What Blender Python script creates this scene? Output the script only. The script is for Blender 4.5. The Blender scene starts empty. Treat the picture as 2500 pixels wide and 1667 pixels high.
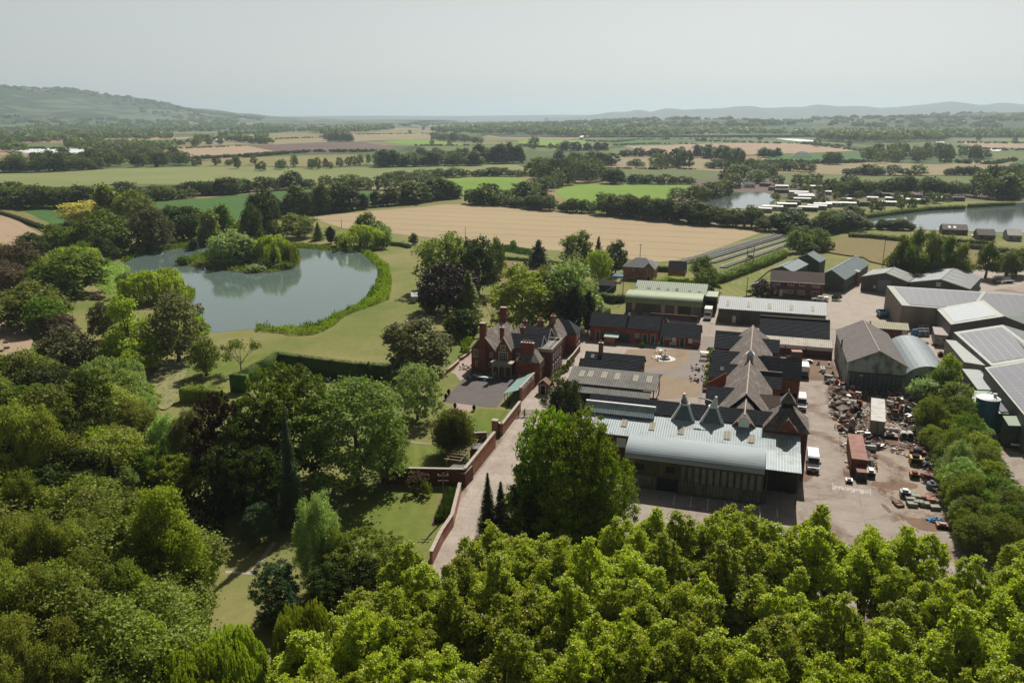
import bpy, math, random
import numpy as np
from mathutils import Vector, Matrix
R = math.radians
SC = bpy.context.scene
COL = SC.collection
# ------------------------------------------------------------------ camera
H = 58.0; F = 1944.0; CX, CY, HOR = 1250.0, 833.5, 283.0
TH = math.atan((CY-HOR)/F); ct, st = math.cos(TH), math.sin(TH)
cd = bpy.data.cameras.new('camera'); cam = bpy.data.objects.new('camera', cd); COL.objects.link(cam)
cam.location = (0, 0, H); cam.rotation_euler = (math.pi/2-TH, 0, 0)
cd.sensor_width = 36; cd.lens = F/2500*36; cd.clip_start = 1; cd.clip_end = 90000
SC.camera = cam
# ------------------------------------------------------------------ light
SUN_AZ, SUN_EL = R(20), R(46)          # azimuth clockwise from +Y
sd = bpy.data.lights.new('sun', 'SUN'); sun = bpy.data.objects.new('sun', sd); COL.objects.link(sun)
sd.energy = 5.0; sd.angle = R(0.6); sd.color = (1, .955, .88)
d = Vector((math.sin(SUN_AZ)*math.cos(SUN_EL), math.cos(SUN_AZ)*math.cos(SUN_EL), math.sin(SUN_EL)))
sun.rotation_euler = d.to_track_quat('Z', 'Y').to_euler()
W = bpy.data.worlds.new('World'); SC.world = W; W.use_nodes = True
wn = W.node_tree; wn.nodes.clear()
sky = wn.nodes.new('ShaderNodeTexSky'); sky.sky_type = 'NISHITA'; sky.sun_disc = False
sky.sun_elevation = SUN_EL; sky.sun_rotation = SUN_AZ; sky.altitude = 60; sky.dust_density = 3.0; sky.air_density = 1.0; sky.ozone_density = 1.0
hs = wn.nodes.new('ShaderNodeHueSaturation'); hs.inputs['Saturation'].default_value = .5
bg = wn.nodes.new('ShaderNodeBackground'); bg.inputs[1].default_value = 0.05
# hazy low sky: an even pale veil near the horizon, brighter towards the sun, fading into the clear Nishita sky overhead
def wnode(t, **kw):
    x = wn.nodes.new(t)
    for k_, v_ in kw.items(): setattr(x, k_, v_)
    return x
tcw = wnode('ShaderNodeTexCoord'); spw = wnode('ShaderNodeSeparateXYZ'); wn.links.new(tcw.outputs['Generated'], spw.inputs[0])
fc = wnode('ShaderNodeFloatCurve'); cv = fc.mapping.curves[0]; cv.points[0].location = (0, .86); cv.points[1].location = (1, 0)
for p_ in ((.06, .80), (.13, .72), (.22, .5), (.42, .06), (.6, .0)): cv.points.new(*p_)
fc.mapping.update(); wn.links.new(spw.outputs[2], fc.inputs['Value'])
dr = wnode('ShaderNodeMapRange'); wn.links.new(spw.outputs[1], dr.inputs[0]); dr.inputs[1].default_value = -.6; dr.inputs[2].default_value = .9; dr.inputs[3].default_value = .10; dr.inputs[4].default_value = 1
mm = wnode('ShaderNodeMath', operation='MULTIPLY'); wn.links.new(fc.outputs[0], mm.inputs[0]); wn.links.new(dr.outputs[0], mm.inputs[1])
veil = wnode('ShaderNodeVectorMath', operation='SCALE'); veil.inputs[0].default_value = (8.2, 8.9, 8.8); wn.links.new(mm.outputs[0], veil.inputs['Scale'])
nsk = wnode('ShaderNodeVectorMath', operation='SCALE'); nsk.inputs['Scale'].default_value = .55; wn.links.new(hs.outputs[0], nsk.inputs[0])
addw = wnode('ShaderNodeVectorMath', operation='ADD'); wn.links.new(veil.outputs[0], addw.inputs[0]); wn.links.new(nsk.outputs[0], addw.inputs[1])
wo = wn.nodes.new('ShaderNodeOutputWorld')
wn.links.new(sky.outputs[0], hs.inputs['Color']); wn.links.new(addw.outputs[0], bg.inputs[0]); wn.links.new(bg.outputs[0], wo.inputs[0])
SC.view_settings.view_transform = 'Standard'; SC.view_settings.look = 'None'
SC.view_settings.exposure = 0.32; SC.view_settings.gamma = 1
SC.cycles.max_bounces = 6; SC.cycles.diffuse_bounces = 2; SC.cycles.glossy_bounces = 2; SC.cycles.transmission_bounces = 3
SC.cycles.volume_bounces = 0; SC.cycles.transparent_max_bounces = 4; SC.cycles.caustics_reflective = False; SC.cycles.caustics_refractive = False
# ------------------------------------------------------------------ picture -> ground helpers
ZM = dict(A=(1100,500,3.92),B=(1600,550,5.227),C=(2050,550,5.227),M=(1100,740,6.534),S=(1370,740,5.8075),O=(1700,740,5.8075),W=(2050,740,5.227),L=(1380,930,3.794),Y=(1950,930,4.02),G=(900,900,3.136),N1=(0,200,3.618),N2=(600,200,3.618),N3=(1200,200,3.618),N4=(1850,200,3.618),E1=(0,500,3.92),E2=(550,500,3.92),F1=(0,800,3.92),F2=(400,800,3.92),D1=(0,1150,3.033),D2=(600,1150,3.033),D3=(1750,1150,3.033),_=(0,0,1.0))
def q(k, x, y):
    a, b, f = ZM[k]; return a+x/f, b+y/f
def ray(u, v):
    a = (u-CX)/F; b = -(v-CY)/F
    return Vector((a, b*st+ct, b*ct-st))
def P(u, v, z=0.0):
    d = ray(u, v); t = (z-H)/d.z
    return Vector((d.x*t, d.y*t, z))
def K(k, x, y, z=0.0): return P(*q(k, x, y), z)
def pix(p):
    dz = p[2]-H; fz = p[1]*ct-dz*st; up = p[1]*st+dz*ct
    return CX+F*p[0]/fz, CY-F*up/fz, fz
def pxm(p): return F/pix(p)[2]
GA = R(-17.5); EX = Vector((math.cos(GA), math.sin(GA), 0)); EY = Vector((-math.sin(GA), math.cos(GA), 0))
def fitroof(k, r, e, zr, slope):
    """eave height and horizontal run that put an eave at picture point e below a ridge at r"""
    t = math.tan(R(slope)); pr = K(k, *r, zr); yr = pr.dot(EY); best = (9e9,)
    for i in range(int(zr*20)):
        z = i/20; ye = K(k, *e, z).dot(EY); er = abs((yr-ye)*t-(zr-z))
        if er < best[0]: best = (er, z, yr-ye)
    return best[1], best[2]
# ------------------------------------------------------------------ materials
MATS = {}
def nt(name):
    m = bpy.data.materials.new(name); m.use_nodes = True; t = m.node_tree; t.nodes.clear()
    o = t.nodes.new('ShaderNodeOutputMaterial'); return m, t, o
class N:
    """tiny node helper"""
    def __init__(s, t): s.t = t
    def n(s, typ, **kw):
        x = s.t.nodes.new(typ)
        for k, v in kw.items(): setattr(x, k, v)
        return x
    def l(s, a, b): s.t.links.new(a, b)
    def set(s, sock, v):
        if hasattr(v, 'is_linked') or hasattr(v, 'links'): s.l(v, sock)
        else:
            if isinstance(v, (tuple, list)) and len(v) == 3 and len(sock.default_value) == 4: v = (*v, 1)
            sock.default_value = v
    def math(s, op, a, b=0.0, c=None):
        x = s.n('ShaderNodeMath', operation=op); s.set(x.inputs[0], a); s.set(x.inputs[1], b)
        if c is not None: s.set(x.inputs[2], c)
        return x.outputs[0]
    def mix(s, f, a, b, mode='MIX'):
        x = s.n('ShaderNodeMix', data_type='RGBA', blend_type=mode); x.clamp_factor = True
        s.set(x.inputs[0], f); s.set(x.inputs[6], a); s.set(x.inputs[7], b); return x.outputs[2]
    def noise(s, vec, scale, detail=4, rough=.55, dist=0):
        x = s.n('ShaderNodeTexNoise'); s.l(vec, x.inputs['Vector']); x.inputs['Scale'].default_value = scale
        x.inputs['Detail'].default_value = detail; x.inputs['Roughness'].default_value = rough; x.inputs['Distortion'].default_value = dist
        return x.outputs['Fac']
    def ramp(s, f, a, b):
        x = s.n('ShaderNodeMapRange'); s.set(x.inputs[0], f); x.inputs[1].default_value = a; x.inputs[2].default_value = b; return x.outputs[0]
    def obj(s): return s.n('ShaderNodeTexCoord').outputs['Object']
    def pos(s): return s.n('ShaderNodeNewGeometry').outputs['Position']
    def sep(s, v):
        x = s.n('ShaderNodeSeparateXYZ'); s.l(v, x.inputs[0]); return x.outputs
    def bump(s, h, st_, dist=.05):
        x = s.n('ShaderNodeBump'); x.inputs['Strength'].default_value = st_; x.inputs['Distance'].default_value = dist; s.l(h, x.inputs['Height']); return x.outputs[0]
    def bsdf(s, out, col, rough=.8, metal=0, spec=.3, normal=None):
        x = s.n('ShaderNodeBsdfPrincipled'); s.set(x.inputs['Base Color'], col); s.set(x.inputs['Roughness'], rough)
        x.inputs['Metallic'].default_value = metal; x.inputs['Specular IOR Level'].default_value = spec
        if normal is not None: s.l(normal, x.inputs['Normal'])
        s.l(x.outputs[0], out.inputs['Surface']); return x
def mk(name, c1, c2=None, scale=1.0, rough=.8, metal=0, spec=.3, lo=.35, hi=.65, c3=None, s3=.15, lo3=.5, hi3=.7, corr=None, corrd=.5, bump=.3, stretch=None, world=False, det=5):
    """weathered surface: two tones mixed by noise, an optional third stain tone, optional ribs along an axis"""
    if name in MATS: return MATS[name]
    m, t, o = nt(name); g = N(t); v = g.pos() if world else g.obj()
    vs = v
    if stretch:
        mp = g.n('ShaderNodeMapping'); g.l(v, mp.inputs[0]); mp.inputs['Scale'].default_value = stretch; vs = mp.outputs[0]
    col = c1; nz = None
    if c2 is not None:
        nz = g.noise(vs, scale, det); col = g.mix(g.ramp(nz, lo, hi), c1, c2)
    if c3 is not None: col = g.mix(g.ramp(g.noise(vs, s3, 6, .65), lo3, hi3), col, c3)
    nrm = None
    if corr:
        sx = g.sep(v)[{'x': 0, 'y': 1, 'z': 2}[corr]]
        w = g.math('SINE', g.math('MULTIPLY', sx, 2*math.pi/corrd))
        col = g.mix(g.ramp(w, -.9, 1.2), col, g.mix(1.0, col, (.62, .62, .62), 'MULTIPLY'))
        nrm = g.bump(w, .5, .05)
    elif nz is not None and bump: nrm = g.bump(g.noise(v, scale*3, 3), bump, .05)
    g.bsdf(o, col, rough, metal, spec, nrm); MATS[name] = m; return m
def leafmat(name, c1, c2, var=.14, trans=.34, gloss=.12, hv=.022):
    m, t, o = nt(name); g = N(t); geo = g.n('ShaderNodeNewGeometry'); oi = g.n('ShaderNodeObjectInfo')
    f = g.math('ADD', g.math('MULTIPLY', geo.outputs['Random Per Island'], .55), g.math('MULTIPLY', g.noise(g.obj(), .45, 3), .6))
    c = g.mix(g.ramp(f, .2, .95), c1, c2)
    h = g.n('ShaderNodeHueSaturation'); g.l(c, h.inputs['Color'])
    g.set(h.inputs['Hue'], g.math('ADD', g.math('MULTIPLY', oi.outputs['Random'], hv), .5-hv*.62))
    g.set(h.inputs['Value'], g.math('ADD', g.math('MULTIPLY', oi.outputs['Random'], var*4), 1-var*2)); c = h.outputs[0]
    b = g.n('ShaderNodeBsdfPrincipled'); g.l(c, b.inputs['Base Color']); b.inputs['Roughness'].default_value = .55; b.inputs['Specular IOR Level'].default_value = gloss
    tr = g.n('ShaderNodeBsdfTranslucent'); g.l(g.mix(1.0, c, (1.28, 1.38, .6), 'MULTIPLY'), tr.inputs[0])
    ms = g.n('ShaderNodeMixShader'); ms.inputs[0].default_value = trans; g.l(b.outputs[0], ms.inputs[1]); g.l(tr.outputs[0], ms.inputs[2]); g.l(ms.outputs[0], o.inputs['Surface'])
    MATS[name] = m; return m
# ------------------------------------------------------------------ mesh builder
class MB:
    def __init__(s): s.v = []; s.f = []; s.m = []; s.mats = []
    def mi(s, m):
        if m not in s.mats: s.mats.append(m)
        return s.mats.index(m)
    def add(s, vs, fs, m):
        o = len(s.v); s.v += [tuple(x) for x in vs]; i = s.mi(m)
        for f in fs: s.f.append([a+o for a in f]); s.m.append(i)
        return s
    def box(s, x0, y0, z0, x1, y1, z1, m, rot=0, piv=None):
        vs = [(x, y, z) for z in (z0, z1) for x, y in ((x0, y0), (x1, y0), (x1, y1), (x0, y1))]
        if rot:
            cx, cy = piv or ((x0+x1)/2, (y0+y1)/2); c_, s_ = math.cos(rot), math.sin(rot)
            vs = [(cx+(x-cx)*c_-(y-cy)*s_, cy+(x-cx)*s_+(y-cy)*c_, z) for x, y, z in vs]
        return s.add(vs, [(3, 2, 1, 0), (4, 5, 6, 7), (0, 1, 5, 4), (1, 2, 6, 5), (2, 3, 7, 6), (3, 0, 4, 7)], m)
    def slab(s, poly, th, m, dirv=(0, 0, -1)):
        n = len(poly); d = [c*th for c in dirv]
        vs = [tuple(p) for p in poly]+[(p[0]+d[0], p[1]+d[1], p[2]+d[2]) for p in poly]
        return s.add(vs, [tuple(range(n)), tuple(range(2*n-1, n-1, -1))]+[(i, i+n, (i+1) % n+n, (i+1) % n) for i in range(n)], m)
    def ext(s, poly, axis, a, b, m):
        """poly of (u,z): extruded along 'x' (u=y) or 'y' (u=x) from a to b"""
        if axis == 'y': pl = [(u, a, z) for u, z in poly]; d = (0, 1, 0)
        else: pl = [(a, u, z) for u, z in poly]; d = (1, 0, 0)
        return s.slab(pl, b-a, m, d)
    def tube(s, p, r, m, n=8, cap=True):
        """p: list of points, r: radius or list"""
        p = [Vector(x) for x in p]; rs = r if isinstance(r, (list, tuple)) else [r]*len(p); vs = []; fs = []
        for i, a in enumerate(p):
            d = (p[min(i+1, len(p)-1)]-p[max(i-1, 0)]).normalized()
            up = Vector((0, 0, 1)) if abs(d.z) < .9 else Vector((1, 0, 0))
            x = d.cross(up).normalized(); y = d.cross(x)
            for j in range(n):
                t = 2*math.pi*j/n; vs.append(a+(x*math.cos(t)+y*math.sin(t))*rs[i])
        for i in range(len(p)-1):
            for j in range(n): fs.append((i*n+j, i*n+(j+1) % n, (i+1)*n+(j+1) % n, (i+1)*n+j))
        if cap: fs += [tuple(range(n-1, -1, -1)), tuple(range((len(p)-1)*n, len(p)*n))]
        return s.add(vs, fs, m)
    def mesh(s, name, smooth=False):
        me = bpy.data.meshes.new(name); me.from_pydata(s.v, [], s.f)
        for m in s.mats: me.materials.append(m)
        me.polygons.foreach_set('material_index', s.m)
        if smooth: me.polygons.foreach_set('use_smooth', [True]*len(me.polygons))
        me.update(); return me
    def build(s, name, parent=None, smooth=False, **kw):
        o = bpy.data.objects.new(name, s.mesh(name, smooth)); COL.objects.link(o)
        if parent is not None: o.parent = parent
        return tag(o, **kw)
def tag(o, label=None, cat=None, group=None, kind=None):
    if label: o['label'] = label
    if cat: o['category'] = cat
    if group: o['group'] = group
    if kind: o['kind'] = kind
    return o
def empty(name, loc, rz=0, **kw):
    o = bpy.data.objects.new(name, None); o.empty_display_size = .3; COL.objects.link(o)
    o.location = loc; o.rotation_euler = (0, 0, rz); return tag(o, **kw)
def copy_tree(o, parent=None):
    c = o.copy(); COL.objects.link(c); c.parent = parent
    for ch in o.children: copy_tree(ch, c)
    return c
def sheet(name, pts, z, m, kind='structure', th=0):
    """flat ground sheet from picture points (key,x,y) or world points"""
    w = [K(*p) if isinstance(p[0], str) else Vector((p[0], p[1], 0)) for p in pts]
    b = MB(); b.add([(p.x, p.y, z) for p in w], [tuple(range(len(w)))], m)
    return b.build(name, kind=kind)
def chaikin(pts, n=2, closed=True):
    for _ in range(n):
        out = []; L = len(pts)
        for i in range(L if closed else L-1):
            a, b = pts[i], pts[(i+1) % L]
            out += [tuple(a[j]*.75+b[j]*.25 for j in range(2)), tuple(a[j]*.25+b[j]*.75 for j in range(2))]
        pts = out
    return pts
# ------------------------------------------------------------------ surfaces
def m_lawn(name, a, b_, c, sc=.06):
    m, t, o = nt(name); g = N(t); v = g.pos()
    col = g.mix(g.ramp(g.noise(v, sc, 6, .6), .38, .62), a, b_)
    col = g.mix(g.ramp(g.noise(v, .55, 5, .7), .3, .8), col, c)
    st_ = g.math('SINE', g.math('ADD', g.math('MULTIPLY', g.sep(v)[0], 2.2), g.math('MULTIPLY', g.noise(v, .025, 2), 45)))
    col = g.mix(g.ramp(st_, -.6, 1.0), g.mix(1, col, (.88, .90, .86), 'MULTIPLY'), col)
    col = g.mix(g.ramp(g.noise(v, 6, 3), .2, .9), g.mix(1, col, (.75, .75, .75), 'MULTIPLY'), col)
    g.bsdf(o, col, .95, 0, .1, g.bump(g.noise(v, 5, 4), .6, .08)); return m
LAWN = m_lawn('lawn_grass', (.165, .205, .045), (.30, .265, .115), (.19, .21, .055))
LAWN2 = m_lawn('fresh_grass', (.15, .20, .032), (.235, .23, .06), (.12, .16, .03))
DRY = m_lawn('dry_grass', (.24, .185, .085), (.27, .20, .10), (.19, .165, .06))
def m_field(name, a, b_, sc=.02, lines=None, lw=.06, lcol=(.5, .5, .5), fine=1.5, ang=GA, pair=True):
    m, t, o = nt(name); g = N(t); v = g.pos(); s = g.sep(v)
    col = g.mix(g.ramp(g.noise(v, sc, 5, .6), .35, .65), a, b_)
    col = g.mix(g.ramp(g.noise(v, fine, 4, .7), .3, .75), g.mix(1, col, (.82, .82, .80), 'MULTIPLY'), col)
    if lines:
        w = g.math('ADD', g.math('MULTIPLY', s[0], -math.sin(ang)/lines), g.math('MULTIPLY', s[1], math.cos(ang)/lines))
        w = g.math('ADD', w, g.math('MULTIPLY', g.noise(v, .01, 2), .5/lines*3))
        fr = g.math('FRACT', w); k = g.math('LESS_THAN', fr, lw/2)
        if pair:
            k2 = g.math('LESS_THAN', g.math('ABSOLUTE', g.math('SUBTRACT', fr, lw*1.3)), lw/4); k = g.math('MAXIMUM', k, k2)
        k = g.math('MULTIPLY', k, g.ramp(g.noise(v, .03, 3), .3, .55))
        col = g.mix(k, col, g.mix(1, col, lcol, 'MULTIPLY'))
    g.bsdf(o, col, .95, 0, .1, g.bump(g.noise(v, 3, 3), .5, .1)); return m
WHEAT = m_field('wheat_crop', (.39, .30, .18), (.36, .28, .17), .012, 20, .055, (.5, .45, .4), ang=R(-19))
WHEAT2 = m_field('stubble', (.38, .28, .19), (.34, .25, .165), .02, 9, .04, (.75, .7, .65), ang=R(-50))
TAN = m_field('tan_field', (.29, .235, .135), (.25, .205, .115), .01, 30, .05, (.8, .76, .7), fine=.3)
PINK = m_field('pink_field', (.37, .255, .175), (.33, .235, .16), .008, fine=.3)
PLOUGH = m_field('ploughed_soil', (.13, .085, .075), (.16, .11, .095), .01, 24, .06, (1.4, 1.3, 1.2), fine=.3)
GRN1 = m_field('bright_crop', (.15, .25, .03), (.185, .28, .045), .012, 26, .05, (.8, .8, .7), fine=.5, ang=R(10))
GRN2 = m_field('green_crop', (.055, .125, .028), (.075, .15, .035), .015, 24, .06, (.8, .85, .8), fine=.4, ang=R(20))
GRN3 = m_field('pale_pasture', (.18, .215, .075), (.235, .245, .10), .008, 12, .18, (.85, .9, .85), fine=.3, ang=R(5))
GRN4 = m_field('dull_pasture', (.105, .14, .045), (.15, .165, .06), .008, 40, .05, (.85, .85, .85), fine=.3)
OLIVE = m_field('olive_pasture', (.19, .185, .065), (.25, .215, .10), .01, fine=.3)
# ground with a patchwork of far fields
m, t, o = nt('countryside'); g = N(t); v = g.pos(); s = g.sep(v)
mp = g.n('ShaderNodeMapping'); g.l(v, mp.inputs[0]); mp.inputs['Scale'].default_value = (1/420, 1/300, 1); mp.inputs['Rotation'].default_value = (0, 0, .35)
vo = g.n('ShaderNodeTexVoronoi'); vo.voronoi_dimensions = '2D'; g.l(mp.outputs[0], vo.inputs[0]); vo.inputs['Scale'].default_value = 1
rp = g.n('ShaderNodeValToRGB'); g.l(g.sep(vo.outputs['Color'])[0], rp.inputs[0]); cr = rp.color_ramp; cr.interpolation = 'CONSTANT'
pal = [(0, (.13, .16, .05)), (.18, (.30, .22, .12)), (.32, (.08, .12, .035)), (.5, (.20, .19, .075)), (.64, (.36, .245, .15)), (.76, (.11, .15, .05)), (.9, (.16, .115, .09))]
while len(cr.elements) < len(pal): cr.elements.new(.5)
for e_, (p_, c_) in zip(cr.elements, pal): e_.position = p_; e_.color = (*[k*.85 for k in c_], 1)
ve = g.n('ShaderNodeTexVoronoi'); ve.voronoi_dimensions = '2D'; ve.feature = 'DISTANCE_TO_EDGE'; g.l(mp.outputs[0], ve.inputs[0]); ve.inputs['Scale'].default_value = 1
far = g.mix(g.math('LESS_THAN', ve.outputs[0], .03), rp.outputs[0], (.035, .055, .02))
near = g.mix(g.ramp(g.noise(v, .03, 6, .6), .38, .62), (.14, .17, .04), (.25, .22, .09))
near = g.mix(g.ramp(g.noise(v, .8, 5, .7), .3, .75), g.mix(1, near, (.75, .78, .7), 'MULTIPLY'), near)
col = g.mix(g.ramp(s[1], 560, 600), near, far)
g.bsdf(o, col, .95, 0, .1, g.bump(g.noise(v, 4, 4), .5, .08)); GROUND = m
# concrete, gravel, tarmac
def m_conc(name, a, b_, dirt, slab=6.0, dlo=.52, dhi=.68, joints=.5):
    m, t, o = nt(name); g = N(t); v = g.pos(); mp = g.n('ShaderNodeMapping'); g.l(v, mp.inputs[0]); mp.inputs['Rotation'].default_value = (0, 0, -GA)
    p = mp.outputs[0]; s = g.sep(p)
    col = g.mix(g.ramp(g.noise(v, .25, 8, .7), .35, .65), a, b_)
    col = g.mix(g.ramp(g.noise(v, .09, 9, .72, .6), dlo, dhi), col, dirt)
    col = g.mix(g.ramp(g.noise(v, 2.2, 6, .75), .35, .7), g.mix(1, col, (.78, .76, .74), 'MULTIPLY'), col)
    if joints:
        j = None
        for ax, w_ in ((0, slab), (1, slab*1.3)):
            fr = g.math('ABSOLUTE', g.math('SUBTRACT', g.math('FRACT', g.math('ADD', g.math('DIVIDE', s[ax], w_), g.math('MULTIPLY', g.noise(v, .6, 3), .015))), .5))
            k = g.math('GREATER_THAN', fr, .4925); j = k if j is None else g.math('MAXIMUM', j, k)
        col = g.mix(g.math('MULTIPLY', g.math('MULTIPLY', j, joints), g.ramp(g.noise(v, .35, 4, .7), .3, .6)), col, (.09, .07, .05))
    g.bsdf(o, col, .9, 0, .2, g.bump(g.noise(v, 3, 5), .3, .04)); return m
CONC = m_conc('yard_concrete', (.37, .32, .27), (.28, .235, .195), (.17, .11, .075), dlo=.50, dhi=.64)
CONCL = m_conc('pale_concrete', (.41, .355, .30), (.35, .295, .25), (.24, .17, .13), 7, .6, .75)
LANE = m_conc('lane_concrete', (.44, .38, .32), (.33, .275, .23), (.19, .12, .08), 5, .55, .7)
GRAVEL = m_conc('gravel', (.30, .225, .15), (.25, .19, .13), (.21, .15, .10), joints=0)
GREYGRAVEL = m_conc('grey_gravel', (.27, .23, .205), (.23, .20, .18), (.30, .23, .165), joints=0)
TARMAC = m_conc('drive_tarmac', (.115, .10, .095), (.14, .12, .115), (.10, .085, .08), joints=0)
DIRT = m_conc('dirt_ground', (.22, .135, .085), (.17, .11, .075), (.10, .06, .04), joints=0)
PAVE = m_conc('terrace_paving', (.40, .31, .26), (.34, .26, .22), (.28, .2, .16), 1.2, joints=.4)
def m_water(name, deep, weed=None, wr=.06, lo=.5, hi=.62, sc=.35, add=.5):
    m, t, o = nt(name); g = N(t); v = g.pos(); col = deep
    nrm = g.bump(g.noise(v, 1.4, 3), .05, .05)
    x = g.bsdf(o, col, wr, 0, .5, nrm); x.inputs['IOR'].default_value = 1.45
    if weed is not None:
        k = g.ramp(g.noise(v, sc, 8, .75), lo, hi); g.l(g.mix(k, deep, weed), x.inputs['Base Color'])
        g.l(g.math('ADD', g.math('MULTIPLY', k, add), wr), x.inputs['Roughness'])
    return m
WATER = m_water('pond_water', (.10, .14, .125), (.14, .165, .08), wr=.07, lo=.60, hi=.70, sc=.9, add=.1)
WATER2 = m_water('lake_water', (.10, .125, .125), wr=.08)
WEEDW = m_water('weedy_water', (.05, .06, .02), (.20, .19, .06), .3, .38, .5, 1.2)
# building materials
BRICK = mk('red_brick', (.20, .052, .026), (.30, .088, .045), 1.6, .9, c3=(.12, .045, .03), s3=.5, lo3=.55, hi3=.75)
BRICKP = mk('pale_brick', (.34, .15, .09), (.27, .11, .065), 2.0, .9, c3=(.42, .26, .18), s3=.4, lo3=.5, hi3=.7)
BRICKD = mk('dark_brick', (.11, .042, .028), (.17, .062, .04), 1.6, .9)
COPING = mk('stone_coping', (.42, .36, .30), (.33, .28, .235), 1.5, .9)
STONE = mk('dressed_stone', (.42, .36, .27), (.34, .29, .22), 2.0, .85)
TILE = mk('clay_tile', (.11, .088, .075), (.25, .20, .17), 1.5, .9, det=9, c3=(.34, .30, .27), s3=.35, lo3=.52, hi3=.7, corr='z', corrd=.22)
TILEB = mk('brown_tile', (.15, .105, .085), (.20, .145, .12), 3.0, .9, corr='z', corrd=.25)
TILER = mk('red_tile', (.24, .12, .085), (.30, .17, .125), 3.0, .9, c3=(.2, .17, .15), s3=.3, corr='z', corrd=.22)
SLATE = mk('slate', (.020, .024, .031), (.042, .048, .060), 2.6, .85, spec=.15, c3=(.07, .075, .08), s3=.3, lo3=.58, hi3=.75, corr='z', corrd=.25)
SLATEL = mk('light_slate', (.15, .145, .155), (.20, .19, .20), 3.0, .7, corr='z', corrd=.25)
GALV = mk('galvanised_sheet', (.36, .44, .45), (.42, .49, .495), .6, .55, 0, .35, corr='x', corrd=.42, c3=(.27, .28, .26), s3=.5, lo3=.50, hi3=.68)
GALVY = mk('galvanised_sheet_cross', (.33, .39, .42), (.38, .44, .47), .6, .45, .3, .5, corr='y', corrd=.42)
BARREL = mk('painted_barrel_sheet', (.27, .32, .33), (.31, .355, .365), .5, .68, 0, .3, c3=(.20, .24, .25), s3=.35, stretch=(.25, 1, 1), bump=.05)
SHEDR = mk('pale_shed_sheet', (.34, .365, .37), (.38, .40, .40), .4, .65, 0, .3, corr='x', corrd=.55)
FIBRE = mk('fibre_cement', (.19, .185, .165), (.25, .24, .215), .8, .9, corr='x', corrd=.5, c3=(.13, .125, .11), s3=.25)
FIBREB = mk('brown_sheet', (.13, .11, .10), (.19, .165, .15), 1.2, .85, corr='y', corrd=.5, c3=(.14, .12, .12), s3=.3)
TANSH = mk('tan_rooflight', (.33, .285, .20), (.38, .335, .25), 1.2, .7, corr='x', corrd=.5)
GREENR = mk('green_barn_sheet', (.185, .25, .115), (.225, .285, .14), .5, .6, 0, .3)
GREENR2 = mk('light_green_sheet', (.29, .35, .22), (.33, .385, .255), .5, .6, 0, .3, corr='x', corrd=.6)
OLIVEW = mk('olive_cladding', (.11, .11, .075), (.13, .13, .09), .5, .7, corr='x', corrd=.5)
GREYW = mk('grey_cladding', (.15, .145, .125), (.18, .17, .15), .5, .7, corr='x', corrd=.5)
TANW = mk('tan_cladding', (.27, .22, .165), (.31, .255, .19), .5, .7, corr='y', corrd=.5)
DKGREEN = mk('dark_green_cladding', (.06, .085, .065), (.08, .105, .08), .5, .7, corr='x', corrd=.5)
BLUER = mk('blue_grey_sheet', (.15, .19, .20), (.18, .225, .235), .4, .5, .1, .4, corr='y', corrd=.6)
GREYR = mk('grey_sheet', (.17, .18, .185), (.205, .215, .215), .4, .6, 0, .3, corr='x', corrd=.6)
GREYRY = mk('grey_sheet_y', (.19, .20, .205), (.225, .235, .235), .4, .6, 0, .3, corr='y', corrd=.6)
GREYRD = mk('grey_green_sheet', (.16, .175, .165), (.19, .205, .19), .4, .55, .1, .4, corr='y', corrd=.6)
TRIM = mk('pale_trim', (.38, .385, .34), (.33, .335, .30), .6, .7)
OCHRE = mk('ochre_sheet', (.36, .32, .19), (.41, .37, .23), .8, .7, corr='x', corrd=.5)
ALGAE = mk('algae_sheet', (.11, .10, .028), (.05, .055, .025), .7, .85, c3=(.03, .03, .02), s3=.5, corr='x', corrd=.5)
OLDSH = mk('old_sheet', (.16, .17, .165), (.09, .08, .06), .8, .8, stretch=(1.2, 1, .35), corr='x', corrd=.5)
WEATH = mk('weathered_panel', (.42, .47, .45), (.15, .18, .16), .55, .85, det=9, lo=.42, hi=.62, stretch=(1, 1, .6))
WHITE = mk('white_paint', (.74, .74, .72), (.66, .66, .64), 1.5, .5, spec=.4)
CREAM = mk('cream_paint', (.60, .57, .48), (.52, .49, .41), 1.5, .6)
PVAN = mk('van_paint', (.78, .78, .77), (.70, .70, .69), .8, .3, spec=.5)
GLASS = mk('window_glass', (.02, .026, .03), None, rough=.08, spec=.6)
GLASSL = mk('curtained_glass', (.40, .42, .42), (.25, .28, .28), .8, .2, spec=.5)
DOORG = mk('green_door', (.018, .075, .045), (.025, .09, .055), 1.0, .6)
BLACK = mk('dark_void', (.012, .012, .012), None, rough=.9)
TYRE = mk('tyre_rubber', (.018, .018, .018), None, rough=.9)
WOOD = mk('weathered_wood', (.20, .15, .105), (.14, .105, .075), 2.0, .9, stretch=(1, 1, 4))
WOODP = mk('pale_wood', (.38, .30, .2), (.30, .235, .16), 2.0, .9)
POLEW = mk('pole_wood', (.12, .09, .065), (.16, .12, .09), 2.0, .9)
STEEL = mk('dull_steel', (.30, .30, .29), (.22, .22, .21), 1.5, .5, .6)
DSTEEL = mk('dark_steel', (.05, .05, .05), (.08, .075, .07), 1.5, .6, .3)
RUST = mk('rust', (.20, .075, .035), (.12, .05, .03), 1.5, .9, c3=(.30, .13, .07), s3=.8)
RUSTR = mk('rusty_red_roof', (.22, .10, .075), (.29, .145, .11), 1.0, .8, c3=(.18, .07, .05), s3=.4)
REDP = mk('red_paint', (.36, .035, .025), (.28, .04, .03), 1.2, .6)
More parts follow.
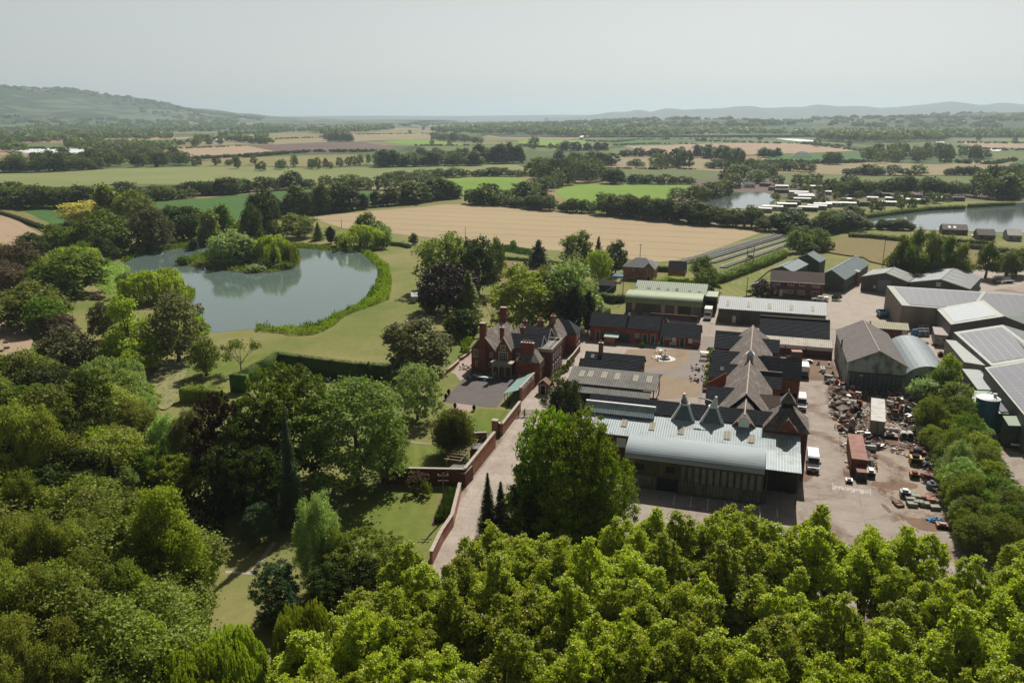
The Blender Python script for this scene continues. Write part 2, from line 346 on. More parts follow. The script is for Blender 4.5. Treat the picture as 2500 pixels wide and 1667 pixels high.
BLUEP = mk('blue_paint', (.05, .16, .26), (.04, .12, .2), 1.0, .5)
TEALP = mk('teal_tank', (.015, .14, .20), (.02, .11, .16), .6, .45)
BLUET = mk('blue_sheet', (.10, .28, .48), (.07, .2, .36), 2.0, .6)
GRNP = mk('green_net', (.08, .23, .175), (.38, .36, .32), 5.0, .8, c3=(.3, .13, .09), s3=1.5)
YELP = mk('yellow_paint', (.48, .33, .07), (.38, .25, .06), 1.0, .6)
TERRA = mk('terracotta', (.42, .22, .14), (.34, .17, .11), 2.0, .9)
PALEM = mk('aged_white_metal', (.46, .45, .41), (.36, .34, .30), 1.0, .7, c3=(.28, .2, .14), s3=.6)
CONT = mk('grey_container', (.40, .39, .35), (.34, .33, .30), .5, .7, c3=(.28, .26, .22), s3=.4, corr='y', corrd=.4)
VERDI = mk('copper_green_sheet', (.17, .27, .25), (.21, .31, .285), 1.0, .6)
def m_solar(name, sx, sy, a=(.085, .088, .105), line=(.26, .27, .28), lw=.05):
    m, t, o = nt(name); g = N(t); v = g.obj(); s = g.sep(v); j = None
    for ax, w_ in ((0, sx), (1, sy)):
        fr = g.math('FRACT', g.math('DIVIDE', s[ax], w_)); k = g.math('LESS_THAN', fr, lw/w_); j = k if j is None else g.math('MAXIMUM', j, k)
    col = g.mix(j, g.mix(g.ramp(g.noise(v, .3, 3), .3, .7), a, tuple(c*1.15 for c in a)), line)
    g.bsdf(o, col, .6, 0, .2); return m
SOLAR = m_solar('solar_panel', 2.0, 1.65)
SOLARF = m_solar('solar_panel_fine', 1.65, 1.0, line=(.24, .25, .26), lw=.11)
BARK = mk('bark', (.095, .075, .055), (.14, .115, .09), 3.0, .95)
BARKP = mk('pale_bark', (.28, .25, .21), (.18, .16, .13), 3.0, .95)
EARTH = mk('soil', (.11, .075, .05), (.15, .105, .075), 1.0, .95)
LEAVES = dict(
 ash=leafmat('leaves_ash', (.085,.145,.030), (.26,.335,.085)),
 deep=leafmat('leaves_deep', (0.062,0.123,0.007), (0.308,0.405,0.022)),
 mid=leafmat('leaves_mid', (0.081,0.141,0.014), (0.196,0.265,0.024)),
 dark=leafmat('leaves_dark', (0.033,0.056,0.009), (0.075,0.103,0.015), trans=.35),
 lime=leafmat('leaves_lime', (0.175,0.252,0.017), (0.373,0.421,0.041)),
 grove=leafmat('leaves_grove', (0.198,0.286,0.016), (0.482,0.491,0.034), gloss=.5, hv=.010, trans=.38),
 olive=leafmat('leaves_olive', (0.122,0.159,0.026), (0.256,0.292,0.055)),
 silver=leafmat('leaves_silver', (0.187,0.267,0.095), (0.408,0.510,0.210)),
 grey=leafmat('leaves_greybrown', (0.107,0.111,0.046), (0.205,0.199,0.095)),
 willow=leafmat('leaves_willow', (0.210,0.282,0.023), (0.420,0.459,0.058)),
 birch=leafmat('leaves_birch', (0.174,0.207,0.034), (0.346,0.364,0.075)),
 purple=leafmat('leaves_purple', (0.032,0.015,0.012), (0.066,0.032,0.023), trans=.25),
 plum=leafmat('leaves_plum', (0.114,0.076,0.058), (0.197,0.145,0.098), trans=.3),
 conifer=leafmat('leaves_conifer', (0.017,0.038,0.011), (0.043,0.065,0.018), trans=.15),
 blue=leafmat('leaves_bluegreen', (0.046,0.088,0.043), (0.107,0.162,0.079), trans=.2),
 gold=leafmat('leaves_gold', (0.260,0.240,0.040), (0.660,0.550,0.170)),
 cream=leafmat('leaves_cream', (0.337,0.315,0.083), (0.566,0.484,0.165)),
 yew=leafmat('leaves_yew', (0.077,0.105,0.016), (0.222,0.231,0.044), trans=.2),
 reed=leafmat('reed_blades', (0.144,0.234,0.016), (0.269,0.360,0.029), trans=.5),
 hedge=leafmat('leaves_hedge', (0.050,0.100,0.011), (0.098,0.162,0.016), trans=.2),
 far=leafmat('leaves_far', (0.067,0.104,0.020), (0.156,0.182,0.036)),
 farg=leafmat('leaves_far_grey', (0.085,0.116,0.031), (0.169,0.206,0.056)))
# ------------------------------------------------------------------ foliage meshes
def leaf_mesh(name, C, Nn, size, mat, asp=1.0, axis=None, rng=None, extra=None, curl=None):
    """one diamond-shaped face per leaf: C centres, Nn normals; axis = preferred long direction"""
    n = len(C); rng = rng or np.random.default_rng(1)
    r = rng.normal(size=(n, 3)) if axis is None else axis+rng.normal(size=(n, 3))*.18
    Nn = Nn/np.maximum(np.linalg.norm(Nn, axis=1, keepdims=True), 1e-6)
    if axis is None: a = r-(r*Nn).sum(1, keepdims=True)*Nn
    else:
        a = r; Nn = Nn-(Nn*a).sum(1, keepdims=True)*a/np.maximum((a*a).sum(1, keepdims=True), 1e-6)
    a /= np.maximum(np.linalg.norm(a, axis=1, keepdims=True), 1e-6); b = np.cross(Nn, a)
    b /= np.maximum(np.linalg.norm(b, axis=1, keepdims=True), 1e-6)
    s = size*rng.uniform(.65, 1.3, (n, 1))
    V = np.stack([C-a*s*.5*asp, C+b*s*.42-a*s*.05, C+a*s*.5*asp, C-b*s*.42-a*s*.05], 1).reshape(-1, 3)
    nv = len(V); me = bpy.data.meshes.new(name)
    ev, ef, em = (np.zeros((0, 3)), [], [])
    if extra is not None: ev = np.array(extra.v, dtype=float).reshape(-1, 3); ef = extra.f
    me.vertices.add(nv+len(ev)); me.vertices.foreach_set('co', np.concatenate([V, ev]).astype(np.float32).ravel())
    loops = list(range(nv)); tot = [4]*n
    la = np.arange(nv, dtype=np.int32); starts = np.arange(0, nv, 4, dtype=np.int32); tots = np.full(n, 4, dtype=np.int32); mi = np.zeros(n, dtype=np.int32)
    if ef:
        el = np.array([i+nv for f in ef for i in f], dtype=np.int32); et = np.array([len(f) for f in ef], dtype=np.int32)
        es = nv+np.concatenate([[0], np.cumsum(et)[:-1]]).astype(np.int32)
        la = np.concatenate([la, el]); starts = np.concatenate([starts, es]); tots = np.concatenate([tots, et]); mi = np.concatenate([mi, np.ones(len(et), dtype=np.int32)])
    me.loops.add(len(la)); me.loops.foreach_set('vertex_index', la)
    me.polygons.add(len(starts)); me.polygons.foreach_set('loop_start', starts)
    try: me.polygons.foreach_set('loop_total', tots)
    except Exception: pass
    me.materials.append(mat)
    if ef: me.materials.append(extra.mats[0])
    me.polygons.foreach_set('material_index', mi); me.update(calc_edges=True); return me
def sph(rng, n, up=0.0):
    v = rng.normal(size=(n, 3)); v /= np.linalg.norm(v, axis=1, keepdims=True)
    if up: v[:, 2] = np.abs(v[:, 2])*up+v[:, 2]*(1-up); v /= np.linalg.norm(v, axis=1, keepdims=True)
    return v
def crown_pts(rng, kind, h, r, nclump, per, sig, lod_=0):
    """leaf centres + outward directions for a crown of height h, radius r"""
    lobes = []
    if kind in ('broad', 'dense', 'wide'):
        z0 = {'broad':.07,'dense':.04,'wide':.02}[kind]*h; cz = (z0+h)/2; rz = (h-z0)/2
        nl = {'broad': 24, 'dense': 26, 'wide': 24}[kind]
        for i in range(nl):
            zq = (i+.5)/nl*2-1; a_ = i*2.4+rng.normal()*.4; full = (1-abs(zq)**(2.2 if zq > 0 else 5))**.5; k = rng.uniform(.55, .80)
            lobes.append((np.array([math.cos(a_)*r*k*full, math.sin(a_)*r*k*full, cz+zq*rz*.80+rng.normal()*.03*h]), r*rng.uniform(.24, .38), rz*rng.uniform(.20, .32)))
        lobes.append((np.array([0, 0, cz]), r*.6, rz*.72))
    elif kind == 'grove':
        for i in range(15):
            a = rng.uniform(0, 6.28); k = math.sqrt(rng.uniform(0, 1))*.78; zt = h*(1-.34*k*k-rng.uniform(0, .22)); hh = h*rng.uniform(.11, .19)
            lobes.append((np.array([math.cos(a)*r*k, math.sin(a)*r*k, zt-hh]), r*rng.uniform(.13, .24), hh))
        for i in range(14):
            a = rng.uniform(0, 6.28); k = rng.uniform(.35, .85)
            lobes.append((np.array([math.cos(a)*r*k, math.sin(a)*r*k, h*rng.uniform(.32, .7)]), r*rng.uniform(.22, .34), h*rng.uniform(.07, .12)))
    elif kind == 'pyramid':
        for i in range(26):
            t_ = rng.uniform(0, 1)**.8; a = rng.uniform(0, 6.28); rr = r*(1-t_*.85)*rng.uniform(.5, .82)
            lobes.append((np.array([math.cos(a)*rr, math.sin(a)*rr, h*(.13+.78*t_)]), r*rng.uniform(.2, .33)*(1-.4*t_), h*rng.uniform(.07, .12)))
    elif kind == 'column':
        for i in range(16):
            t_ = i/15; a = rng.uniform(0, 6.28); rr = r*.4*(1-.6*t_)
            lobes.append((np.array([math.cos(a)*rr, math.sin(a)*rr, h*(.16+.74*t_)]), r*rng.uniform(.42, .65)*(1-.5*t_**3), h*rng.uniform(.08, .12)))
    elif kind == 'shrub':
        for i in range(11):
            a = rng.uniform(0, 6.28); k = math.sqrt(rng.uniform(0, 1))*.65
            lobes.append((np.array([math.cos(a)*r*k, math.sin(a)*r*k, h*rng.uniform(.3, .62)*(1-.3*k)]), r*rng.uniform(.28, .42), h*rng.uniform(.26, .38)))
    w = np.array([l[1]*l[1]+l[1]*l[2] for l in lobes]); w /= w.sum()
    idx = rng.choice(len(lobes), nclump*3, p=w); d = sph(rng, nclump*3, .35)
    LC = np.array([lobes[i][0] for i in idx]); LR = np.array([[lobes[i][1], lobes[i][1], lobes[i][2]] for i in idx])
    cc = LC+d*LR*rng.uniform(.80, 1.08, (len(idx), 1))
    keep = np.ones(len(cc), bool)
    for j, (c, a, b) in enumerate(lobes):
        q_ = (((cc-c)/np.array([a, a, b]))**2).sum(1); keep &= ~((q_ < .62) & (idx != j))
    keep &= cc[:, 2] > h*.04
    cc = cc[keep][:nclump]; d = d[keep][:nclump]
    n = len(cc)
    pts = np.repeat(cc, per, 0)+rng.normal(size=(n*per, 3))*np.array([sig, sig, sig*(.5 if lod_ in (0, 3) else .8)])*np.repeat(rng.uniform(.6, 1.35, (n, 1)), per, 0)
    out = np.repeat(d, per, 0)*.7+rng.normal(size=(n*per, 3))*.75+np.array([0, 0, .35])
    return pts, out, lobes
def trunk_mesh(rng, h, r, lobes, tr, mat, top=.62):
    b = MB(); p = [Vector((0, 0, -.3))]; x = y = 0
    for i in range(1, 6):
        x += rng.normal()*.04*h*.2; y += rng.normal()*.04*h*.2; p.append(Vector((x, y, h*top*i/5)))
    b.tube(p, [tr*1.25, tr, tr*.85, tr*.7, tr*.5, tr*.25], mat, 7)
    for c, a, bb in lobes[:12]:
        s_ = p[1+int(rng.integers(0, 4))]; e = Vector(c); mid = s_.lerp(e, .5)+Vector((0, 0, .06*h))
        b.tube([s_, mid, e], [tr*.38, tr*.24, tr*.08], mat, 5)
    return b
PROTO = {}
def proto(kind, leaf, lod, var):
    """(crown mesh, trunk mesh or None, height, radius) shared by all copies"""
    key = (kind, leaf, lod, var)
    if key in PROTO: return PROTO[key]
    rng = np.random.default_rng(abs(hash(str(key[0])+str(lod))) % 1000 if False else sum(map(ord, kind))*7+lod*31+var*101)
    h, r = {'broad': (14, 6), 'dense': (12, 6), 'wide': (10, 7.5), 'grove': (14, 4.2), 'pyramid': (18, 7), 'column': (14, 3), 'shrub': (4, 3.2), 'willow': (12, 7),
            'birch': (14, 5.5), 'conifer': (14, 4), 'cypress': (14, 2.4), 'cedar': (12, 5), 'bare': (12, 5), 'yew': (9, 5)}[kind]
    size = {0: .34, 1: .55, 2: 1.0, 3: .25}[lod]; mat = LEAVES[leaf]; bark = BARKP if leaf == 'birch' or kind in ('birch', 'bare') else BARK
    nc, per = {0: (430, 36), 1: (430, 17), 2: (180, 8), 3: (640, 54)}[lod]; sig = {0: .030*h, 1: .034*h, 2: .045*h, 3: .024*h}[lod]
    if kind == 'grove' and lod == 3: nc, per, sig = 640, 54, .22
    if kind == 'shrub': nc, per = int(nc*.45), int(per*.8); sig *= 1.2; size *= .75
    axis = None; asp = 1.0; tmb = None
    if kind in ('broad', 'dense', 'wide', 'grove', 'pyramid', 'column', 'shrub'):
        pts, out, lobes = crown_pts(rng, kind, h, r, nc, per, sig, lod)
        if kind != 'shrub': tmb = trunk_mesh(rng, h, r, lobes, .028*h, bark, .75 if kind == 'grove' else .6)
    elif kind == 'birch':
        pts, out, lob = crown_pts(rng, 'broad', h, r*.95, int(nc*1.1), int(per*1.05), sig, lod)
        pts[:, 2] -= np.abs(rng.normal(size=len(pts)))*.055*h; size *= .8; asp = 1.5; axis = np.tile(np.array([0, 0, -.5]), (len(pts), 1))+rng.normal(size=pts.shape)*.5
        pts[:, 2] = np.maximum(pts[:, 2], .3); tmb = trunk_mesh(rng, h, r, lob, .022*h, bark, .6)
    elif kind in ('willow', 'birch'):
        ns = {0: 700, 1: 300, 2: 80, 3: 1000}[lod]; L = []; O_ = []; drop = .55 if kind == 'willow' else .2
        nl = 11 if kind == 'willow' else 17; lob = []
        for i in range(nl):
            a = rng.uniform(0, 6.28); k = math.sqrt(rng.uniform(0.05, 1))*.68; zz = h*(.86-.45*k*k)*rng.uniform(.82, 1.02) if kind == 'willow' else h*rng.uniform(.35, .86)*(1-.15*k)
            lob.append((np.array([math.cos(a)*r*k, math.sin(a)*r*k, zz-.1*h]), r*rng.uniform(.26, .4), h*.13))
        for s_ in range(ns):
            c, a, b = lob[int(rng.integers(nl))]; dd = sph(rng, 1, .8)[0]; st0 = c+dd*np.array([a, a, b])
            ln = h*drop*rng.uniform(.35, 1.0); ln = min(ln, max(st0[2]-.05*h, .3)); n_ = max(3, int(ln/(size*.34)))
            tt = np.linspace(0, 1, n_)[:, None]; o2 = np.array([dd[0], dd[1], 0])*.45*(1 if kind == 'willow' else .5)
            pp = st0+o2*np.sqrt(tt)*ln*.35+np.array([0, 0, -1])*tt**1.4*ln
            pp = np.repeat(pp, 2, 0)+rng.normal(size=(n_*2, 3))*size*.35
            L.append(pp); O_.append(np.tile(dd*np.array([1, 1, .4]), (n_*2, 1))+rng.normal(size=(n_*2, 3))*.7+np.array([0, 0, .2]))
        pts = np.concatenate(L); out = np.concatenate(O_); axis = np.tile(np.array([0, 0, -1.0]), (len(pts), 1))+out*.25; asp = 1.9; size *= .62 if kind == 'willow' else .66
        tmb = trunk_mesh(rng, h, r, lob, .026*h, bark, .6)
    elif kind in ('conifer', 'cypress', 'cedar', 'yew'):
        L = []; O_ = []; A_ = []; nb = {0: 210, 1: 110, 2: 44, 3: 300}[lod]
        for i in range(nb):
            t_ = (i+.5)/nb; a = i*2.4+rng.normal()*.3
            prof = {'conifer': 1-t_, 'cypress': min(1, 2.2*(1-t_))*min(1, .55+t_*1.5), 'cedar': (1-t_)**.8*(.75+.5*(math.sin(t_*22) > 0)), 'yew': math.sin(min(1, .28+.72*(1-t_))*1.57)*rng.uniform(.75, 1.1)}[kind]
            bl = r*prof*rng.uniform(.82, 1.08)+.15; z = h*(.06+.93*t_); n_ = max(4, int(bl/(size*.10)))
            if kind == 'yew': z = h*(.08+.72*t_)
            sgn = {'conifer': -.22, 'cypress': .9, 'cedar': .02, 'yew': .75}[kind]; tt = rng.uniform(.15, 1, n_)[:, None]
            dv = np.array([math.cos(a), math.sin(a), 0]); pp = np.array([0, 0, z])+dv*bl*tt+np.array([0, 0, 1])*sgn*bl*tt**1.5*(.5 if kind != 'cypress' else 1)
            sp_ = .10*bl+.12; pp += rng.normal(size=(n_, 3))*np.array([sp_, sp_, sp_*.6]); L.append(pp)
            O_.append(np.tile(dv*.5+np.array([0, 0, .8]), (n_, 1))+rng.normal(size=(n_, 3))*.5); A_.append(np.tile(dv+np.array([0, 0, sgn]), (n_, 1)))
        pts = np.concatenate(L); out = np.concatenate(O_); axis = np.concatenate(A_); asp = 1.6; size *= .8
        tmb = MB().tube([(0, 0, -.3), (0, 0, h*.5), (0, 0, h*.95)], [.02*h, .013*h, .003*h], BARK, 6)
    elif kind == 'bare':
        tmb = MB(); ends = []
        def br(p, d_, l, rr, dep):
            e = p+d_*l; tmb.tube([p, p+d_*l*.5+Vector(rng.normal(size=3))*l*.05, e], [rr, rr*.8, rr*.6], bark, 5 if dep < 3 else 4, False)
            if dep == 6: ends.append(e); return
            if dep >= 4: ends.append(e)
            for _ in range(2 if dep else 4):
                nd = (d_+Vector(rng.normal(size=3))*.42+Vector((0, 0, .12))).normalized(); br(e, nd, l*rng.uniform(.66, .86), rr*.62, dep+1)
        br(Vector((0, 0, -.2)), Vector((0, 0, 1)), 2.4, .24, 0)
        E_ = np.array([tuple(e) for e in ends]); k = 5
        pts = np.repeat(E_, k, 0)+rng.normal(size=(len(E_)*k, 3))*.35; out = rng.normal(size=pts.shape); size *= .8
    if lod == 2:
        res = (leaf_mesh('far_tree', pts, out, size, mat, asp, axis, rng), None, h, r)
    else:
        res = (leaf_mesh('crown', pts, out, size, mat, asp, axis, rng), tmb.mesh('trunk') if tmb else None, h, r)
    PROTO[key] = res; return res
TRNG = random.Random(7)
NTREE = [0]
PHANTOM = []
def tree(kind, leaf, pos, h, w, label, name=None, group=None, cat='tree', lod=None, var=None, fine=False):
    """a tree: Empty > crown, trunk; far ones are one mesh. h, w in metres"""
    dist = math.hypot(pos[0], pos[1], H)
    if lod is None: lod = (3 if dist < 118 else 0 if dist < 185 else 1 if dist < 540 else 2)
    if var is None: var = TRNG.randrange(3 if lod != 3 else 2)
    cm, tm, h0, r0 = proto(kind, leaf, lod, var); NTREE[0] += 1
    nm = name or {'wide': 'spreading_tree', 'pyramid': 'tall_tree', 'dense': 'round_tree'}.get(kind if lod == 2 or kind != 'dense' else '') or ('hedgerow_tree' if lod == 2 and NTREE[0] % 1 == 0 and h < 11.5 and kind != 'shrub' else None) or {'column': 'poplar_tree', 'shrub': 'shrub', 'willow': 'willow_tree', 'birch': 'birch_tree', 'conifer': 'conifer_tree', 'cypress': 'cypress_tree', 'cedar': 'cedar_tree', 'bare': 'bare_tree', 'yew': 'yew_tree'}.get(kind, 'broadleaf_tree')
    rz = TRNG.uniform(0, 6.28); sc = (w/2/r0, w/2/r0, h/h0)
    if tm is None:
        o_ = bpy.data.objects.new(nm, cm); COL.objects.link(o_); o_.location = pos; o_.rotation_euler = (0, 0, rz); o_.scale = sc
        return tag(o_, label, 'shrub' if kind == 'shrub' and cat == 'tree' else cat, group)
    e = empty(nm, pos, rz, label=label, cat=cat, group=group); e.scale = sc
    for n_, me in (('crown', cm), ('trunk', tm)):
        c = bpy.data.objects.new(n_, me); COL.objects.link(c); c.parent = e
    return e
def T(k, x, y, wpx, h, kind, leaf, label, **kw):
    """tree from the picture point of its top, its width in photo pixels and its height in metres"""
    u, v = q(k, x, y); p = P(u, v, h*.97); w = 1.15*wpx/pxm((p.x, p.y, h*.6))
    return tree(kind, leaf, (p.x, p.y, 0), h, w, label, **kw)
TONE = dict(far='mid-green', farg='greyish', dark='dark green', mid='mid-green', olive='olive-toned', grey='grey-brown', silver='silvery', birch='pale olive', lime='bright lime', plum='mauve-brown', willow='yellow-green')
def tone(label, lf): return TONE[lf]+' '+label if label.startswith('tree') and lf in TONE else label
def TLINE(pts, n, h, wr, kinds, label, group, jit=.18, hj=.32, name=None, cat='tree'):
    """individual trees along a picture polyline of their bases"""
    w = [P(*q(*p)) for p in pts]; seg = [(w[i+1]-w[i]).length for i in range(len(w)-1)]; tot = sum(seg)
    for i in range(n):
        s_ = (i+.5+TRNG.uniform(-.25, .25))/n*tot; j = 0
        while j < len(seg)-1 and s_ > seg[j]: s_ -= seg[j]; j += 1
        p = w[j].lerp(w[j+1], min(1, s_/seg[j])); hh = .9*h*TRNG.uniform(1-hj, 1+hj); ww = 1.5*hh*wr*TRNG.uniform(.75, 1.25)
        p = p+Vector((TRNG.uniform(-1, 1), TRNG.uniform(-1, 1), 0))*jit*h
        kd, lf = kinds[TRNG.randrange(len(kinds))]
        tree(kd, lf, (p.x, p.y, 0), hh, ww, tone(label, lf), group=group, name=name, cat=cat)
def inpoly(x, y, poly):
    c = False; n = len(poly)
    for i in range(n):
        x1, y1 = poly[i][:2]; x2, y2 = poly[(i+1) % n][:2]
        if (y1 > y) != (y2 > y) and x < (x2-x1)*(y-y1)/(y2-y1)+x1: c = not c
    return c
def TAREA(pts, n, h, wr, kinds, label, group, hj=.2, name=None, mind=None, zf=None):
    w = [P(*q(*p)) for p in pts]; xs = [p.x for p in w]; ys = [p.y for p in w]; got = []; tries = 0
    area = abs(sum(w[i].x*w[(i+1) % len(w)].y-w[(i+1) % len(w)].x*w[i].y for i in range(len(w))))/2
    mind = mind or .72*math.sqrt(area/n)
    while len(got) < n and tries < 6000:
        tries += 1; x, y = TRNG.uniform(min(xs), max(xs)), TRNG.uniform(min(ys), max(ys))
        if not inpoly(x, y, w) or any((x-a)**2+(y-b)**2 < mind**2 for a, b in got): continue
        got.append((x, y)); hh = h*TRNG.uniform(1-hj, 1+hj); kd, lf = kinds[TRNG.randrange(len(kinds))]
        tree(kd, lf, (x, y, zf(x, y) if zf else 0), hh, 1.3*hh*wr*TRNG.uniform(.8, 1.2), tone(label, lf), group=group, name=name)
def hedge(name, pts, w, h, leaf, label, size=.3, dens=22, group=None, z0=0, top=1.0, rough=.12, cat='hedge', closed_core=True):
    """clipped or loose hedge along a world polyline: solid dark core with leaves over its faces"""
    rng = np.random.default_rng(len(pts)*13+int(w*100)); C = []; Nn = []; core = MB()
    for i in range(len(pts)-1):
        a = Vector(pts[i]); b = Vector(pts[i+1]); a.z = b.z = 0; L = (b-a).length; d = (b-a)/L; s_ = Vector((-d.y, d.x, 0))
        n = int(L*(h*2+w)*dens); u = rng.uniform(-.02*L, L*1.02, n); k = rng.uniform(0, 2*h+w, n)
        for uu, kk in zip(u, k):
            hh = h*(1+rng.normal()*rough*.35)
            if kk < h: o_, z, nn = -w/2, kk, -s_
            elif kk < 2*h: o_, z, nn = w/2, kk-h, s_
            else: o_, z, nn = kk-2*h-w/2, hh, Vector((0, 0, 1))
            p = a+d*uu+s_*o_+Vector((0, 0, z+z0)); C.append((p.x+rng.normal()*rough, p.y+rng.normal()*rough, max(.05, p.z+rng.normal()*rough))); Nn.append(tuple(nn))
        q_ = .42*w; a2 = a-d*w*.3; b2 = b+d*w*.3
        core.slab([a2+s_*q_+Vector((0, 0, h*.93+z0)), a2-s_*q_+Vector((0, 0, h*.93+z0)), b2-s_*q_+Vector((0, 0, h*.93+z0)), b2+s_*q_+Vector((0, 0, h*.93+z0))], h*.93, LEAVES[leaf])
    C = np.array(C); Nn = np.array(Nn)*1.0+rng.normal(size=(len(C), 3))*.5
    o_ = bpy.data.objects.new(name, leaf_mesh(name, C, Nn, size, LEAVES[leaf], 1, None, rng, core)); COL.objects.link(o_)
    o_.data.materials.clear(); o_.data.materials.append(LEAVES[leaf]); o_.data.materials.append(LEAVES[leaf])
    return tag(o_, label, cat, group)
def ground_cover(name, poly, n, hgt, leaf, size, kind='stuff', label=None, cat=None, seed=1, asp=2.4, patch=None):
    """upright blades and leaves over a polygon (world pts)"""
    rng = np.random.default_rng(seed); xs = [p.x for p in poly]; ys = [p.y for p in poly]; C = []
    X = rng.uniform(min(xs), max(xs), n*6); Y = rng.uniform(min(ys), max(ys), n*6)
    for x, y in zip(X, Y):
        if inpoly(x, y, poly) and (patch is None or math.sin(x*.45+2*math.sin(y*.21))+math.sin(y*.6+x*.2) > patch): C.append((x, y))
        if len(C) >= n: break
    C = np.array(C); hh = hgt*(.35+.65*np.clip(.5+.5*np.sin(C[:, 0]*.9+1.3*np.sin(C[:, 1]*.7))*np.cos(C[:, 1]*1.1+C[:, 0]*.3)+rng.normal(size=len(C))*.2, 0, 1.2))
    P3 = np.column_stack([C, rng.uniform(.2, 1, len(C))*hh]); ax = np.column_stack([rng.normal(size=(len(C), 2))*.3, np.ones(len(C))])
    Nn = rng.normal(size=(len(C), 3))*np.array([1, 1, .5])+np.array([0, 0, .5])
    o_ = bpy.data.objects.new(name, leaf_mesh(name, P3, Nn, size, LEAVES[leaf], asp, ax, rng)); COL.objects.link(o_)
    return tag(o_, label, cat, kind=kind)
def lumps(name, items, leaf, label=None, cat=None, kind='stuff'):
    """distant woodland: many rough tree-shaped crowns (x,y,z,r,h) in one object"""
    rng = np.random.default_rng(5); C = []; Nn = []; S = []
    for x, y, z, r, h in items:
        n = 26; d = sph(rng, n, .55); d2 = d*np.array([r, r, h*.55])*rng.uniform(.75, 1.1, (n, 1))
        C.append(np.array([x, y, z+h*.48])+d2); Nn.append(d+rng.normal(size=(n, 3))*.35); S.append(np.full((n, 1), r*.95))
    C = np.concatenate(C); Nn = np.concatenate(Nn); S = np.concatenate(S)
    o_ = bpy.data.objects.new(name, leaf_mesh(name, C, Nn, S, LEAVES[leaf], 1, None, rng)); COL.objects.link(o_)
    return tag(o_, label, cat, kind=kind)
# ------------------------------------------------------------------ land
b = MB(); b.add([(-24000, -300, 0), (24000, -300, 0), (24000, 22000, 0), (-24000, 22000, 0)], [(0, 1, 2, 3)], GROUND); b.build('ground', kind='structure')
def interp(tab, x):
    if x <= tab[0][0]: return tab[0][1]
    for (a, va), (b_, vb) in zip(tab, tab[1:]):
        if x <= b_: t_ = (x-a)/(b_-a); t_ = t_*t_*(3-2*t_)*.5+t_*.5; return va+(vb-va)*t_
    return tab[-1][1]
def hills(name, x0, x1, nx, y0, y1, ny, fn, mat):
    xs = np.linspace(x0, x1, nx); ys = np.linspace(y0, y1, ny); V = [(x, y, fn(x, y)) for y in ys for x in xs]
    f = [(j*nx+i, j*nx+i+1, (j+1)*nx+i+1, (j+1)*nx+i) for j in range(ny-1) for i in range(nx-1)]
    b = MB(); b.add(V, f, mat); return b.build(name, smooth=True, kind='structure')
m, t, o = nt('hillside'); g = N(t); v = g.pos(); s = g.sep(v)
mp = g.n('ShaderNodeMapping'); g.l(v, mp.inputs[0]); mp.inputs['Scale'].default_value = (1/480, 1/520, 0)
vo = g.n('ShaderNodeTexVoronoi'); vo.voronoi_dimensions = '2D'; g.l(mp.outputs[0], vo.inputs[0]); vo.inputs['Scale'].default_value = 1
rp = g.n('ShaderNodeValToRGB'); g.l(g.sep(vo.outputs['Color'])[0], rp.inputs[0]); cr = rp.color_ramp; cr.interpolation = 'CONSTANT'
pal = [(0, (.095, .13, .07)), (.3, (.145, .16, .095)), (.55, (.07, .105, .058)), (.75, (.21, .185, .125)), (.85, (.10, .135, .075))]
while len(cr.elements) < len(pal): cr.elements.new(.5)
for e_, (p_, c_) in zip(cr.elements, pal): e_.position = p_; e_.color = (*c_, 1)
ve = g.n('ShaderNodeTexVoronoi'); ve.voronoi_dimensions = '2D'; ve.feature = 'DISTANCE_TO_EDGE'; g.l(mp.outputs[0], ve.inputs[0]); ve.inputs['Scale'].default_value = 1
c = g.mix(g.math('LESS_THAN', ve.outputs[0], .045), rp.outputs[0], (.03, .05, .02))
wd = g.math('ADD', g.noise(v, .0022, 7, .68), g.math('MULTIPLY', g.ramp(s[2], 50, 200), .10))
c = g.mix(g.ramp(wd, .525, .54), c, g.mix(g.ramp(g.noise(v, .02, 4, .7), .35, .65), (.022, .042, .016), (.045, .07, .028)))
g.bsdf(o, c, .95, 0, .1); HILLM = m
CREST = [(-700, 205), (0, 222), (150, 222), (170, 225), (220, 233), (300, 243), (400, 258), (500, 272), (560, 281), (610, 286), (700, 290), (900, 292)]
def bredon(x, y):
    if y < 50: return 0
    u = CX+F*x/(y*ct+H*st); vc = interp(CREST, CX+F*x/(6200*ct)); hc = max(0, (HOR+6-vc)/F*6300+40)
    t_ = max(0, min(1, (y-2900)/3300)); t_ = t_*t_*(3-2*t_)
    k = 1 if y < 6200 else max(0, 1-(y-6200)/4000)
    n_ = 14*math.sin(x*.004+1.2*math.sin(y*.0021))*math.sin(y*.0031+.7)*t_+6*math.sin(x*.011+y*.006)*t_
    return max(-.5, (hc+n_*min(1, hc/120))*(t_ if y < 6200 else k)-.5)
hills('hill', -9500, -600, 110, 2700, 10000, 70, bredon, HILLM)
MAL = [(1380, 287), (1457, 280), (1493, 274.6), (1529, 274), (1556, 269.7), (1587, 274), (1631, 266), (1670, 269.6), (1711, 267.7), (1752, 267), (1802, 262), (1833, 261.4), (1850, 265), (1886, 265.5), (1925, 263), (1952, 263.6), (1994, 258), (2043, 262), (2090, 261), (2146, 265.5), (2181, 264), (2248, 258.6), (2289, 254), (2314, 251), (2345, 255), (2370, 258.6), (2405, 258.6), (2441, 254), (2469, 256.6), (2500, 261), (2640, 256), (2800, 270), (2950, 284)]
def malvern(x, y):
    vc = interp(MAL, CX+F*x/(9700*ct)); hc = max(0, (HOR-vc)/F*9700*1.02+H)
    k = math.exp(-((y-9700)/800)**2); return max(-.5, hc*k-.5)
HILLF = mk('far_hill', (.035, .055, .035), (.05, .07, .04), .002, .95, world=True, bump=0)
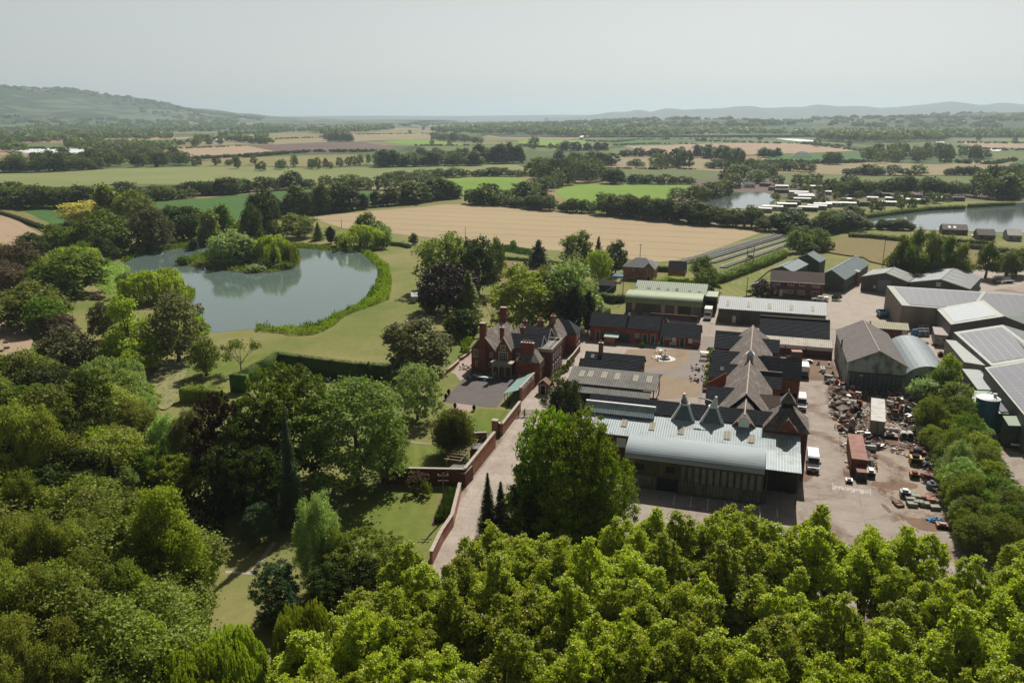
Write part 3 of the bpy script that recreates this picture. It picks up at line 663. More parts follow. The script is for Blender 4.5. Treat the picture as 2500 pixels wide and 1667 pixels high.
hills('hills', 400, 9000, 190, 7800, 11800, 26, malvern, HILLF)
def lowhills(x, y):
    a = math.sin(x*.00035+1.9)*.5+math.sin(x*.0009+.4)*.3+math.sin(x*.0021)*.2
    u = CX+F*x/(12000)
    k = math.exp(-((y-12500)/1500)**2); return max(-.5, (50+26*a)*k-.5)
hills('hills', -9000, 11000, 120, 9500, 16000, 26, lowhills, HILLF)
def rise(x, y):   # wooded ground swelling up beyond the plain, right of centre
    u = CX+F*x/(y*ct+H*st); k = math.exp(-((y-4200)/1300)**2); w_ = interp([(1150, 0), (1300, .3), (1600, .55), (1850, .8), (2100, 1), (2900, 1.1)], u)
    return max(-.5, 52*w_*k*(1+.25*math.sin(x*.003)+.15*math.sin(x*.007+y*.002))-.5)
m, t, o = nt('wooded_rise'); g = N(t); v = g.pos()
c = g.mix(g.ramp(g.noise(v, .003, 8, .7), .34, .52), (.11, .125, .05), g.mix(g.ramp(g.noise(v, .03, 4, .7), .35, .65), (.022, .042, .018), (.05, .075, .03)))
g.bsdf(o, c, .95, 0, .1); RISEM = m
hills('hills', -900, 6800, 90, 2300, 7800, 50, rise, RISEM)
# ------------------------------------------------------------------ fields
ZF = [0.05]
def field(name, pts, m):
    ZF[0] += .012; return sheet(name, pts, ZF[0], m)
n_ = '_'
field('wheat_field', [(n_,x,y) for x,y in [(757,532),(800,526),(900,516),(1015,507),(1090,499),(1180,499),(1330,511),(1465,525),(1600,537),(1711,541),(1850,556),(1877,561),(1766,602),(1707,621),(1648,636),(1610,640),(1534,633),(1440,624),(1368,613),(1290,606),(1222,601),(1125,590),(1040,580),(959,570),(835,557)]], WHEAT)
field('field', [(n_,x,y) for x,y in [(1351,468),(1393,450),(1540,448),(1690,450),(1642,485),(1560,508),(1449,514),(1399,503)]], GRN1)
field('field', [(n_,x,y) for x,y in [(1040,440),(1150,434),(1250,431),(1302,440),(1262,465),(1228,483),(1139,481),(1114,467)]], GRN1)
field('field', [(n_,x,y) for x,y in [(373,493),(500,484),(650,470),(771,458),(840,459),(932,466),(904,503),(760,522),(600,535),(480,545),(300,560),(130,548),(55,514),(200,508)]], GRN2)
field('field', [(n_,x,y) for x,y in [(-60,424),(100,420),(245,413),(350,410),(345,425),(330,448),(150,456),(-60,462)]], GRN3)
field('field', [(n_,x,y) for x,y in [(350,410),(480,407),(620,407),(740,412),(920,409),(1100,404),(1260,402),(1290,412),(1250,426),(1100,436),(960,446),(800,452),(560,450),(332,450)]], GRN3)
field('field', [(n_,x,y) for x,y in [(1452,407),(1560,410),(1697,415),(1765,418),(1741,441),(1600,444),(1470,444)]], GRN4)
field('field', [(n_,x,y) for x,y in [(1905,421),(2100,428),(2300,430),(2620,428),(2620,466),(2300,470),(2060,466),(1916,446)]], GRN4)
field('field', [(n_,x,y) for x,y in [(1500,380),(1600,382),(1700,385),(1760,390),(1860,412),(1700,413),(1560,408),(1470,402)]], TAN)
field('field', [(n_,x,y) for x,y in [(1960,404),(2130,399),(2300,402),(2440,390),(2480,400),(2470,428),(2200,428),(1975,421)]], TAN)
field('field', [(n_,x,y) for x,y in [(1520,357),(1690,352),(1850,349),(1960,351),(2050,358),(2112,368),(2000,373),(1860,377),(1692,382),(1600,375)]], PINK)
field('field', [(n_,x,y) for x,y in [(1850,378),(1927,375),(2112,371),(2120,397),(2020,399),(1900,400)]], GRN2)
field('field', [(n_,x,y) for x,y in [(2390,376),(2480,370),(2600,372),(2600,392),(2440,392)]], GRN4)
field('field', [(n_,x,y) for x,y in [(2330,347),(2600,349),(2600,362),(2400,362)]], PINK)
field('field', [(n_,x,y) for x,y in [(2360,363),(2450,364),(2440,369),(2370,368)]], mk('crop_cover', (.62,.64,.62), rough=.6))
field('field', [(n_,x,y) for x,y in [(1890,339),(1950,340),(2000,345),(1960,346)]], MATS['crop_cover'])
field('field', [(n_,x,y) for x,y in [(1482,351),(1537,341),(1692,350),(1640,355),(1500,357)]], GRN2)
field('field', [(n_,x,y) for x,y in [(1262,344),(1330,341),(1430,343),(1437,356),(1393,368),(1330,360),(1268,352)]], GRN1)
field('field', [(n_,x,y) for x,y in [(1200,328),(1400,334),(1440,341),(1260,341),(1180,334)]], TAN)
field('field', [(n_,x,y) for x,y in [(600,356),(788,349),(879,347),(967,360),(926,370),(820,374),(710,375)]], PLOUGH)
field('field', [(n_,x,y) for x,y in [(431,363),(600,356),(690,373),(650,379),(470,389)]], WHEAT2)
field('field', [(n_,x,y) for x,y in [(475,396),(560,389),(650,383),(780,379),(876,378),(918,402),(780,408),(600,406),(482,407)]], OLIVE)
field('field', [(n_,x,y) for x,y in [(560,333),(605,326),(752,324),(795,335),(655,342),(590,345)]], OLIVE)
field('field', [(n_,x,y) for x,y in [(640,344),(796,337),(800,348),(655,354)]], TAN)
field('field', [(n_,x,y) for x,y in [(862,330),(1053,329),(1053,340),(918,344),(865,347)]], TAN)
field('field', [(n_,x,y) for x,y in [(920,346),(1000,341),(1053,342),(1153,355),(1015,356)]], GRN1)
field('field', [(n_,x,y) for x,y in [(865,322),(940,315),(1053,318),(1060,326),(870,328)]], OLIVE)
field('field', [(n_,x,y) for x,y in [(20,346),(150,342),(290,338),(480,335),(480,340),(250,346),(30,350)]], PINK)
field('field', [(n_,x,y) for x,y in [(0,326),(200,324),(560,322),(560,325),(200,331),(0,333)]], OLIVE)
field('field', [(n_,x,y) for x,y in [(400,350),(520,343),(600,345),(640,352),(480,357)]], TAN)
field('field', [(n_,x,y) for x,y in [(300,345),(480,343),(420,351),(330,353)]], GRN2)
field('field', [(n_,x,y) for x,y in [(0,352),(150,350),(165,360),(0,363)]], GRN4)
field('crop_covers', [(n_,x,y) for x,y in [(20,366),(60,363),(170,362),(230,368),(255,374),(200,379),(60,374)]], MATS['crop_cover'])
# near left stubble, meadow by the hangars, paddock
field('stubble_field', [('N1',-200,1150),('N1',10,1170),('N1',160,1230),('N1',300,1320),('N1',380,1370),('N1',150,1480),('E1',60,420),('E1',-60,1000),('E1',-400,1100)], WHEAT2)
field('stubble_field', [('F1',-300,-150),('F1',60,-60),('F1',230,20),('F1',320,140),('F1',260,300),('F1',110,470),('F1',60,640),('F1',-300,700)], WHEAT2)
field('meadow', [('C',-300,330),('C',30,160),('C',180,135),('C',740,175),('C',900,250),('C',1700,280),('C',2600,330),('C',2600,520),('C',1900,560),('C',640,530),('C',380,470),('C',300,420),('C',60,390)], DRY)
field('paddock', [('A',470,520),('A',640,500),('A',1050,560),('A',1030,600),('A',700,740),('A',480,800),('A',430,720)], DRY)
field('track', [('N1',0,1135),('N1',110,1140),('N1',300,1210),('N1',470,1290),('N1',380,1330),('N1',180,1200),('N1',0,1160)], DRY)
field('lawn', [('B',720,850),('B',830,740),('B',1100,620),('B',1500,520),('B',1900,330),('B',1960,360),('B',1440,600),('B',1250,760),('B',1260,900),('B',800,1000)], LAWN)
# ------------------------------------------------------------------ water
POND = chaikin([(330,612),(357,613),(420,606),(485,600),(540,596),(640,592),(716,598),(740,604),(797,609),(850,613),(885,620),(918,645),(923,672),(912,708),(890,735),(862,750),(818,772),(767,794),(716,803),(626,802),(560,808),(512,816),(497,796),(467,788),(452,760),(444,740),(400,720),(340,690),(305,660),(296,640)], 2)
ZW = .02
pond = MB(); pond.add([tuple(P(x, y)[:2])+(.03,) for x, y in POND], [tuple(range(len(POND)))], WATER); pond.build('pond_water', kind='structure')
ISL = chaikin([(426,646),(440,636),(478,626),(520,612),(560,604),(640,598),(700,604),(730,622),(737,640),(722,652),(690,662),(638,668),(590,666),(550,660),(508,654),(470,650)], 2)
ib = MB(); ib.slab([P(x, y)+Vector((0, 0, .16)) for x, y in ISL], .14, EARTH); ib.build('island', kind='structure')
def chaikin2(p): return [('Y', *c_) for c_ in chaikin([(a, b_) for _k, a, b_ in p], 2)]
def lake(name, pts, z, m):
    w = [tuple(K(*p)[:2])+(z,) for p in pts]; b = MB(); b.add(w, [tuple(range(len(w)))], m); return b.build(name, kind='structure')
lake('lake_water', [('_',x,y) for x,y in chaikin([(1705,497),(1767,474),(1850,468),(1880,474),(1893,486),(1891,497),(1866,505),(1830,511),(1753,509)],2)], .2, WATER2)
lake('lake_water', [('_',x,y) for x,y in [(2092,542),(2107,529),(2140,526),(2179,522),(2260,515),(2356,506),(2420,500),(2477,496),(2560,493),(2900,486),(2900,590),(2500,570),(2400,567),(2303,565),(2180,556),(2099,549)]], .2, WATER2)
lake('pond_weed_water', [('F1',x,y) for x,y in chaikin([(1440,470),(1500,400),(1560,360),(1650,330),(1740,330),(1790,400),(1780,480),(1730,560),(1700,700),(1560,820),(1460,700),(1410,560)],2)], .2, WEEDW)
# ------------------------------------------------------------------ yards, lane, drives
sheet('yard', [('_',x,y) for x,y in [(900,1900),(1045,1388),(1062,1330),(1135,1190),(1215,1075),(1265,985),(1330,905),(1412,858),(1428,815),(1440,790),(1526,768),(1640,775),(1740,792),(1750,756),(1770,735),(1850,727),(2010,733),(2030,700),(2060,684),(2110,664),(2170,652),(2300,648),(2380,655),(2450,642),(2600,630),(2900,700),(2900,1900)]], .016, CONC)
sheet('lane', [('_',x,y) for x,y in [(960,1700),(1054,1388),(1072,1330),(1143,1194),(1222,1078),(1272,988),(1338,908),(1416,862),(1440,812),(1530,800),(1530,830),(1420,880),(1375,960),(1320,1080),(1250,1210),(1190,1400),(1160,1700)]], .028, LANE)
sheet('courtyard', [('S',945,650),('S',2050,640),('S',2030,1080),('S',1960,1180),('S',1950,1330),('S',1340,1370),('S',1400,1200),('S',1260,960),('S',900,720)], .028, GRAVEL)
sheet('courtyard_path', [('S',1840,660),('S',2010,480),('S',2200,480),('S',2130,900),('S',2040,1200),('S',1950,1450),('S',1960,1120),('S',1500,1010),('S',1210,1000),('S',1190,930),('S',1600,950),('S',1780,830)], .040, GREYGRAVEL)
sheet('forecourt', [('S',280,380),('S',410,470),('S',2000,640),('S',1780,650),('S',930,660),('S',880,750),('S',330,680),('S',230,690),('S',270,450)], .040, CONCL)
sheet('forecourt', [('C',420,560),('C',2500,520),('C',2700,700),('C',1800,860),('C',600,1300),('C',-200,1320),('C',-330,1150),('C',-50,860),('C',250,800)], .034, CONCL)
sheet('forecourt', [('_', x, y) for x, y in [(1700,685),(1757,690),(1760,790),(1640,788),(1640,770),(1692,750)]], .03, CONCL)
sheet('hangar_yard', [('W',880,400),('W',1340,470),('W',1330,700),('W',1150,900),('W',1000,500)], .034, LANE)
sheet('scrapyard', [('Y',250,120),('Y',330,20),('Y',700,10),('Y',1250,60),('Y',1650,1300),('Y',1500,1480),('Y',1060,1440),('Y',900,1160),('Y',440,930),('Y',380,500),('Y',300,300)], .028, m_conc('scrapyard_concrete', (.36,.30,.245), (.29,.23,.18), (.14,.08,.05), 6, .49, .58))
for pts in ([(1020,1330),(1180,1345),(1330,1420),(1520,1400),(1560,1470),(1300,1480),(1120,1440)], [(-10,880),(60,870),(150,900),(130,960),(40,1000),(-5,960)], [(690,980),(900,1000),(1120,990),(1200,1050),(960,1080),(760,1040)], [(790,1200),(850,1210),(920,1290),(890,1300)]):
    sheet('dirt_patch', chaikin2([('Y', a, c_) for a, c_ in pts]), .041, DIRT)
sheet('weedy_ground', [('O',1190,790),('O',1900,720),('O',2000,1000),('O',1990,1110),('O',1450,1090),('O',1440,1050)], .028, DIRT)
sheet('manor_drive', [('G',560,255),('G',660,150),('G',740,60),('G',800,20),('G',1240,100),('G',1230,90),('G',1080,165),('G',975,300),('G',800,285)], .02, TARMAC)
sheet('manor_path', [('G',640,300),('G',650,262),('G',830,285),('G',770,330),('G',700,320)], .032, PAVE)
sheet('garden_path', [('G',770,470),('G',850,490),('G',930,505),('G',930,490),('G',780,455)], .02, TARMAC)
sheet('terrace', [('M',0,1110),('M',60,1070),('M',150,900),('M',345,760),('M',345,1060),('M',250,1180),('M',150,1240),('M',70,1130)], .03, PAVE)
sheet('garden_path', [('G',230,540),('G',470,575),('G',468,585),('G',230,552)], .02, PAVE)
sheet('hedge_court', [('F2',1000,440),('F2',1100,420),('F2',1950,480),('F2',2250,520),('F2',2300,600),('F2',1900,590),('F2',1300,480)], .02, TARMAC)
sheet('farmland_path', [('D1',1670,735),('D1',1850,745),('D1',2020,520),('D1',2050,530),('D1',1870,765),('D1',1670,755)], .02, LANE)
sheet('lawn', [('G',-100,930),('G',560,940),('G',520,1080),('G',380,1330),('G',-300,1400)], .02, LAWN2)
sheet('lawn', [('G',270,560),('G',640,600),('G',600,780),('G',100,770)], .02, LAWN2)
sheet('lawn', [('G',780,300),('G',1090,320),('G',1080,380),('G',930,490),('G',780,460),('G',760,380)], .024, LAWN2)
sheet('border_soil', [('G',560,960),('G',700,930),('G',620,1180),('G',560,1190),('G',470,1200)], .03, DIRT)
sheet('field_verge', [('F2',260,500),('F2',700,380),('F2',1050,250),('F2',1080,215),('F2',880,260),('F2',560,300),('F2',300,420)], .02, LAWN2)
PL = MB()    # parking bay lines
for x0, y0, x1, y1 in [(1018,1045,1000,1145),(1170,1068,1155,1168),(1325,1088,1315,1195),(1640,1132,1640,1240),(1800,1158,1802,1265),(1962,1185,1966,1260),(1480,1110,1478,1215)]:
    a, b_ = K('L', x0, y0), K('L', x1, y1); d = (b_-a).normalized(); s_ = Vector((-d.y, d.x, 0))*.06; d = (b_-a)*1.0
    PL.add([tuple(p)[:2]+(.034,) for p in (a+s_, a-s_, b_-s_, b_+s_)], [(0, 1, 2, 3)], mk('road_paint', (.80,.79,.77), (.6,.57,.54), 3))
PL.build('parking_lines', kind='structure')
fp = [K('Y', 333, 1000), K('Y', 700, 1058), K('Y', 706, 1128), K('Y', 335, 1078)]
pm = MB(); wp = mk('worn_white_paint', (.50,.46,.42), (.30,.245,.2), 2.2, lo=.4, hi=.6)
def gl(a, b_, w_=.12, z=.040):
    d = (b_-a).normalized(); s_ = Vector((-d.y, d.x, 0))*w_/2; pm.add([tuple(p)[:2]+(z,) for p in (a+s_, a-s_, b_-s_, b_+s_)], [(0, 1, 2, 3)], wp)
for i in range(4): gl(fp[i], fp[(i+1) % 4])
ux, uy = (fp[1]-fp[0]), (fp[3]-fp[0])
for i in range(44):                              # worn, unreadable painted strokes inside the box
    s_ = .03+.94*i/44; k = (i*37) % 11
    if k < 9: gl(fp[0]+ux*s_+uy*(.2+.03*(k % 3)), fp[0]+ux*s_+uy*(.8-.05*(k % 4)), .13)
    if k % 2: gl(fp[0]+ux*s_+uy*.5, fp[0]+ux*(s_+.014)+uy*.5, .12, .044)
pm.build('road_markings', kind='structure')
# ------------------------------------------------------------------ buildings
class Bld:
    def __init__(s, name, O, ang, label, cat, group=None):
        s.O = Vector((O[0], O[1], 0)); s.ang = ang; s.e = empty(name, s.O, ang, label=label, cat=cat, group=group)
        s.ex = Vector((math.cos(ang), math.sin(ang), 0)); s.ey = Vector((-math.sin(ang), math.cos(ang), 0))
    def loc(s, p): d = Vector((p[0], p[1], 0))-s.O; return d.dot(s.ex), d.dot(s.ey)
    def hit(s, k, x, y, p0, n):
        """local point where the sight line of a picture point meets a local plane"""
        d = ray(*q(k, x, y)); o_ = Vector((0, 0, H))-s.O; lo = Vector((o_.dot(s.ex), o_.dot(s.ey), o_.z)); ld = Vector((d.dot(s.ex), d.dot(s.ey), d.z))
        n = Vector(n); t_ = (Vector(p0)-lo).dot(n)/ld.dot(n); return lo+ld*t_
    def rect(s, k, x0, y0, x1, y1, face, c):
        p0, n = ((0, c, 0), (0, 1, 0)) if face == 'f' else ((c, 0, 0), (1, 0, 0))
        a = s.hit(k, x0, (y0+y1)/2, p0, n); b_ = s.hit(k, x1, (y0+y1)/2, p0, n); t_ = s.hit(k, (x0+x1)/2, y0, p0, n); l = s.hit(k, (x0+x1)/2, y1, p0, n)
        i = 0 if face == 'f' else 1; return min(a[i], b_[i]), max(a[i], b_[i]), max(l.z, .02), t_.z
    def part(s, name, mb, par=None, smooth=False, label=None): return mb.build(name, par or s.e, smooth, label=label)
    def _pn(s, mb, face, c, u0, u1, z0, z1, d0, d1, m):
        if face == 'f': mb.box(u0, c-d1, z0, u1, c-d0, z1, m)
        else: mb.box(c+d0, u0, z0, c+d1, u1, z1, m)
    def window(s, face, c, u0, u1, z0, z1, nx=2, nz=2, fm=None, gm=None, ft=.09, name='window', sur=None):
        fm = fm or WHITE; gm = gm or GLASS; f = MB()
        if sur: s._pn(f, face, c, u0-.18, u1+.18, z0-.15, z1+.2, -.05, .03, sur)
        for a, b_, e, g_ in ((u0, u1, z0, z0+ft), (u0, u1, z1-ft, z1), (u0, u0+ft, z0+ft, z1-ft), (u1-ft, u1, z0+ft, z1-ft)): s._pn(f, face, c, a, b_, e, g_, .02, .09, fm)
        for i in range(1, nx): m_ = u0+(u1-u0)*i/nx; s._pn(f, face, c, m_-ft*.35, m_+ft*.35, z0+ft, z1-ft, .035, .08, fm)
        for i in range(1, nz): m_ = z0+(z1-z0)*i/nz; s._pn(f, face, c, u0+ft, u1-ft, m_-ft*.3, m_+ft*.3, .037, .077, fm)
        w = s.part(name, f); g2 = MB(); s._pn(g2, face, c, u0+ft*.9, u1-ft*.9, z0+ft*.9, z1-ft*.9, .0, .035, gm); s.part('pane', g2, w); return w
    def wins(s, k, rects, face, c, nx=2, nz=2, **kw):
        for r in rects: a, b_, l, t_ = s.rect(k, *r[:4], face, c); s.window(face, c, a, b_, l, t_, *(r[4:6] if len(r) > 4 else (nx, nz)), **kw)
    def door(s, face, c, u0, u1, z1, m=None, fm=None, z0=.03, name='door', glaz=True):
        f = MB(); s._pn(f, face, c, u0, u1, z0, z1, 0, .05, m or DOORG); d_ = s.part(name, f); r = MB(); t_ = .1; fm = fm or WHITE
        for a, b_, e, g_ in ((u0-t_, u1+t_, z1, z1+t_), (u0-t_, u0, z0, z1), (u1, u1+t_, z0, z1)): s._pn(r, face, c, a, b_, e, g_, 0, .09, fm)
        s.part('frame', r, d_); h = MB(); s._pn(h, face, c, u1-.16, u1-.1, .95, 1.05, .05, .11, STEEL); s.part('handle', h, d_); return d_
    def doors(s, k, rects, face, c, **kw):
        for r in rects: a, b_, l, t_ = s.rect(k, *r, face, c); s.door(face, c, a+.08, b_-.08, t_-.05, **kw)
    def slope(s, mb, e0, e1, r1, r0, m, th=.16): mb.slab([e0, e1, r1, r0], th, m); return mb
    def gable(s, x0, x1, y0, y1, he, hr, wm, rm, axis='x', ov=.3, name='wall', rname='roof', hip0=0, hip1=0, ridge=None, wall=True, th=.16, yr=None):
        """a gabled or hipped body; axis = direction of the ridge"""
        if axis == 'x': A0, A1, B0, B1 = x0, x1, y0, y1; f = lambda a, b_, z: (a, b_, z)
        else: A0, A1, B0, B1 = y0, y1, x0, x1; f = lambda a, b_, z: (b_, a, z)
        bm = yr if yr is not None else (B0+B1)/2; w = MB(); r = MB(); t0 = (hr-he)/(bm-B0); t1 = (hr-he)/(B1-bm)
        if wall:
            if not hip0 and not hip1: w.ext([(B0, -.1), (B1, -.1), (B1, he-.02), (bm, hr-.05), (B0, he-.02)], axis, A0, A1, wm)
            else: w.box(x0, y0, -.1, x1, y1, he, wm)
            s.part(name, w)
        a0 = A0+hip0 if hip0 else A0-ov; a1 = A1-hip1 if hip1 else A1+ov; z = th*.6
        e00 = f(A0-ov, B0-ov, he-ov*t0+z); e10 = f(A1+ov, B0-ov, he-ov*t0+z); e01 = f(A0-ov, B1+ov, he-ov*t1+z); e11 = f(A1+ov, B1+ov, he-ov*t1+z)
        q0 = f(a0, bm, hr+z); q1 = f(a1, bm, hr+z)
        for poly in ([e00, e10, q1, q0], [e11, e01, q0, q1]): r.slab(poly, th, rm)
        if hip0: r.slab([e01, e00, q0], th, rm)
        if hip1: r.slab([e10, e11, q1], th, rm)
        ro = s.part(rname, r)
        if ridge: c = MB(); c.tube([Vector(q0)+Vector((0, 0, .02)), Vector(q1)+Vector((0, 0, .02))], .14, ridge, 6); s.part('ridge_cap', c, ro)
        return ro
    def chimney(s, x, y, z0, z1, wx=.9, wy=.7, pots=2, m=None, par=None):
        c = MB(); c.box(x-wx/2, y-wy/2, z0, x+wx/2, y+wy/2, z1, m or BRICK); c.box(x-wx/2-.1, y-wy/2-.1, z1-.35, x+wx/2+.1, y+wy/2+.1, z1-.12, m or BRICK); c.box(x-wx/2-.06, y-wy/2-.06, z1, x+wx/2+.06, y+wy/2+.06, z1+.08, COPING)
        c_ = s.part('chimney', c)
        for i in range(pots):
            px = x+(i-(pots-1)/2)*(wx*.8/max(1, pots)); p = MB(); p.tube([(px, y, z1+.06), (px, y, z1+.35), (px, y, z1+.6)], [.17, .13, .16], TERRA, 8); s.part('chimney_pot', p, c_)
        return c_
def sky_lights(B, k, pts, p0, n, w, l, m, name='rooflight', ax=None):
    """flush panels on a roof plane at picture points; w along x, l along the slope"""
    n = Vector(n).normalized(); ux = Vector(ax or (1, 0, 0)); ux = (ux-n*ux.dot(n)).normalized(); uy = n.cross(ux)
    for pt in pts:
        c = B.hit(k, pt[0], pt[1], p0, n)+n*.10; a = ux*(w if len(pt) < 3 else pt[2])/2; b_ = uy*(l if len(pt) < 4 else pt[3])/2
        mb = MB(); mb.slab([c-a-b_, c+a-b_, c+a+b_, c-a+b_], .05, m, tuple(-n)); B.part(name, mb)
def rng_b(name, k, rL, rR, e, zr, slope, label, cat, wm, rm, depth=None, **kw):
    """gabled range with its ridge along the estate's east-west line, from picture points of its ridge ends and front eave"""
    ze, d = fitroof(k, rL, e, zr, slope); pL, pR = K(k, *rL, zr), K(k, *rR, zr); L_ = (pR-pL).dot(EX)
    mid = (pL+pR)/2; O = mid-EX*(L_/2)-EY*d; B = Bld(name, O, GA, label, cat); B.L = L_; B.d = d; B.he = ze; B.hr = zr
    D = depth or 2*d; B.D = D; B.roof = B.gable(.3, L_-.3, .3, D-.3, ze, zr, wm, rm, yr=d, **kw); B.f = .3; B.n = (0, -(zr-ze), d); return B
# --- slate-roofed stables
S1 = rng_b('stable_block', 'S', (430,137), (1430,200), (413,312), 6.8, 38, 'long red brick stables with dark slate roof and green doors on the courtyard', 'stables', BRICK, SLATE)
S1.doors('S', [(490,388,550,510),(1150,440,1222,558),(1270,445,1332,560)], 'f', .3)
S1.wins('S', [(1045,430,1107,490,3,3)], 'f', .3)
a, b_, l, t_ = S1.rect('S', 845, 425, 960, 560, 'f', .3); S1.door('f', .3, a, b_, t_-.1, m=DOORG, fm=BRICKD, name='cart_door')
a, b_, l, t_ = S1.rect('S', 740, 400, 790, 440, 'f', .3); S1.window('f', .3, a, b_, max(2.6, l), t_, 2, 1)
v_ = MB(); p = S1.hit('S', 965, 175, (0, S1.d, S1.hr), (0, 1, 0)); v_.tube([(p.x, p.y, S1.hr-.1), (p.x, p.y, S1.hr+.45), (p.x, p.y, S1.hr+.75)], [.3, .28, .02], WHITE, 8); S1.part('ventilator', v_)
LB = Bld('brick_lean_to', S1.O+EX*0, GA, 'small brick lean-to with green sheet roof in front of the stables', 'outbuilding')
a, b_, l, t_ = LB.rect('S', 615, 460, 762, 588, 'f', -2.6); w_ = MB(); w_.box(a, -2.6, 0, b_, .26, 2.0, BRICKP); LB.part('wall', w_)
w_ = MB(); w_.slab([(a-.2, -2.9, 2.05), (b_+.9, -2.9, 2.05), (b_+.9, .2, 2.75), (a-.2, .2, 2.75)], .08, VERDI); LB.part('roof', w_)
w_ = MB(); w_.box(b_+.02, -2.2, .02, b_+.06, -1.2, 1.85, DOORG); LB.part('door', w_)
S2 = rng_b('stable_block', 'S', (1430,270), (2000,317), (1420,450), 5.3, 38, 'lower brick stable range with slate roof, right-hand end of the stables', 'stables', BRICK, SLATE)
S2.doors('S', [(1402,470,1457,578),(1680,492,1750,600)], 'f', .3)
S2.wins('S', [(1480,475,1557,513,4,1),(1882,505,1952,548,4,1)], 'f', .3)
S2.wins('S', [(1573,482,1632,550,3,1),(1802,502,1862,570,3,1)], 'f', .3, gm=WHITE)
S3 = rng_b('stable_block', 'S', (1265,152), (1940,192), (1262,262), 5.6, 36, 'reddish slate range half hidden behind the lower stables', 'stables', BRICK, mk('mottled_slate', (.07,.06,.065), (.16,.10,.10), 2.2, .8, c3=(.05,.055,.06), s3=.4), ridge=TERRA)
tv = Bld('roof_turret', K('S', 1488, 262, 4.9), GA, 'small pinkish pyramid ventilator rising between the stable roofs', 'turret'); w_ = MB(); w_.add([(-1, -1, 4.2), (1, -1, 4.2), (1, 1, 4.2), (-1, 1, 4.2), (0, 0, 6.1)], [(0, 1, 4), (1, 2, 4), (2, 3, 4), (3, 0, 4), (3, 2, 1, 0)], TILER); tv.part('pyramid_roof', w_); w_ = MB(); w_.box(-.9, -.9, 0, .9, .9, 4.2, BRICK); tv.part('wall', w_)
# --- two dark slate roofs south of the courtyard and the open shed
D1_ = rng_b('slate_outbuilding', 'S', (350,680), (1190,755), (335,840), 5.6, 36, 'dark slate-roofed building with a chimney, on the courtyard side of a pair', 'outbuilding', BRICKP, SLATE)
p = D1_.hit('S', 565, 700, (0, D1_.d, 0), (0, 1, 0)); D1_.chimney(p.x, D1_.d-.2, 4.8, 8.0, .95, .9, 1, BRICKP)
sky_lights(D1_, 'S', [(448,752)], (0, D1_.d, D1_.hr), D1_.n, .8, 1.1, GLASSL, 'skylight')
D2_ = rng_b('slate_outbuilding', 'S', (270,782), (1145,862), (262,920), 5.2, 36, 'dark slate-roofed building nearest the open shed, second of a pair', 'outbuilding', BRICKP, SLATE, depth=4.6)
OS = rng_b('open_shed', 'S', (170,897), (1400,1003), (95,1125), 5.6, 14, 'open-sided shed with grey corrugated roof and tan rooflights', 'shed', WOOD, FIBRE, wall=False, depth=10.5)
sky_lights(OS, 'S', [(297,1000),(418,1005),(612,1020),(797,1040),(1058,1065),(1252,1080)], (0, OS.d, OS.hr), OS.n, 1.15, 2.5, TANSH)
w_ = MB(); w_.slab([(2.8, -2.4, OS.he-1.1), (OS.L-.8, -2.4, OS.he-1.1), (OS.L-.8, .1, OS.he-.28), (2.8, .1, OS.he-.28)], .1, FIBRE); OS.part('lower_roof', w_)
for x in np.linspace(.5, OS.L-.4, 6):
    for y in (.5, OS.D-.6):
        w_ = MB(); w_.box(x-.12, y-.12, 0, x+.12, y+.12, OS.he+(.02 if y < 1 else .1), WOOD); OS.part('post', w_)
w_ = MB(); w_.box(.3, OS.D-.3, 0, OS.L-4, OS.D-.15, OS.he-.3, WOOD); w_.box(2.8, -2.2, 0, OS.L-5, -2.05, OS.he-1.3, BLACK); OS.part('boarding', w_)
for dx in (-.25, 0): w_ = MB(); w_.tube([(OS.L+.2, -.2, OS.he+dx-.1), (OS.L+.2, OS.d, OS.hr+dx-.1), (OS.L+.2, OS.D, OS.he+.3)], .09, WOOD, 5); OS.part('barge_board', w_)
# --- olive-green barn with curved front roof
GB = Bld('green_barn', K('A', 1672, 1050), GA, 'long olive barn with curved light-green roof above the stables', 'barn')
pr = GB.hit('B', 585, 1020, (0, 0, 0), (0, 1, 0)); gl_ = pr.x
w_ = MB(); w_.box(0, 0, -.1, gl_, 9, 4.15, OLIVEW); w_.box(1.5, 9, -.1, gl_+.4, 17, 5.4, OLIVEW); GB.part('wall', w_)
w_ = MB(); prof = [(-.35, 4.0)]+[(-.35+3.4*(1-math.cos(a_)), 4.0+2.35*math.sin(a_)) for a_ in np.linspace(.1, 1.5, 9)]+[(6, 6.35), (9, 5.9)]
for (y0, z0), (y1, z1) in zip(prof, prof[1:]): w_.slab([(-.3, y0, z0), (gl_+.3, y0, z0), (gl_+.3, y1, z1), (-.3, y1, z1)], .1, GREENR)
w_.ext([(y+.08, z-.16) for y, z in prof]+[(9, 4.2), (0, 4.2)], 'x', .0, gl_, OLIVEW)
GB.part('curved_roof', w_, smooth=False)
w_ = MB(); w_.slab([(1.2, 8.2, 5.7), (gl_+.8, 8.2, 5.7), (gl_+.8, 13.6, 8.1), (1.2, 13.6, 8.1)], .12, GREENR2); w_.slab([(1.2, 13.6, 8.1), (gl_+.8, 13.6, 8.1), (gl_+.8, 18, 6), (1.2, 18, 6)], .12, GREENR2); w_.ext([(9, 5), (17, 5), (13.6, 7.9)], 'x', 1.5, gl_+.4, OLIVEW); GB.part('upper_roof', w_)
sky_lights(GB, 'A', [(1780,785),(1900,792),(1990,796),(2080,802),(2168,808),(2290,818)], (0, 8.2, 5.7), (0, -2.4, 5.4), 1.0, 1.0, GLASSL, 'rooflight')
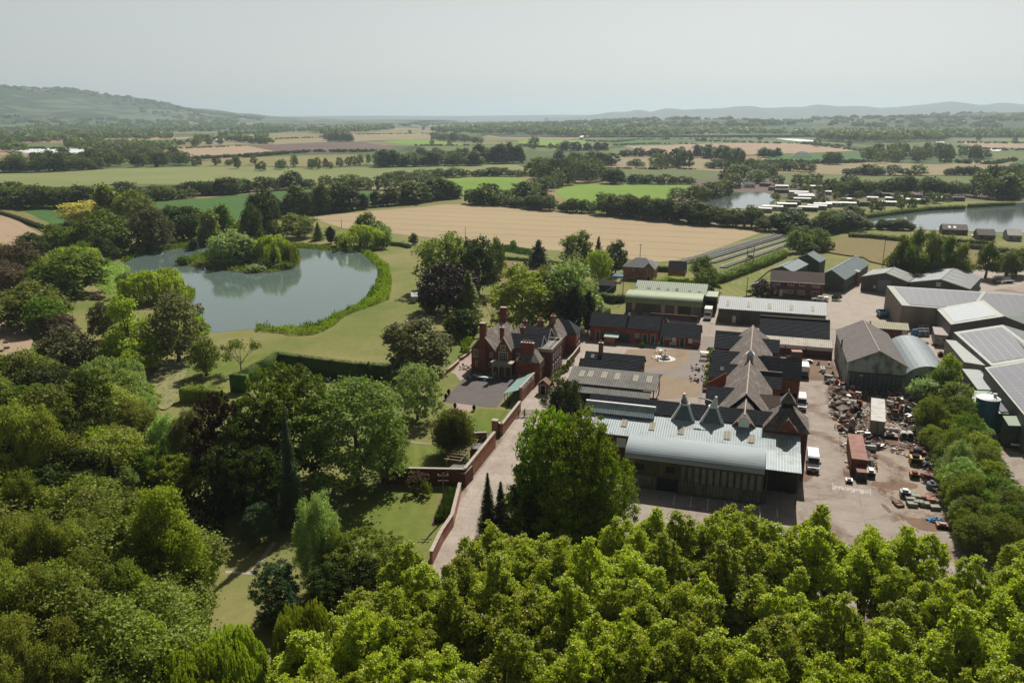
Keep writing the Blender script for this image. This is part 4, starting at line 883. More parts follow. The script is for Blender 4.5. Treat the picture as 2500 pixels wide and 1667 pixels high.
sky_lights(GB, 'B', [(278,820),(440,828),(566,836)], (0, 8.2, 5.7), (0, -2.4, 5.4), 1.0, 1.0, GLASSL, 'rooflight')
for r in [('A',1735,925,1768,1040),('A',2015,940,2050,1050),('A',2140,945,2172,1055),('A',2300,955,2335,1058),('B',457,1018,500,1150)]:
    a, b_, l, t_ = GB.rect(*r, 'f', 0); w_ = MB(); w_.box(a, -.05, .1, b_, 0, 3.9, mk('translucent_sheet', (.36,.33,.28), (.30,.27,.23), .8, .6)); GB.part('wall_light', w_)
for r in [('A',1832,940,1955,1050),('A',2180,960,2300,1058),('B',300,1015,455,1150)]:
    a, b_, l, t_ = GB.rect(*r, 'f', 0); w_ = MB(); w_.box(a, -.07, .05, b_, -.01, 3.7, mk('dark_olive_door', (.075,.08,.05), None)); GB.part('door', w_)
w_ = MB(); a, b_, l, t_ = GB.rect('A', 1690, 1010, 1790, 1060, 'f', -1.5); w_.box(a, -1.5, 0, b_, -.5, 1.4, GREYW); a, b_, l, t_ = GB.rect('A', 1835, 1020, 1920, 1065, 'f', -1.5); w_.box(a, -1.5, 0, b_, -.5, 1.5, GREYW)
w_.build('steel_bin', None, label='pair of grey steel bins against the front of the olive barn', cat='bin').matrix_world = GB.e.matrix_basis
OB = Bld('open_store', K('B', 770, 1130)-EX*4.6, GA, 'dark open-fronted store beside the olive barn, lorry parked before it', 'store')
w_ = MB(); w_.box(0, 6, 0, 4.4, 6.2, 5.2, BLACK); w_.box(-.05, 0, 0, .1, 6.2, 5.2, OLIVEW); w_.box(4.4, 0, 0, 4.6, 6.2, 5.2, TANW); w_.box(.1, .3, 3.9, 4.4, .5, 5.2, OLIVEW); OB.part('wall', w_)
w_ = MB(); w_.slab([(-.2, -.1, 5.3), (4.8, -.1, 5.3), (4.8, 6.4, 5.6), (-.2, 6.4, 5.6)], .15, GREENR2); w_.box(-.2, -.2, 5.0, 4.8, -.1, 5.35, TRIM); OB.part('roof', w_)
# --- pale long shed
WS = rng_b('pale_shed', 'B', (820,903), (2180,985), (805,1062), 6.0, 13, 'long low shed with pale grey roof, five tan rooflights and olive walls', 'shed', OLIVEW, SHEDR, th=.12)
sky_lights(WS, 'B', [(925,992),(1192,1010),(1458,1030),(1732,1050),(2008,1064)], (0, WS.d, WS.hr), WS.n, .9, 3.6, TANSH)
a, b_, l, t_ = WS.rect('B', 1075, 1108, 1215, 1250, 'f', .3); w_ = MB(); w_.box(a, .22, .02, b_, .29, t_, mk('roller_door', (.075,.075,.065), (.10,.095,.085), 1, .7, corr='z', corrd=.3)); WS.part('roller_door', w_)
a, b_, l, t_ = WS.rect('B', 1465, 1125, 1600, 1250, 'f', .3); w_ = MB(); w_.box(a, .22, .02, b_, .29, t_, MATS['roller_door']); WS.part('roller_door', w_)
WS.doors('B', [(980,1160,1025,1252)], 'f', .3, m=WHITE)
# --- brown-roofed brick office
BO = rng_b('brick_office', 'B', (1475,572), (2165,610), (1478,708), 7.9, 33, 'two-storey brick office with brown tiled roof and white windows', 'house', BRICKD, TILEB)
BO.wins('B', [(1522,712,1592,762,3,1),(1696,722,1768,772,2,1),(1836,728,1908,778,2,1),(2004,742,2100,792,3,1),(1516,815,1545,850,1,1),(1632,822,1670,866,2,2),(1683,824,1756,874,2,1),(1814,834,1908,884,3,1),(1990,845,2090,892,3,1)], 'f', .3, ft=.12)
BO.doors('B', [(1584,820,1622,896)], 'f', .3, m=WHITE)
g_ = MB(); g_.box(0, -.05, BO.he-.2, BO.L, .06, BO.he-.08, WHITE); BO.part('gutter', g_)
# --- slate range with pale lean-to
SR = rng_b('slate_range', 'B', (1340,1150), (2232,1222), (1352,1382), 7.4, 36, 'long dark slate-roofed range with pale corrugated lean-to along its front', 'barn', BRICK, SLATE, ridge=COPING)
w_ = MB(); LX0 = 1.0; lz0, lz1 = SR.he-.15, SR.he-1.15
w_.slab([(LX0, -4.2, lz1), (SR.L+.5, -4.2, lz1), (SR.L+.5, .1, lz0), (LX0, .1, lz0)], .1, mk('pale_corrugated', (.50,.45,.36), (.42,.37,.29), 1.0, .7, corr='x', corrd=.45, c3=(.25,.2,.15), s3=.4)); SR.part('lean_to_roof', w_)
w_ = MB(); w_.box(3.5, -4.0, 1.7, SR.L+.6, -3.9, lz1-.12, WHITE); SR.part('panel_wall', w_)
w_ = MB(); w_.box(3.5, -3.95, 0, SR.L+.6, -3.75, 1.7, BRICKD); SR.part('plinth_wall', w_)
for x in (6.6, 11.5): w_ = MB(); w_.box(x-.08, -4.12, 0, x+.08, -4.0, lz1-.1, BLACK); SR.part('post', w_)
# --- the long oast building
O2 = Vector((41.5, 131.0, 0))
OA = Bld('oast_building', O2, GA, 'long tiled-roof oast range with dark cross wings and a ridge louvre', 'oast house')
XR = -.6
OA.gable(-5.1, 3.9, 2, 56.5, 6.2, 10.6, BRICK, TILE, 'y', .25, hip1=4.5, ridge=COPING)
def wing(x0, x1, yr, zr, ze, dd, rm=SLATE, cap=None, wm=BRICK, nm='cross_wing_roof'): OA.gable(x0, x1, yr-dd, yr+dd, ze, zr, wm, rm, 'x', .2, name='cross_wing_wall', rname=nm, ridge=cap)
wing(-8.7, XR, 49.0, 8.6, 6.3, 3.0); wing(-8.4, XR, 35.7, 8.6, 6.2, 3.0); wing(-8.2, XR, 26.5, 8.5, 6.2, 2.9); wing(-7.8, XR, 11.0, 8.5, 6.2, 3.0)
wing(XR, 5.4, 48.7, 8.5, 6.2, 2.9); wing(XR, 5.4, 35.3, 8.4, 6.2, 2.7); wing(XR, 9.6, 31.6, 9.2, 5.9, 3.2); wing(XR, 5.6, 22.9, 8.6, 6.2, 3.0, cap=COPING); wing(XR, 6.2, 8.9, 8.5, 6.2, 3.0, TILEB); wing(-8.9, XR, 53.8, 8.3, 6.3, 2.2)
tri = MB(); tri.add([(-8.2, 20.0, 6.2), (-4.8, 20.0, 6.2), (-4.8, 20.0, 8.6), (-8.2, 20.3, 6.2), (-4.8, 20.3, 6.2), (-4.8, 20.3, 8.6)], [(0, 1, 2), (5, 4, 3), (0, 2, 5, 3), (0, 3, 4, 1), (1, 4, 5, 2)], BRICK); tri.box(-8.2, 20.0, 0, -4.8, 20.3, 6.2, BRICK); OA.part('parapet_wall', tri)
sky_lights(OA, 'O', [(365,930)], (0, 26.5, 8.5), (0, -2.3, 2.9), .7, .9, GLASSL, 'skylight')
cup = MB(); cy = 24.2; cup.box(XR-.65, cy-.65, 9.8, XR+.65, cy+.65, 11.7, WHITE)
for z in np.linspace(10.5, 11.5, 5): cup.box(XR-.6, cy-.72, z, XR+.6, cy-.66, z+.1, PALEM)
cu = OA.part('louvre', cup); cup = MB(); cup.add([(XR-.85, cy-.85, 11.7), (XR+.85, cy-.85, 11.7), (XR+.85, cy+.85, 11.7), (XR-.85, cy+.85, 11.7), (XR, cy, 12.6)], [(0, 1, 4), (1, 2, 4), (2, 3, 4), (3, 0, 4), (3, 2, 1, 0)], WHITE); OA.part('cap', cup, cu)
bm_ = MB()      # timbered bay of the right wing
for x in np.linspace(5.9, 9.4, 4): bm_.box(x-.1, 28.3, 2.8, x+.1, 28.42, 5.8, WOOD)
for z in (2.8, 4.2, 5.6): bm_.box(5.8, 28.29, z, 9.5, 28.37, z+.16, WOOD)
bm_.box(6.0, 28.3, .05, 9.2, 28.38, 2.7, BLACK); OA.part('timber_frame', bm_)
# front block
FB = Bld('kiln_building', O2, GA, 'front oast block with long pale metal roof, dark ridge and brick walls', 'oast house')
w_ = MB(); w_.box(-27.3, -12.2, -.1, 8.2, -5.2, 6.2, BRICKD); w_.box(-27.3, -5.2, -.1, 4.4, 1.5, 6.2, BRICKD); FB.part('wall', w_)
w_ = MB(); w_.ext([(-6.4, 8.15), (-4.0, 10.0), (1.8, 6.5), (1.8, 6.3), (-3.9, 9.7), (-6.4, 7.95)], 'x', -27.4, 4.5, SLATE); FB.part('slate_roof', w_)
w_ = MB(); w_.slab([(-27.8, -12.6, 6.15), (8.4, -12.6, 6.15), (8.4, -5.3, 8.3), (-27.8, -5.3, 8.3)], .1, GALV); mr = FB.part('metal_roof', w_)
w_ = MB(); w_.slab([(-27.7, -8.0, 8.0), (-15.5, -8.0, 8.0), (-15.5, -6.3, 9.35), (-27.7, -6.3, 9.35)], .1, GALV); w_.box(-27.7, -6.4, 8.9, -15.4, -6.0, 9.5, WHITE); w_.slab([(-27.7, -6.2, 9.3), (-15.5, -6.2, 9.3), (-15.5, -3.2, 8.2), (-27.7, -3.2, 8.2)], .1, OLDSH); FB.part('raised_ridge', w_)
nM = (0, -2.15, 7.3)
sky_lights(FB, 'L', [(298,360),(548,388),(806,420),(1073,458),(1500,505),(1722,535),(2005,568)], (0, -12.6, 6.15), nM, 1.0, 2.1, TANSH, 'rooflight')
g_ = MB(); g_.tube([(-27.8, -12.75, 6.05), (8.5, -12.75, 6.05)], .1, DSTEEL, 6); FB.part('gutter', g_)
a, b_, l, t_ = FB.rect('L', 475, 525, 565, 612, 'f', -12.2); FB.window('f', -12.2, a, b_, l, t_, 1, 1, gm=WHITE)
FB.gable(-3.7, 2.5, -6.8, 2.3, 6.6, 9.8, BRICK, TILE, 'y', .1, name='cross_wall', rname='tiled_roof', ridge=COPING)
dm = MB(); dm.ext([(-1.45, 8.0), (.25, 8.0), (.25, 8.9), (-.6, 9.75), (-1.45, 8.9)], 'y', -7.5, -6.3, WHITE); d_ = FB.part('dormer', dm)
dm = MB(); dm.slab([(-1.7, -7.7, 8.75), (-1.7, -6.2, 8.75), (-.6, -6.2, 9.9), (-.6, -7.7, 9.9)], .08, TILE); dm.slab([(-.6, -7.7, 9.9), (-.6, -6.2, 9.9), (.5, -6.2, 8.75), (.5, -7.7, 8.75)], .08, TILE); FB.part('roof', dm, d_)
# kiln cones with cowls
for cx, lb, tilt in [(-10.6, 'left white-cowled kiln cone on the metal-roofed block', 0), (-5.8, 'right white-cowled kiln cone with its tail vane on the metal-roofed block', 1)]:
    C = Bld('kiln_cone', O2+EX*cx+EY*-5.1, GA, lb, 'kiln roof', 'kiln cones'); c = MB(); zb, zt, r0, r1 = 7.9, 10.25, 1.8, .55
    for i, (x, y) in enumerate([(-1, -1), (1, -1), (1, 1), (-1, 1)]):
        x2, y2 = [(1, -1), (1, 1), (-1, 1), (-1, -1)][i]; c.slab([(x*r0, y*r0, zb), (x2*r0, y2*r0, zb), (x2*r1, y2*r1, zt), (x*r1, y*r1, zt)], .12, GALV if i % 2 else mk('cone_shade_sheet', (.10, .13, .13), (.14, .17, .17), .8, .7))  # front and back faces: shade put into the colour; sides keep galvanised sheet
    C.part('cone_roof', c); c = MB()
    for x, y in [(-1, -1), (1, -1), (1, 1), (-1, 1)]: c.tube([(x*r0, y*r0, zb+.05), (x*r1, y*r1, zt+.05)], [.30, .16], WHITE, 5)
    C.part('hip_flashing', c); c = MB(); n_c = 12; ang = [2*math.pi*i/n_c for i in range(n_c)]
    c.tube([(0, 0, zt-.1), (0, 0, zt+.12)], .84, WHITE, 14); rg_ = C.part('ring', c); c = MB(); tx = .55 if tilt else -.35
    ring = [(math.cos(a_)*.78, math.sin(a_)*.78, zt+.1) for a_ in ang]; tip = [(tx*.6+math.cos(a_)*.2, .3+math.sin(a_)*.2, zt+1.7) for a_ in ang]
    vis = [i for i in range(n_c) if (not tilt and not (7 <= i <= 9)) or (tilt and not (4 <= i <= 6))]
    for i in vis: j = (i+1) % n_c; c.slab([ring[i], ring[j], tip[j], tip[i]], .05, WHITE, (0, 0, -1))
    c.tube([(tx*.6, .3, zt+1.6), (tx*.6, .3, zt+1.72)], .2, WHITE, 10); cw = C.part('cowl', c); c = MB()
    if tilt: c.tube([(0, 0, zt+.9), (-1.2, .2, zt+1.1), (-2.3, .3, zt+1.25)], .06, WHITE, 5); c.slab([(-2.7, .3, zt+1.35), (-1.5, .25, zt+1.3), (-1.5, .25, zt+1.0), (-2.7, .3, zt+1.1)], .06, WHITE, (0, 1, 0))
    else:
        for z in (.5, 1.0, 1.5): c.tube([(-.45+z*.12, -.4+z*.1, zt+z), (.45-z*.12, -.4+z*.1, zt+z+.25)], .045, WHITE, 4)
    C.part('tail_vane' if tilt else 'cowl_brace', c, cw)
# kiln tower
KT = Bld('kiln_tower', O2, GA, 'square brick kiln tower with steep tiled roof and dark box cowl', 'kiln tower'); w_ = MB(); w_.box(2.7, -7.7, -.1, 9.5, -1, 8.5, BRICKD); KT.part('wall', w_)
w_ = MB(); rx0, rx1, ry0, ry1, ze = 2.4, 9.8, -8.0, -.7, 8.35; tx0, tx1, ty0, ty1, zt = 5.2, 7.0, -5.2, -3.4, 11.3
for p4 in ([(rx0, ry0, ze), (rx1, ry0, ze), (tx1, ty0, zt), (tx0, ty0, zt)], [(rx1, ry0, ze), (rx1, ry1, ze), (tx1, ty1, zt), (tx1, ty0, zt)], [(rx1, ry1, ze), (rx0, ry1, ze), (tx0, ty1, zt), (tx1, ty1, zt)], [(rx0, ry1, ze), (rx0, ry0, ze), (tx0, ty0, zt), (tx0, ty1, zt)]): w_.slab(p4, .15, TILE)
KT.part('roof', w_); w_ = MB(); w_.box(tx0+.05, ty0+.05, 11.0, tx1-.05, ty1-.05, 12.3, BLACK); KT.part('cowl_box', w_)
w_ = MB(); a0, a1, b0, b1 = tx0-.35, tx1+.35, ty0-.35, ty1+.35; w_.add([(a0, b0, 12.2), (a1, b0, 12.2), (a1, b1, 12.2), (a0, b1, 12.2), (6.1, -4.3, 14.0)], [(0, 1, 4), (1, 2, 4), (2, 3, 4), (3, 0, 4), (3, 2, 1, 0)], TILE); w_.tube([(6.1, -4.3, 13.9), (6.1, -4.3, 14.4)], .07, WHITE, 5); KT.part('cowl_roof', w_)
w_ = MB(); w_.ext([(5.0, 8.5), (7.6, 8.5), (6.3, 10.3)], 'y', -8.1, -6.0, BRICK); g_ = KT.part('gablet', w_); w_ = MB(); w_.slab([(4.7, -8.3, 8.45), (4.7, -6, 8.45), (6.3, -6, 10.5), (6.3, -8.3, 10.5)], .12, TILE); w_.slab([(6.3, -8.3, 10.5), (6.3, -6, 10.5), (7.9, -6, 8.45), (7.9, -8.3, 8.45)], .12, TILE); KT.part('roof', w_, g_)
# barrel-roofed store
BR = Bld('barrel_roofed_store', O2, GA, 'store with shiny grey barrel roof over algae-stained corrugated walls', 'store')
prof = [(-19.2+5.0*(1-math.cos(a_)), 4.9+2.3*math.sin(a_)) for a_ in np.linspace(.15, 1.57, 11)]+[(-13.4, 7.05), (-12.7, 6.6), (-12.5, 6.22)]
w_ = MB()
for (y0, z0), (y1, z1) in zip(prof, prof[1:]): w_.add([(-18.5, y0, z0), (3.1, y0, z0), (3.1, y1, z1), (-18.5, y1, z1), (-18.5, y0, z0-.1), (3.1, y0, z0-.1), (3.1, y1, z1-.1), (-18.5, y1, z1-.1)], [(0, 1, 2, 3), (7, 6, 5, 4), (0, 4, 5, 1), (2, 6, 7, 3)], BARREL)
pr2 = [(y+.1*(y < -14.5), z-.13) for y, z in prof]+[(-12.7, 4.9), (-19.0, 4.75)]; w_.ext(pr2, 'x', -18.4, -18.3, OLDSH); w_.ext(pr2, 'x', 2.9, 3.0, OLDSH)
ro_ = BR.part('barrel_roof', w_, smooth=True); ro_.modifiers.new('e', 'EDGE_SPLIT')
w_ = MB(); w_.box(-18.4, -18.9, 0, -18.2, -12.7, 5, OLDSH); BR.part('side_wall', w_); w_ = MB(); w_.box(2.9, -18.9, 0, 3.05, -12.7, 5, OLDSH); BR.part('side_wall', w_); w_ = MB(); w_.box(-18.3, -18.9, 2.3, -9.6, -18.75, 5.0, ALGAE); w_.box(-18.3, -18.85, 0, -13.2, -18.7, 2.3, OLDSH); BR.part('stained_wall', w_)
w_ = MB(); w_.box(-9.6, -18.95, 2.0, 2.95, -18.8, 5.0, ALGAE); BR.part('upper_wall', w_)
for x in np.linspace(-9.4, 2.1, 12): w_ = MB(); w_.box(x, -19.0, 2.2, x+.62, -18.95, 4.75, OLDSH if int(x*3) % 3 else mk('grey_green_panel', (.17,.20,.19), (.12,.14,.13), 1)); BR.part('wall_sheet', w_)
w_ = MB(); w_.slab([(-9.8, -19.3, .3), (2.8, -19.3, .3), (2.8, -19.0, 2.1), (-9.8, -19.0, 2.1)], .06, OLDSH, (0, 1, 0)); BR.part('lower_skirt', w_)
for r in ((-16.8, 3.2, 1.6), (-11.9, 3.3, 1.4)): w_ = MB(); w_.box(r[0], -18.96, r[1], r[0]+r[2], -18.9, r[1]+1.1, BLACK); BR.part('window', w_)
w_ = MB(); w_.box(-13.2, -18.8, .02, -9.7, -17, 2.3, BLACK); BR.part('doorway', w_)
w_ = MB(); w_.slab([(3.2, -18.9, 6.0), (8.4, -18.9, 6.0), (8.4, -12.5, 6.55), (3.2, -12.5, 6.55)], .1, GALV); cn = BR.part('canopy', w_)
w_ = MB(); w_.box(3.1, -13.4, 0, 8.25, -13.2, 5.9, mk('canopy_shade', (.03,.026,.022), None)); BR.part('canopy_shade_panel', w_)  # near-black panel added to stand in for the shade under the canopy
for x, y in ((8.0, -18.6), (3.5, -18.7)): w_ = MB(); w_.box(x-.1, y-.1, 0, x+.1, y+.1, 5.9, DSTEEL); BR.part('canopy_post', w_)
# --- manor
MO = Vector((-9.6, 180.3, 0)); MN = Bld('manor_house', MO, GA, 'rambling red brick manor with many gables, tiled roofs and tall chimneys', 'manor house')
def barge(x0, x1, y, he, hr, m=WHITE, ov=.3, xm=None, axis='y'):
    xm = (x0+x1)/2 if xm is None else xm; b_ = MB(); k = (hr-he)/((x1-x0)/2)
    f = (lambda u, v: (u, v)) if axis == 'y' else (lambda u, v: (v, u))
    for xa, za, xb, zb in ((x0-ov-.05, he-ov*k+.05, xm, hr+.14), (xm, hr+.14, x1+ov+.05, he-ov*k+.05)):
        p = [(*f(xa, y), za), (*f(xb, y), zb), (*f(xb, y), zb-.32), (*f(xa, y), za-.32)]; b_.slab(p, .08, m, (0, -1, 0) if axis == 'y' else (1, 0, 0))
    MN.part('barge_board', b_)
MN.gable(0, 6.1, 0, 15.5, 5.4, 8.9, BRICK, TILE, 'y', .35); barge(0, 6.1, -.36, 5.4, 8.9)
MN.gable(6.6, 10.1, -1.2, 13.4, 5.9, 8.7, BRICK, TILE, 'y', .05, name='entrance_bay_wall', rname='entrance_bay_roof')
pc = MB()
for xa, za, xb, zb in ((6.45, 5.8, 8.35, 9.1), (8.35, 9.1, 10.25, 5.8)): pc.slab([(xa, -1.3, za), (xb, -1.3, zb), (xb, -1.3, zb-.35), (xa, -1.3, za-.35)], .4, COPING, (0, 1, 0))
MN.part('gable_coping', pc)
MN.gable(8.8, 16.2, 1.6, 7.2, 6.0, 8.5, BRICK, SLATE, 'x', .25, name='middle_wall', rname='middle_roof'); MN.gable(8.8, 16.2, 7.8, 14.2, 6.0, 8.6, BRICK, SLATE, 'x', .25, name='middle_wall', rname='middle_roof')
barge(1.6, 7.2, 16.5, 6.0, 8.5, axis='x'); barge(7.8, 14.2, 16.5, 6.0, 8.6, axis='x')
for y in (4.4, 11): MN.window('r', 16.2, y-.45, y+.45, 6.3, 7.5, 2, 2)
w_ = MB(); w_.box(16.2, .3, -.1, 19.5, 10.2, 6.0, BRICKD); MN.part('flat_block_wall', w_)
w_ = MB(); w_.box(16.2, .3, 6.0, 19.5, 10.2, 6.1, FIBRE)
for bx in ((16.2, .2, 19.6, .45), (19.3, .45, 19.6, 10.2), (16.5, 9.95, 19.3, 10.2)): w_.box(bx[0], bx[1], 5.9, bx[2], bx[3], 6.7, COPING)
MN.part('flat_roof', w_); w_ = MB()
for y in np.linspace(.6, 10, 9): w_.tube([(18.4, y, 6.1), (18.4, y, 7.0)], .03, WHITE, 4)
w_.tube([(18.4, .6, 7.0), (18.4, 10, 7.0)], .04, WHITE, 4); MN.part('railing', w_)
for y in (1.4, 3.4, 5.4, 7.6): 
    for z0, z1 in ((.9, 2.6), (3.6, 5.2)): MN.window('r', 19.5, y, y+.95, z0, z1, 2, 3)
MN.gable(12.4, 17.9, -4.6, 1.6, 4.9, 7.4, BRICK, TILE, 'x', .3, name='front_wing_wall', rname='front_wing_roof', hip0=2.4, hip1=3.0)
MN.chimney(14.6, -2.6, 4.9, 8.6, 3.0, .95, 4)
MN.wins('M', [(1087,1145,1132,1245,1,3)], 'f', -4.6); MN.window('r', 17.9, -3.8, -2.6, 3.0, 4.4, 2, 2); MN.window('r', 17.9, -1.6, -.4, 3.0, 4.4, 2, 2); MN.window('r', 17.9, -3.6, -2.5, .8, 2.3, 2, 2)
MN.gable(12.9, 18.2, 12.7, 21, 5.4, 8.6, BRICK, TILE, 'y', .3, name='rear_wing_wall', rname='rear_wing_roof', hip0=3.6)
MN.gable(13.5, 20.6, 19.9, 25.0, 5.5, 8.1, BRICK, SLATE, 'x', .3, name='end_block_wall', rname='end_block_roof', hip1=2.6)
for y in (21.0, 23.2):
    for z0, z1 in ((.9, 2.4), (3.5, 4.9)): MN.window('r', 20.6, y, y+1.0, z0, z1, 2, 2, gm=GLASSL)
MN.window('r', 18.2, 14.0, 15.0, 3.4, 4.9, 2, 2); MN.window('r', 18.2, 13.6, 15.4, .6, 2.6, 3, 2, fm=WHITE)
MN.chimney(15.4, 17.2, 8.0, 10.2, 1.1, .9, 2, BRICKP); MN.chimney(13.2, 13.6, 7.5, 9.8, 1.4, .8, 3, BRICKP)
MN.chimney(2.9, .2, 0, 11.6, 1.35, 1.3, 0); MN.chimney(3.1, 15.0, 7.5, 12.0, 1.4, 1.2, 0); MN.chimney(7.7, -.2, 8.0, 11.0, .85, .85, 1); MN.chimney(10.7, 6.6, 6.5, 9.6, .95, .9, 2, BRICKP); MN.chimney(9.4, 12.9, 7.2, 9.6, .9, .8, 2, BRICKP)
w_ = MB(); w_.box(2.0, -.75, 0, 3.9, -.02, 5.6, BRICK); MN.part('chimney_breast', w_)
MN.wins('M', [(370,740,438,855,2,3)], 'f', 0, sur=STONE); MN.wins('M', [(797,675,873,745,2,2),(775,785,912,918,4,3)], 'f', -1.2, sur=STONE)
MN.wins('M', [(1050,805,1130,890,2,2)], 'f', 1.6, sur=STONE); MN.window('f', 0, 1.0, 1.9, 1.0, 2.4, 2, 2); MN.window('f', 0, 4.4, 5.4, 1.0, 2.4, 2, 2)
MN.window('f', 0, 4.6, 5.4, 3.5, 4.7, 2, 2)
w_ = MB(); px0, px1, py0 = 6.2, 10.9, -3.2; w_.box(px0-.15, py0-.15, 2.95, px1+.15, -1.2, 3.35, STONE); w_.box(px0-.3, py0-.3, 3.35, px1+.3, -1.2, 3.5, STONE); w_.box(px0, py0, 2.5, px1, py0+.35, 2.95, STONE)
for i in range(3):                     # spandrels of the three arches
    cx = px0+.75+1.6*i+.05; r = .62
    for k in range(6):
        a0, a1 = math.pi*k/6, math.pi*(k+1)/6; w_.slab([(cx+r*math.cos(a0), py0, 2.0+r*.8*math.sin(a0)), (cx+r*math.cos(a1), py0, 2.0+r*.8*math.sin(a1)), (cx+(r+.2)*math.cos(a1), py0, 2.55), (cx+(r+.2)*math.cos(a0), py0, 2.55)], .3, STONE, (0, 1, 0))
pch = MN.part('porch', w_)
for i in range(4): w_ = MB(); x = px0+.1+i*1.52; w_.tube([(x, py0+.18, 0), (x, py0+.18, .3), (x, py0+.18, 2.1), (x, py0+.18, 2.5)], [.24, .16, .15, .25], STONE, 8); MN.part('column', w_, pch)
w_ = MB(); w_.box(7.7, -1.3, .1, 9.2, -1.22, 2.3, WOOD); MN.part('front_door', w_)
# --- lean-to glasshouse against the garden wall
ga_ = math.atan2(EY.y, EY.x)
GH = Bld('lean_to_glasshouse', K('G', 1160, 262), GA, 'narrow brick outbuilding with green sheet lean-to roof and slit windows on the lane wall', 'outbuilding')
gL = GH.loc(K('G', 1270, 165))[1]
w_ = MB(); w_.box(-.15, 0, 0, .15, gL+2, 3.3, BRICKP); w_.box(-.2, -.1, 3.3, .2, gL+2, 3.45, COPING); GH.part('wall', w_)
w_ = MB(); w_.slab([(-3.4, -1.2, 2.1), (-.1, -1.2, 3.25), (-.1, gL+3, 3.25), (-3.4, gL+1, 2.1)], .08, VERDI); GH.part('roof', w_)
for y in np.linspace(1.0, gL-.5, 5): GH.window('r', .15, y, y+1.2, 2.35, 3.0, 3, 1)
w_ = MB()
for y in np.linspace(-.8, gL, 6): w_.box(-3.2, y-.06, 0, -3.08, y+.06, 2.1, WHITE)
GH.part('post', w_)
PG = Bld('garden_porch', K('M', 1370, 1440)+EX*.4, GA, 'little brick gate porch with pitched tiled roof and dark door by the lane', 'porch')
PG.gable(0, 2.2, 0, 2.0, 2.3, 3.2, BRICKD, TILER, 'y', .2); PG.door('f', 0, .5, 1.6, 2.0, m=BLACK)
# --- house with hipped slate roof, garage, summerhouse, pool
HH = Bld('brick_house', K('A', 1650, 712), GA, 'modern brick house with grey hipped roof beyond the olive barn', 'house')
HH.gable(0, 11.5, 0, 8, 4.9, 7.6, BRICKP, SLATEL, 'x', .4, hip0=4, hip1=4); HH.gable(7.6, 11.6, -2.6, 4, 4.9, 7.0, BRICKP, SLATEL, 'y', .35, name='bay_wall', rname='bay_roof')
for u in (3.4, 6.0): HH.window('f', 0, u, u+.9, 3.3, 4.5, 2, 1)
HH.window('f', -2.6, 9.2, 10.1, 3.0, 4.6, 1, 2); HH.door('f', -2.6, 9.2, 10.2, 2.1, m=BLACK)
GR = Bld('brick_garage', K('A', 2085, 672), GA, 'small brick garage with steep slate roof beside the hip-roofed house', 'garage'); GR.gable(0, 6, 0, 5, 2.3, 5.0, BRICKP, SLATEL, 'x', .3)
SH = Bld('summerhouse', K('A', 1388, 822), GA-R(4), 'black summerhouse with dark felt roof on the garden lawn', 'summerhouse'); SH.gable(0, 6.4, 0, 3.5, 2.3, 3.5, mk('black_boarding', (.03,.035,.045), (.05,.055,.065), 1), mk('black_felt', (.05,.05,.055), (.07,.07,.075), 1.5, .9), 'x', .3)
SH.window('f', 0, 3, 4.6, .8, 1.8, 3, 1, fm=BLACK)
GZ = Bld('pool_canopy', K('A', 1545, 742), GA, 'blue glazed canopy on white posts beside the brick house', 'canopy'); w_ = MB()
for p4 in ([(0, 0, 2.3), (3.6, 0, 2.3), (2.6, 1.6, 3.2), (1, 1.6, 3.2)], [(3.6, 3.2, 2.3), (0, 3.2, 2.3), (1, 1.6, 3.2), (2.6, 1.6, 3.2)], [(3.6, 0, 2.3), (3.6, 3.2, 2.3), (2.6, 1.6, 3.2)], [(0, 3.2, 2.3), (0, 0, 2.3), (1, 1.6, 3.2)]): w_.slab(p4, .06, BLUET)
GZ.part('canopy_roof', w_)
for x, y in ((.1, .1), (3.5, .1), (.1, 3.1), (3.5, 3.1)): w_ = MB(); w_.box(x-.06, y-.06, 0, x+.06, y+.06, 2.3, WHITE); GZ.part('post', w_)
GD = Bld('garden_shed', K('E2', 1785, 938), R(8), 'tiny pale garden shed with sloping roof on the pond lawn', 'shed'); w_ = MB(); w_.box(0, 0, 0, 1.7, 2.2, 2.0, PALEM); GD.part('wall', w_); w_ = MB(); w_.slab([(-.2, -.4, 2.1), (2.0, -.4, 2.1), (2.0, 2.6, 2.9), (-.2, 2.6, 2.9)], .08, mk('pale_felt', (.42,.42,.42), None)); GD.part('roof', w_); w_ = MB(); w_.box(.5, -.05, .05, 1.2, -.01, 1.8, CREAM); GD.part('door', w_)
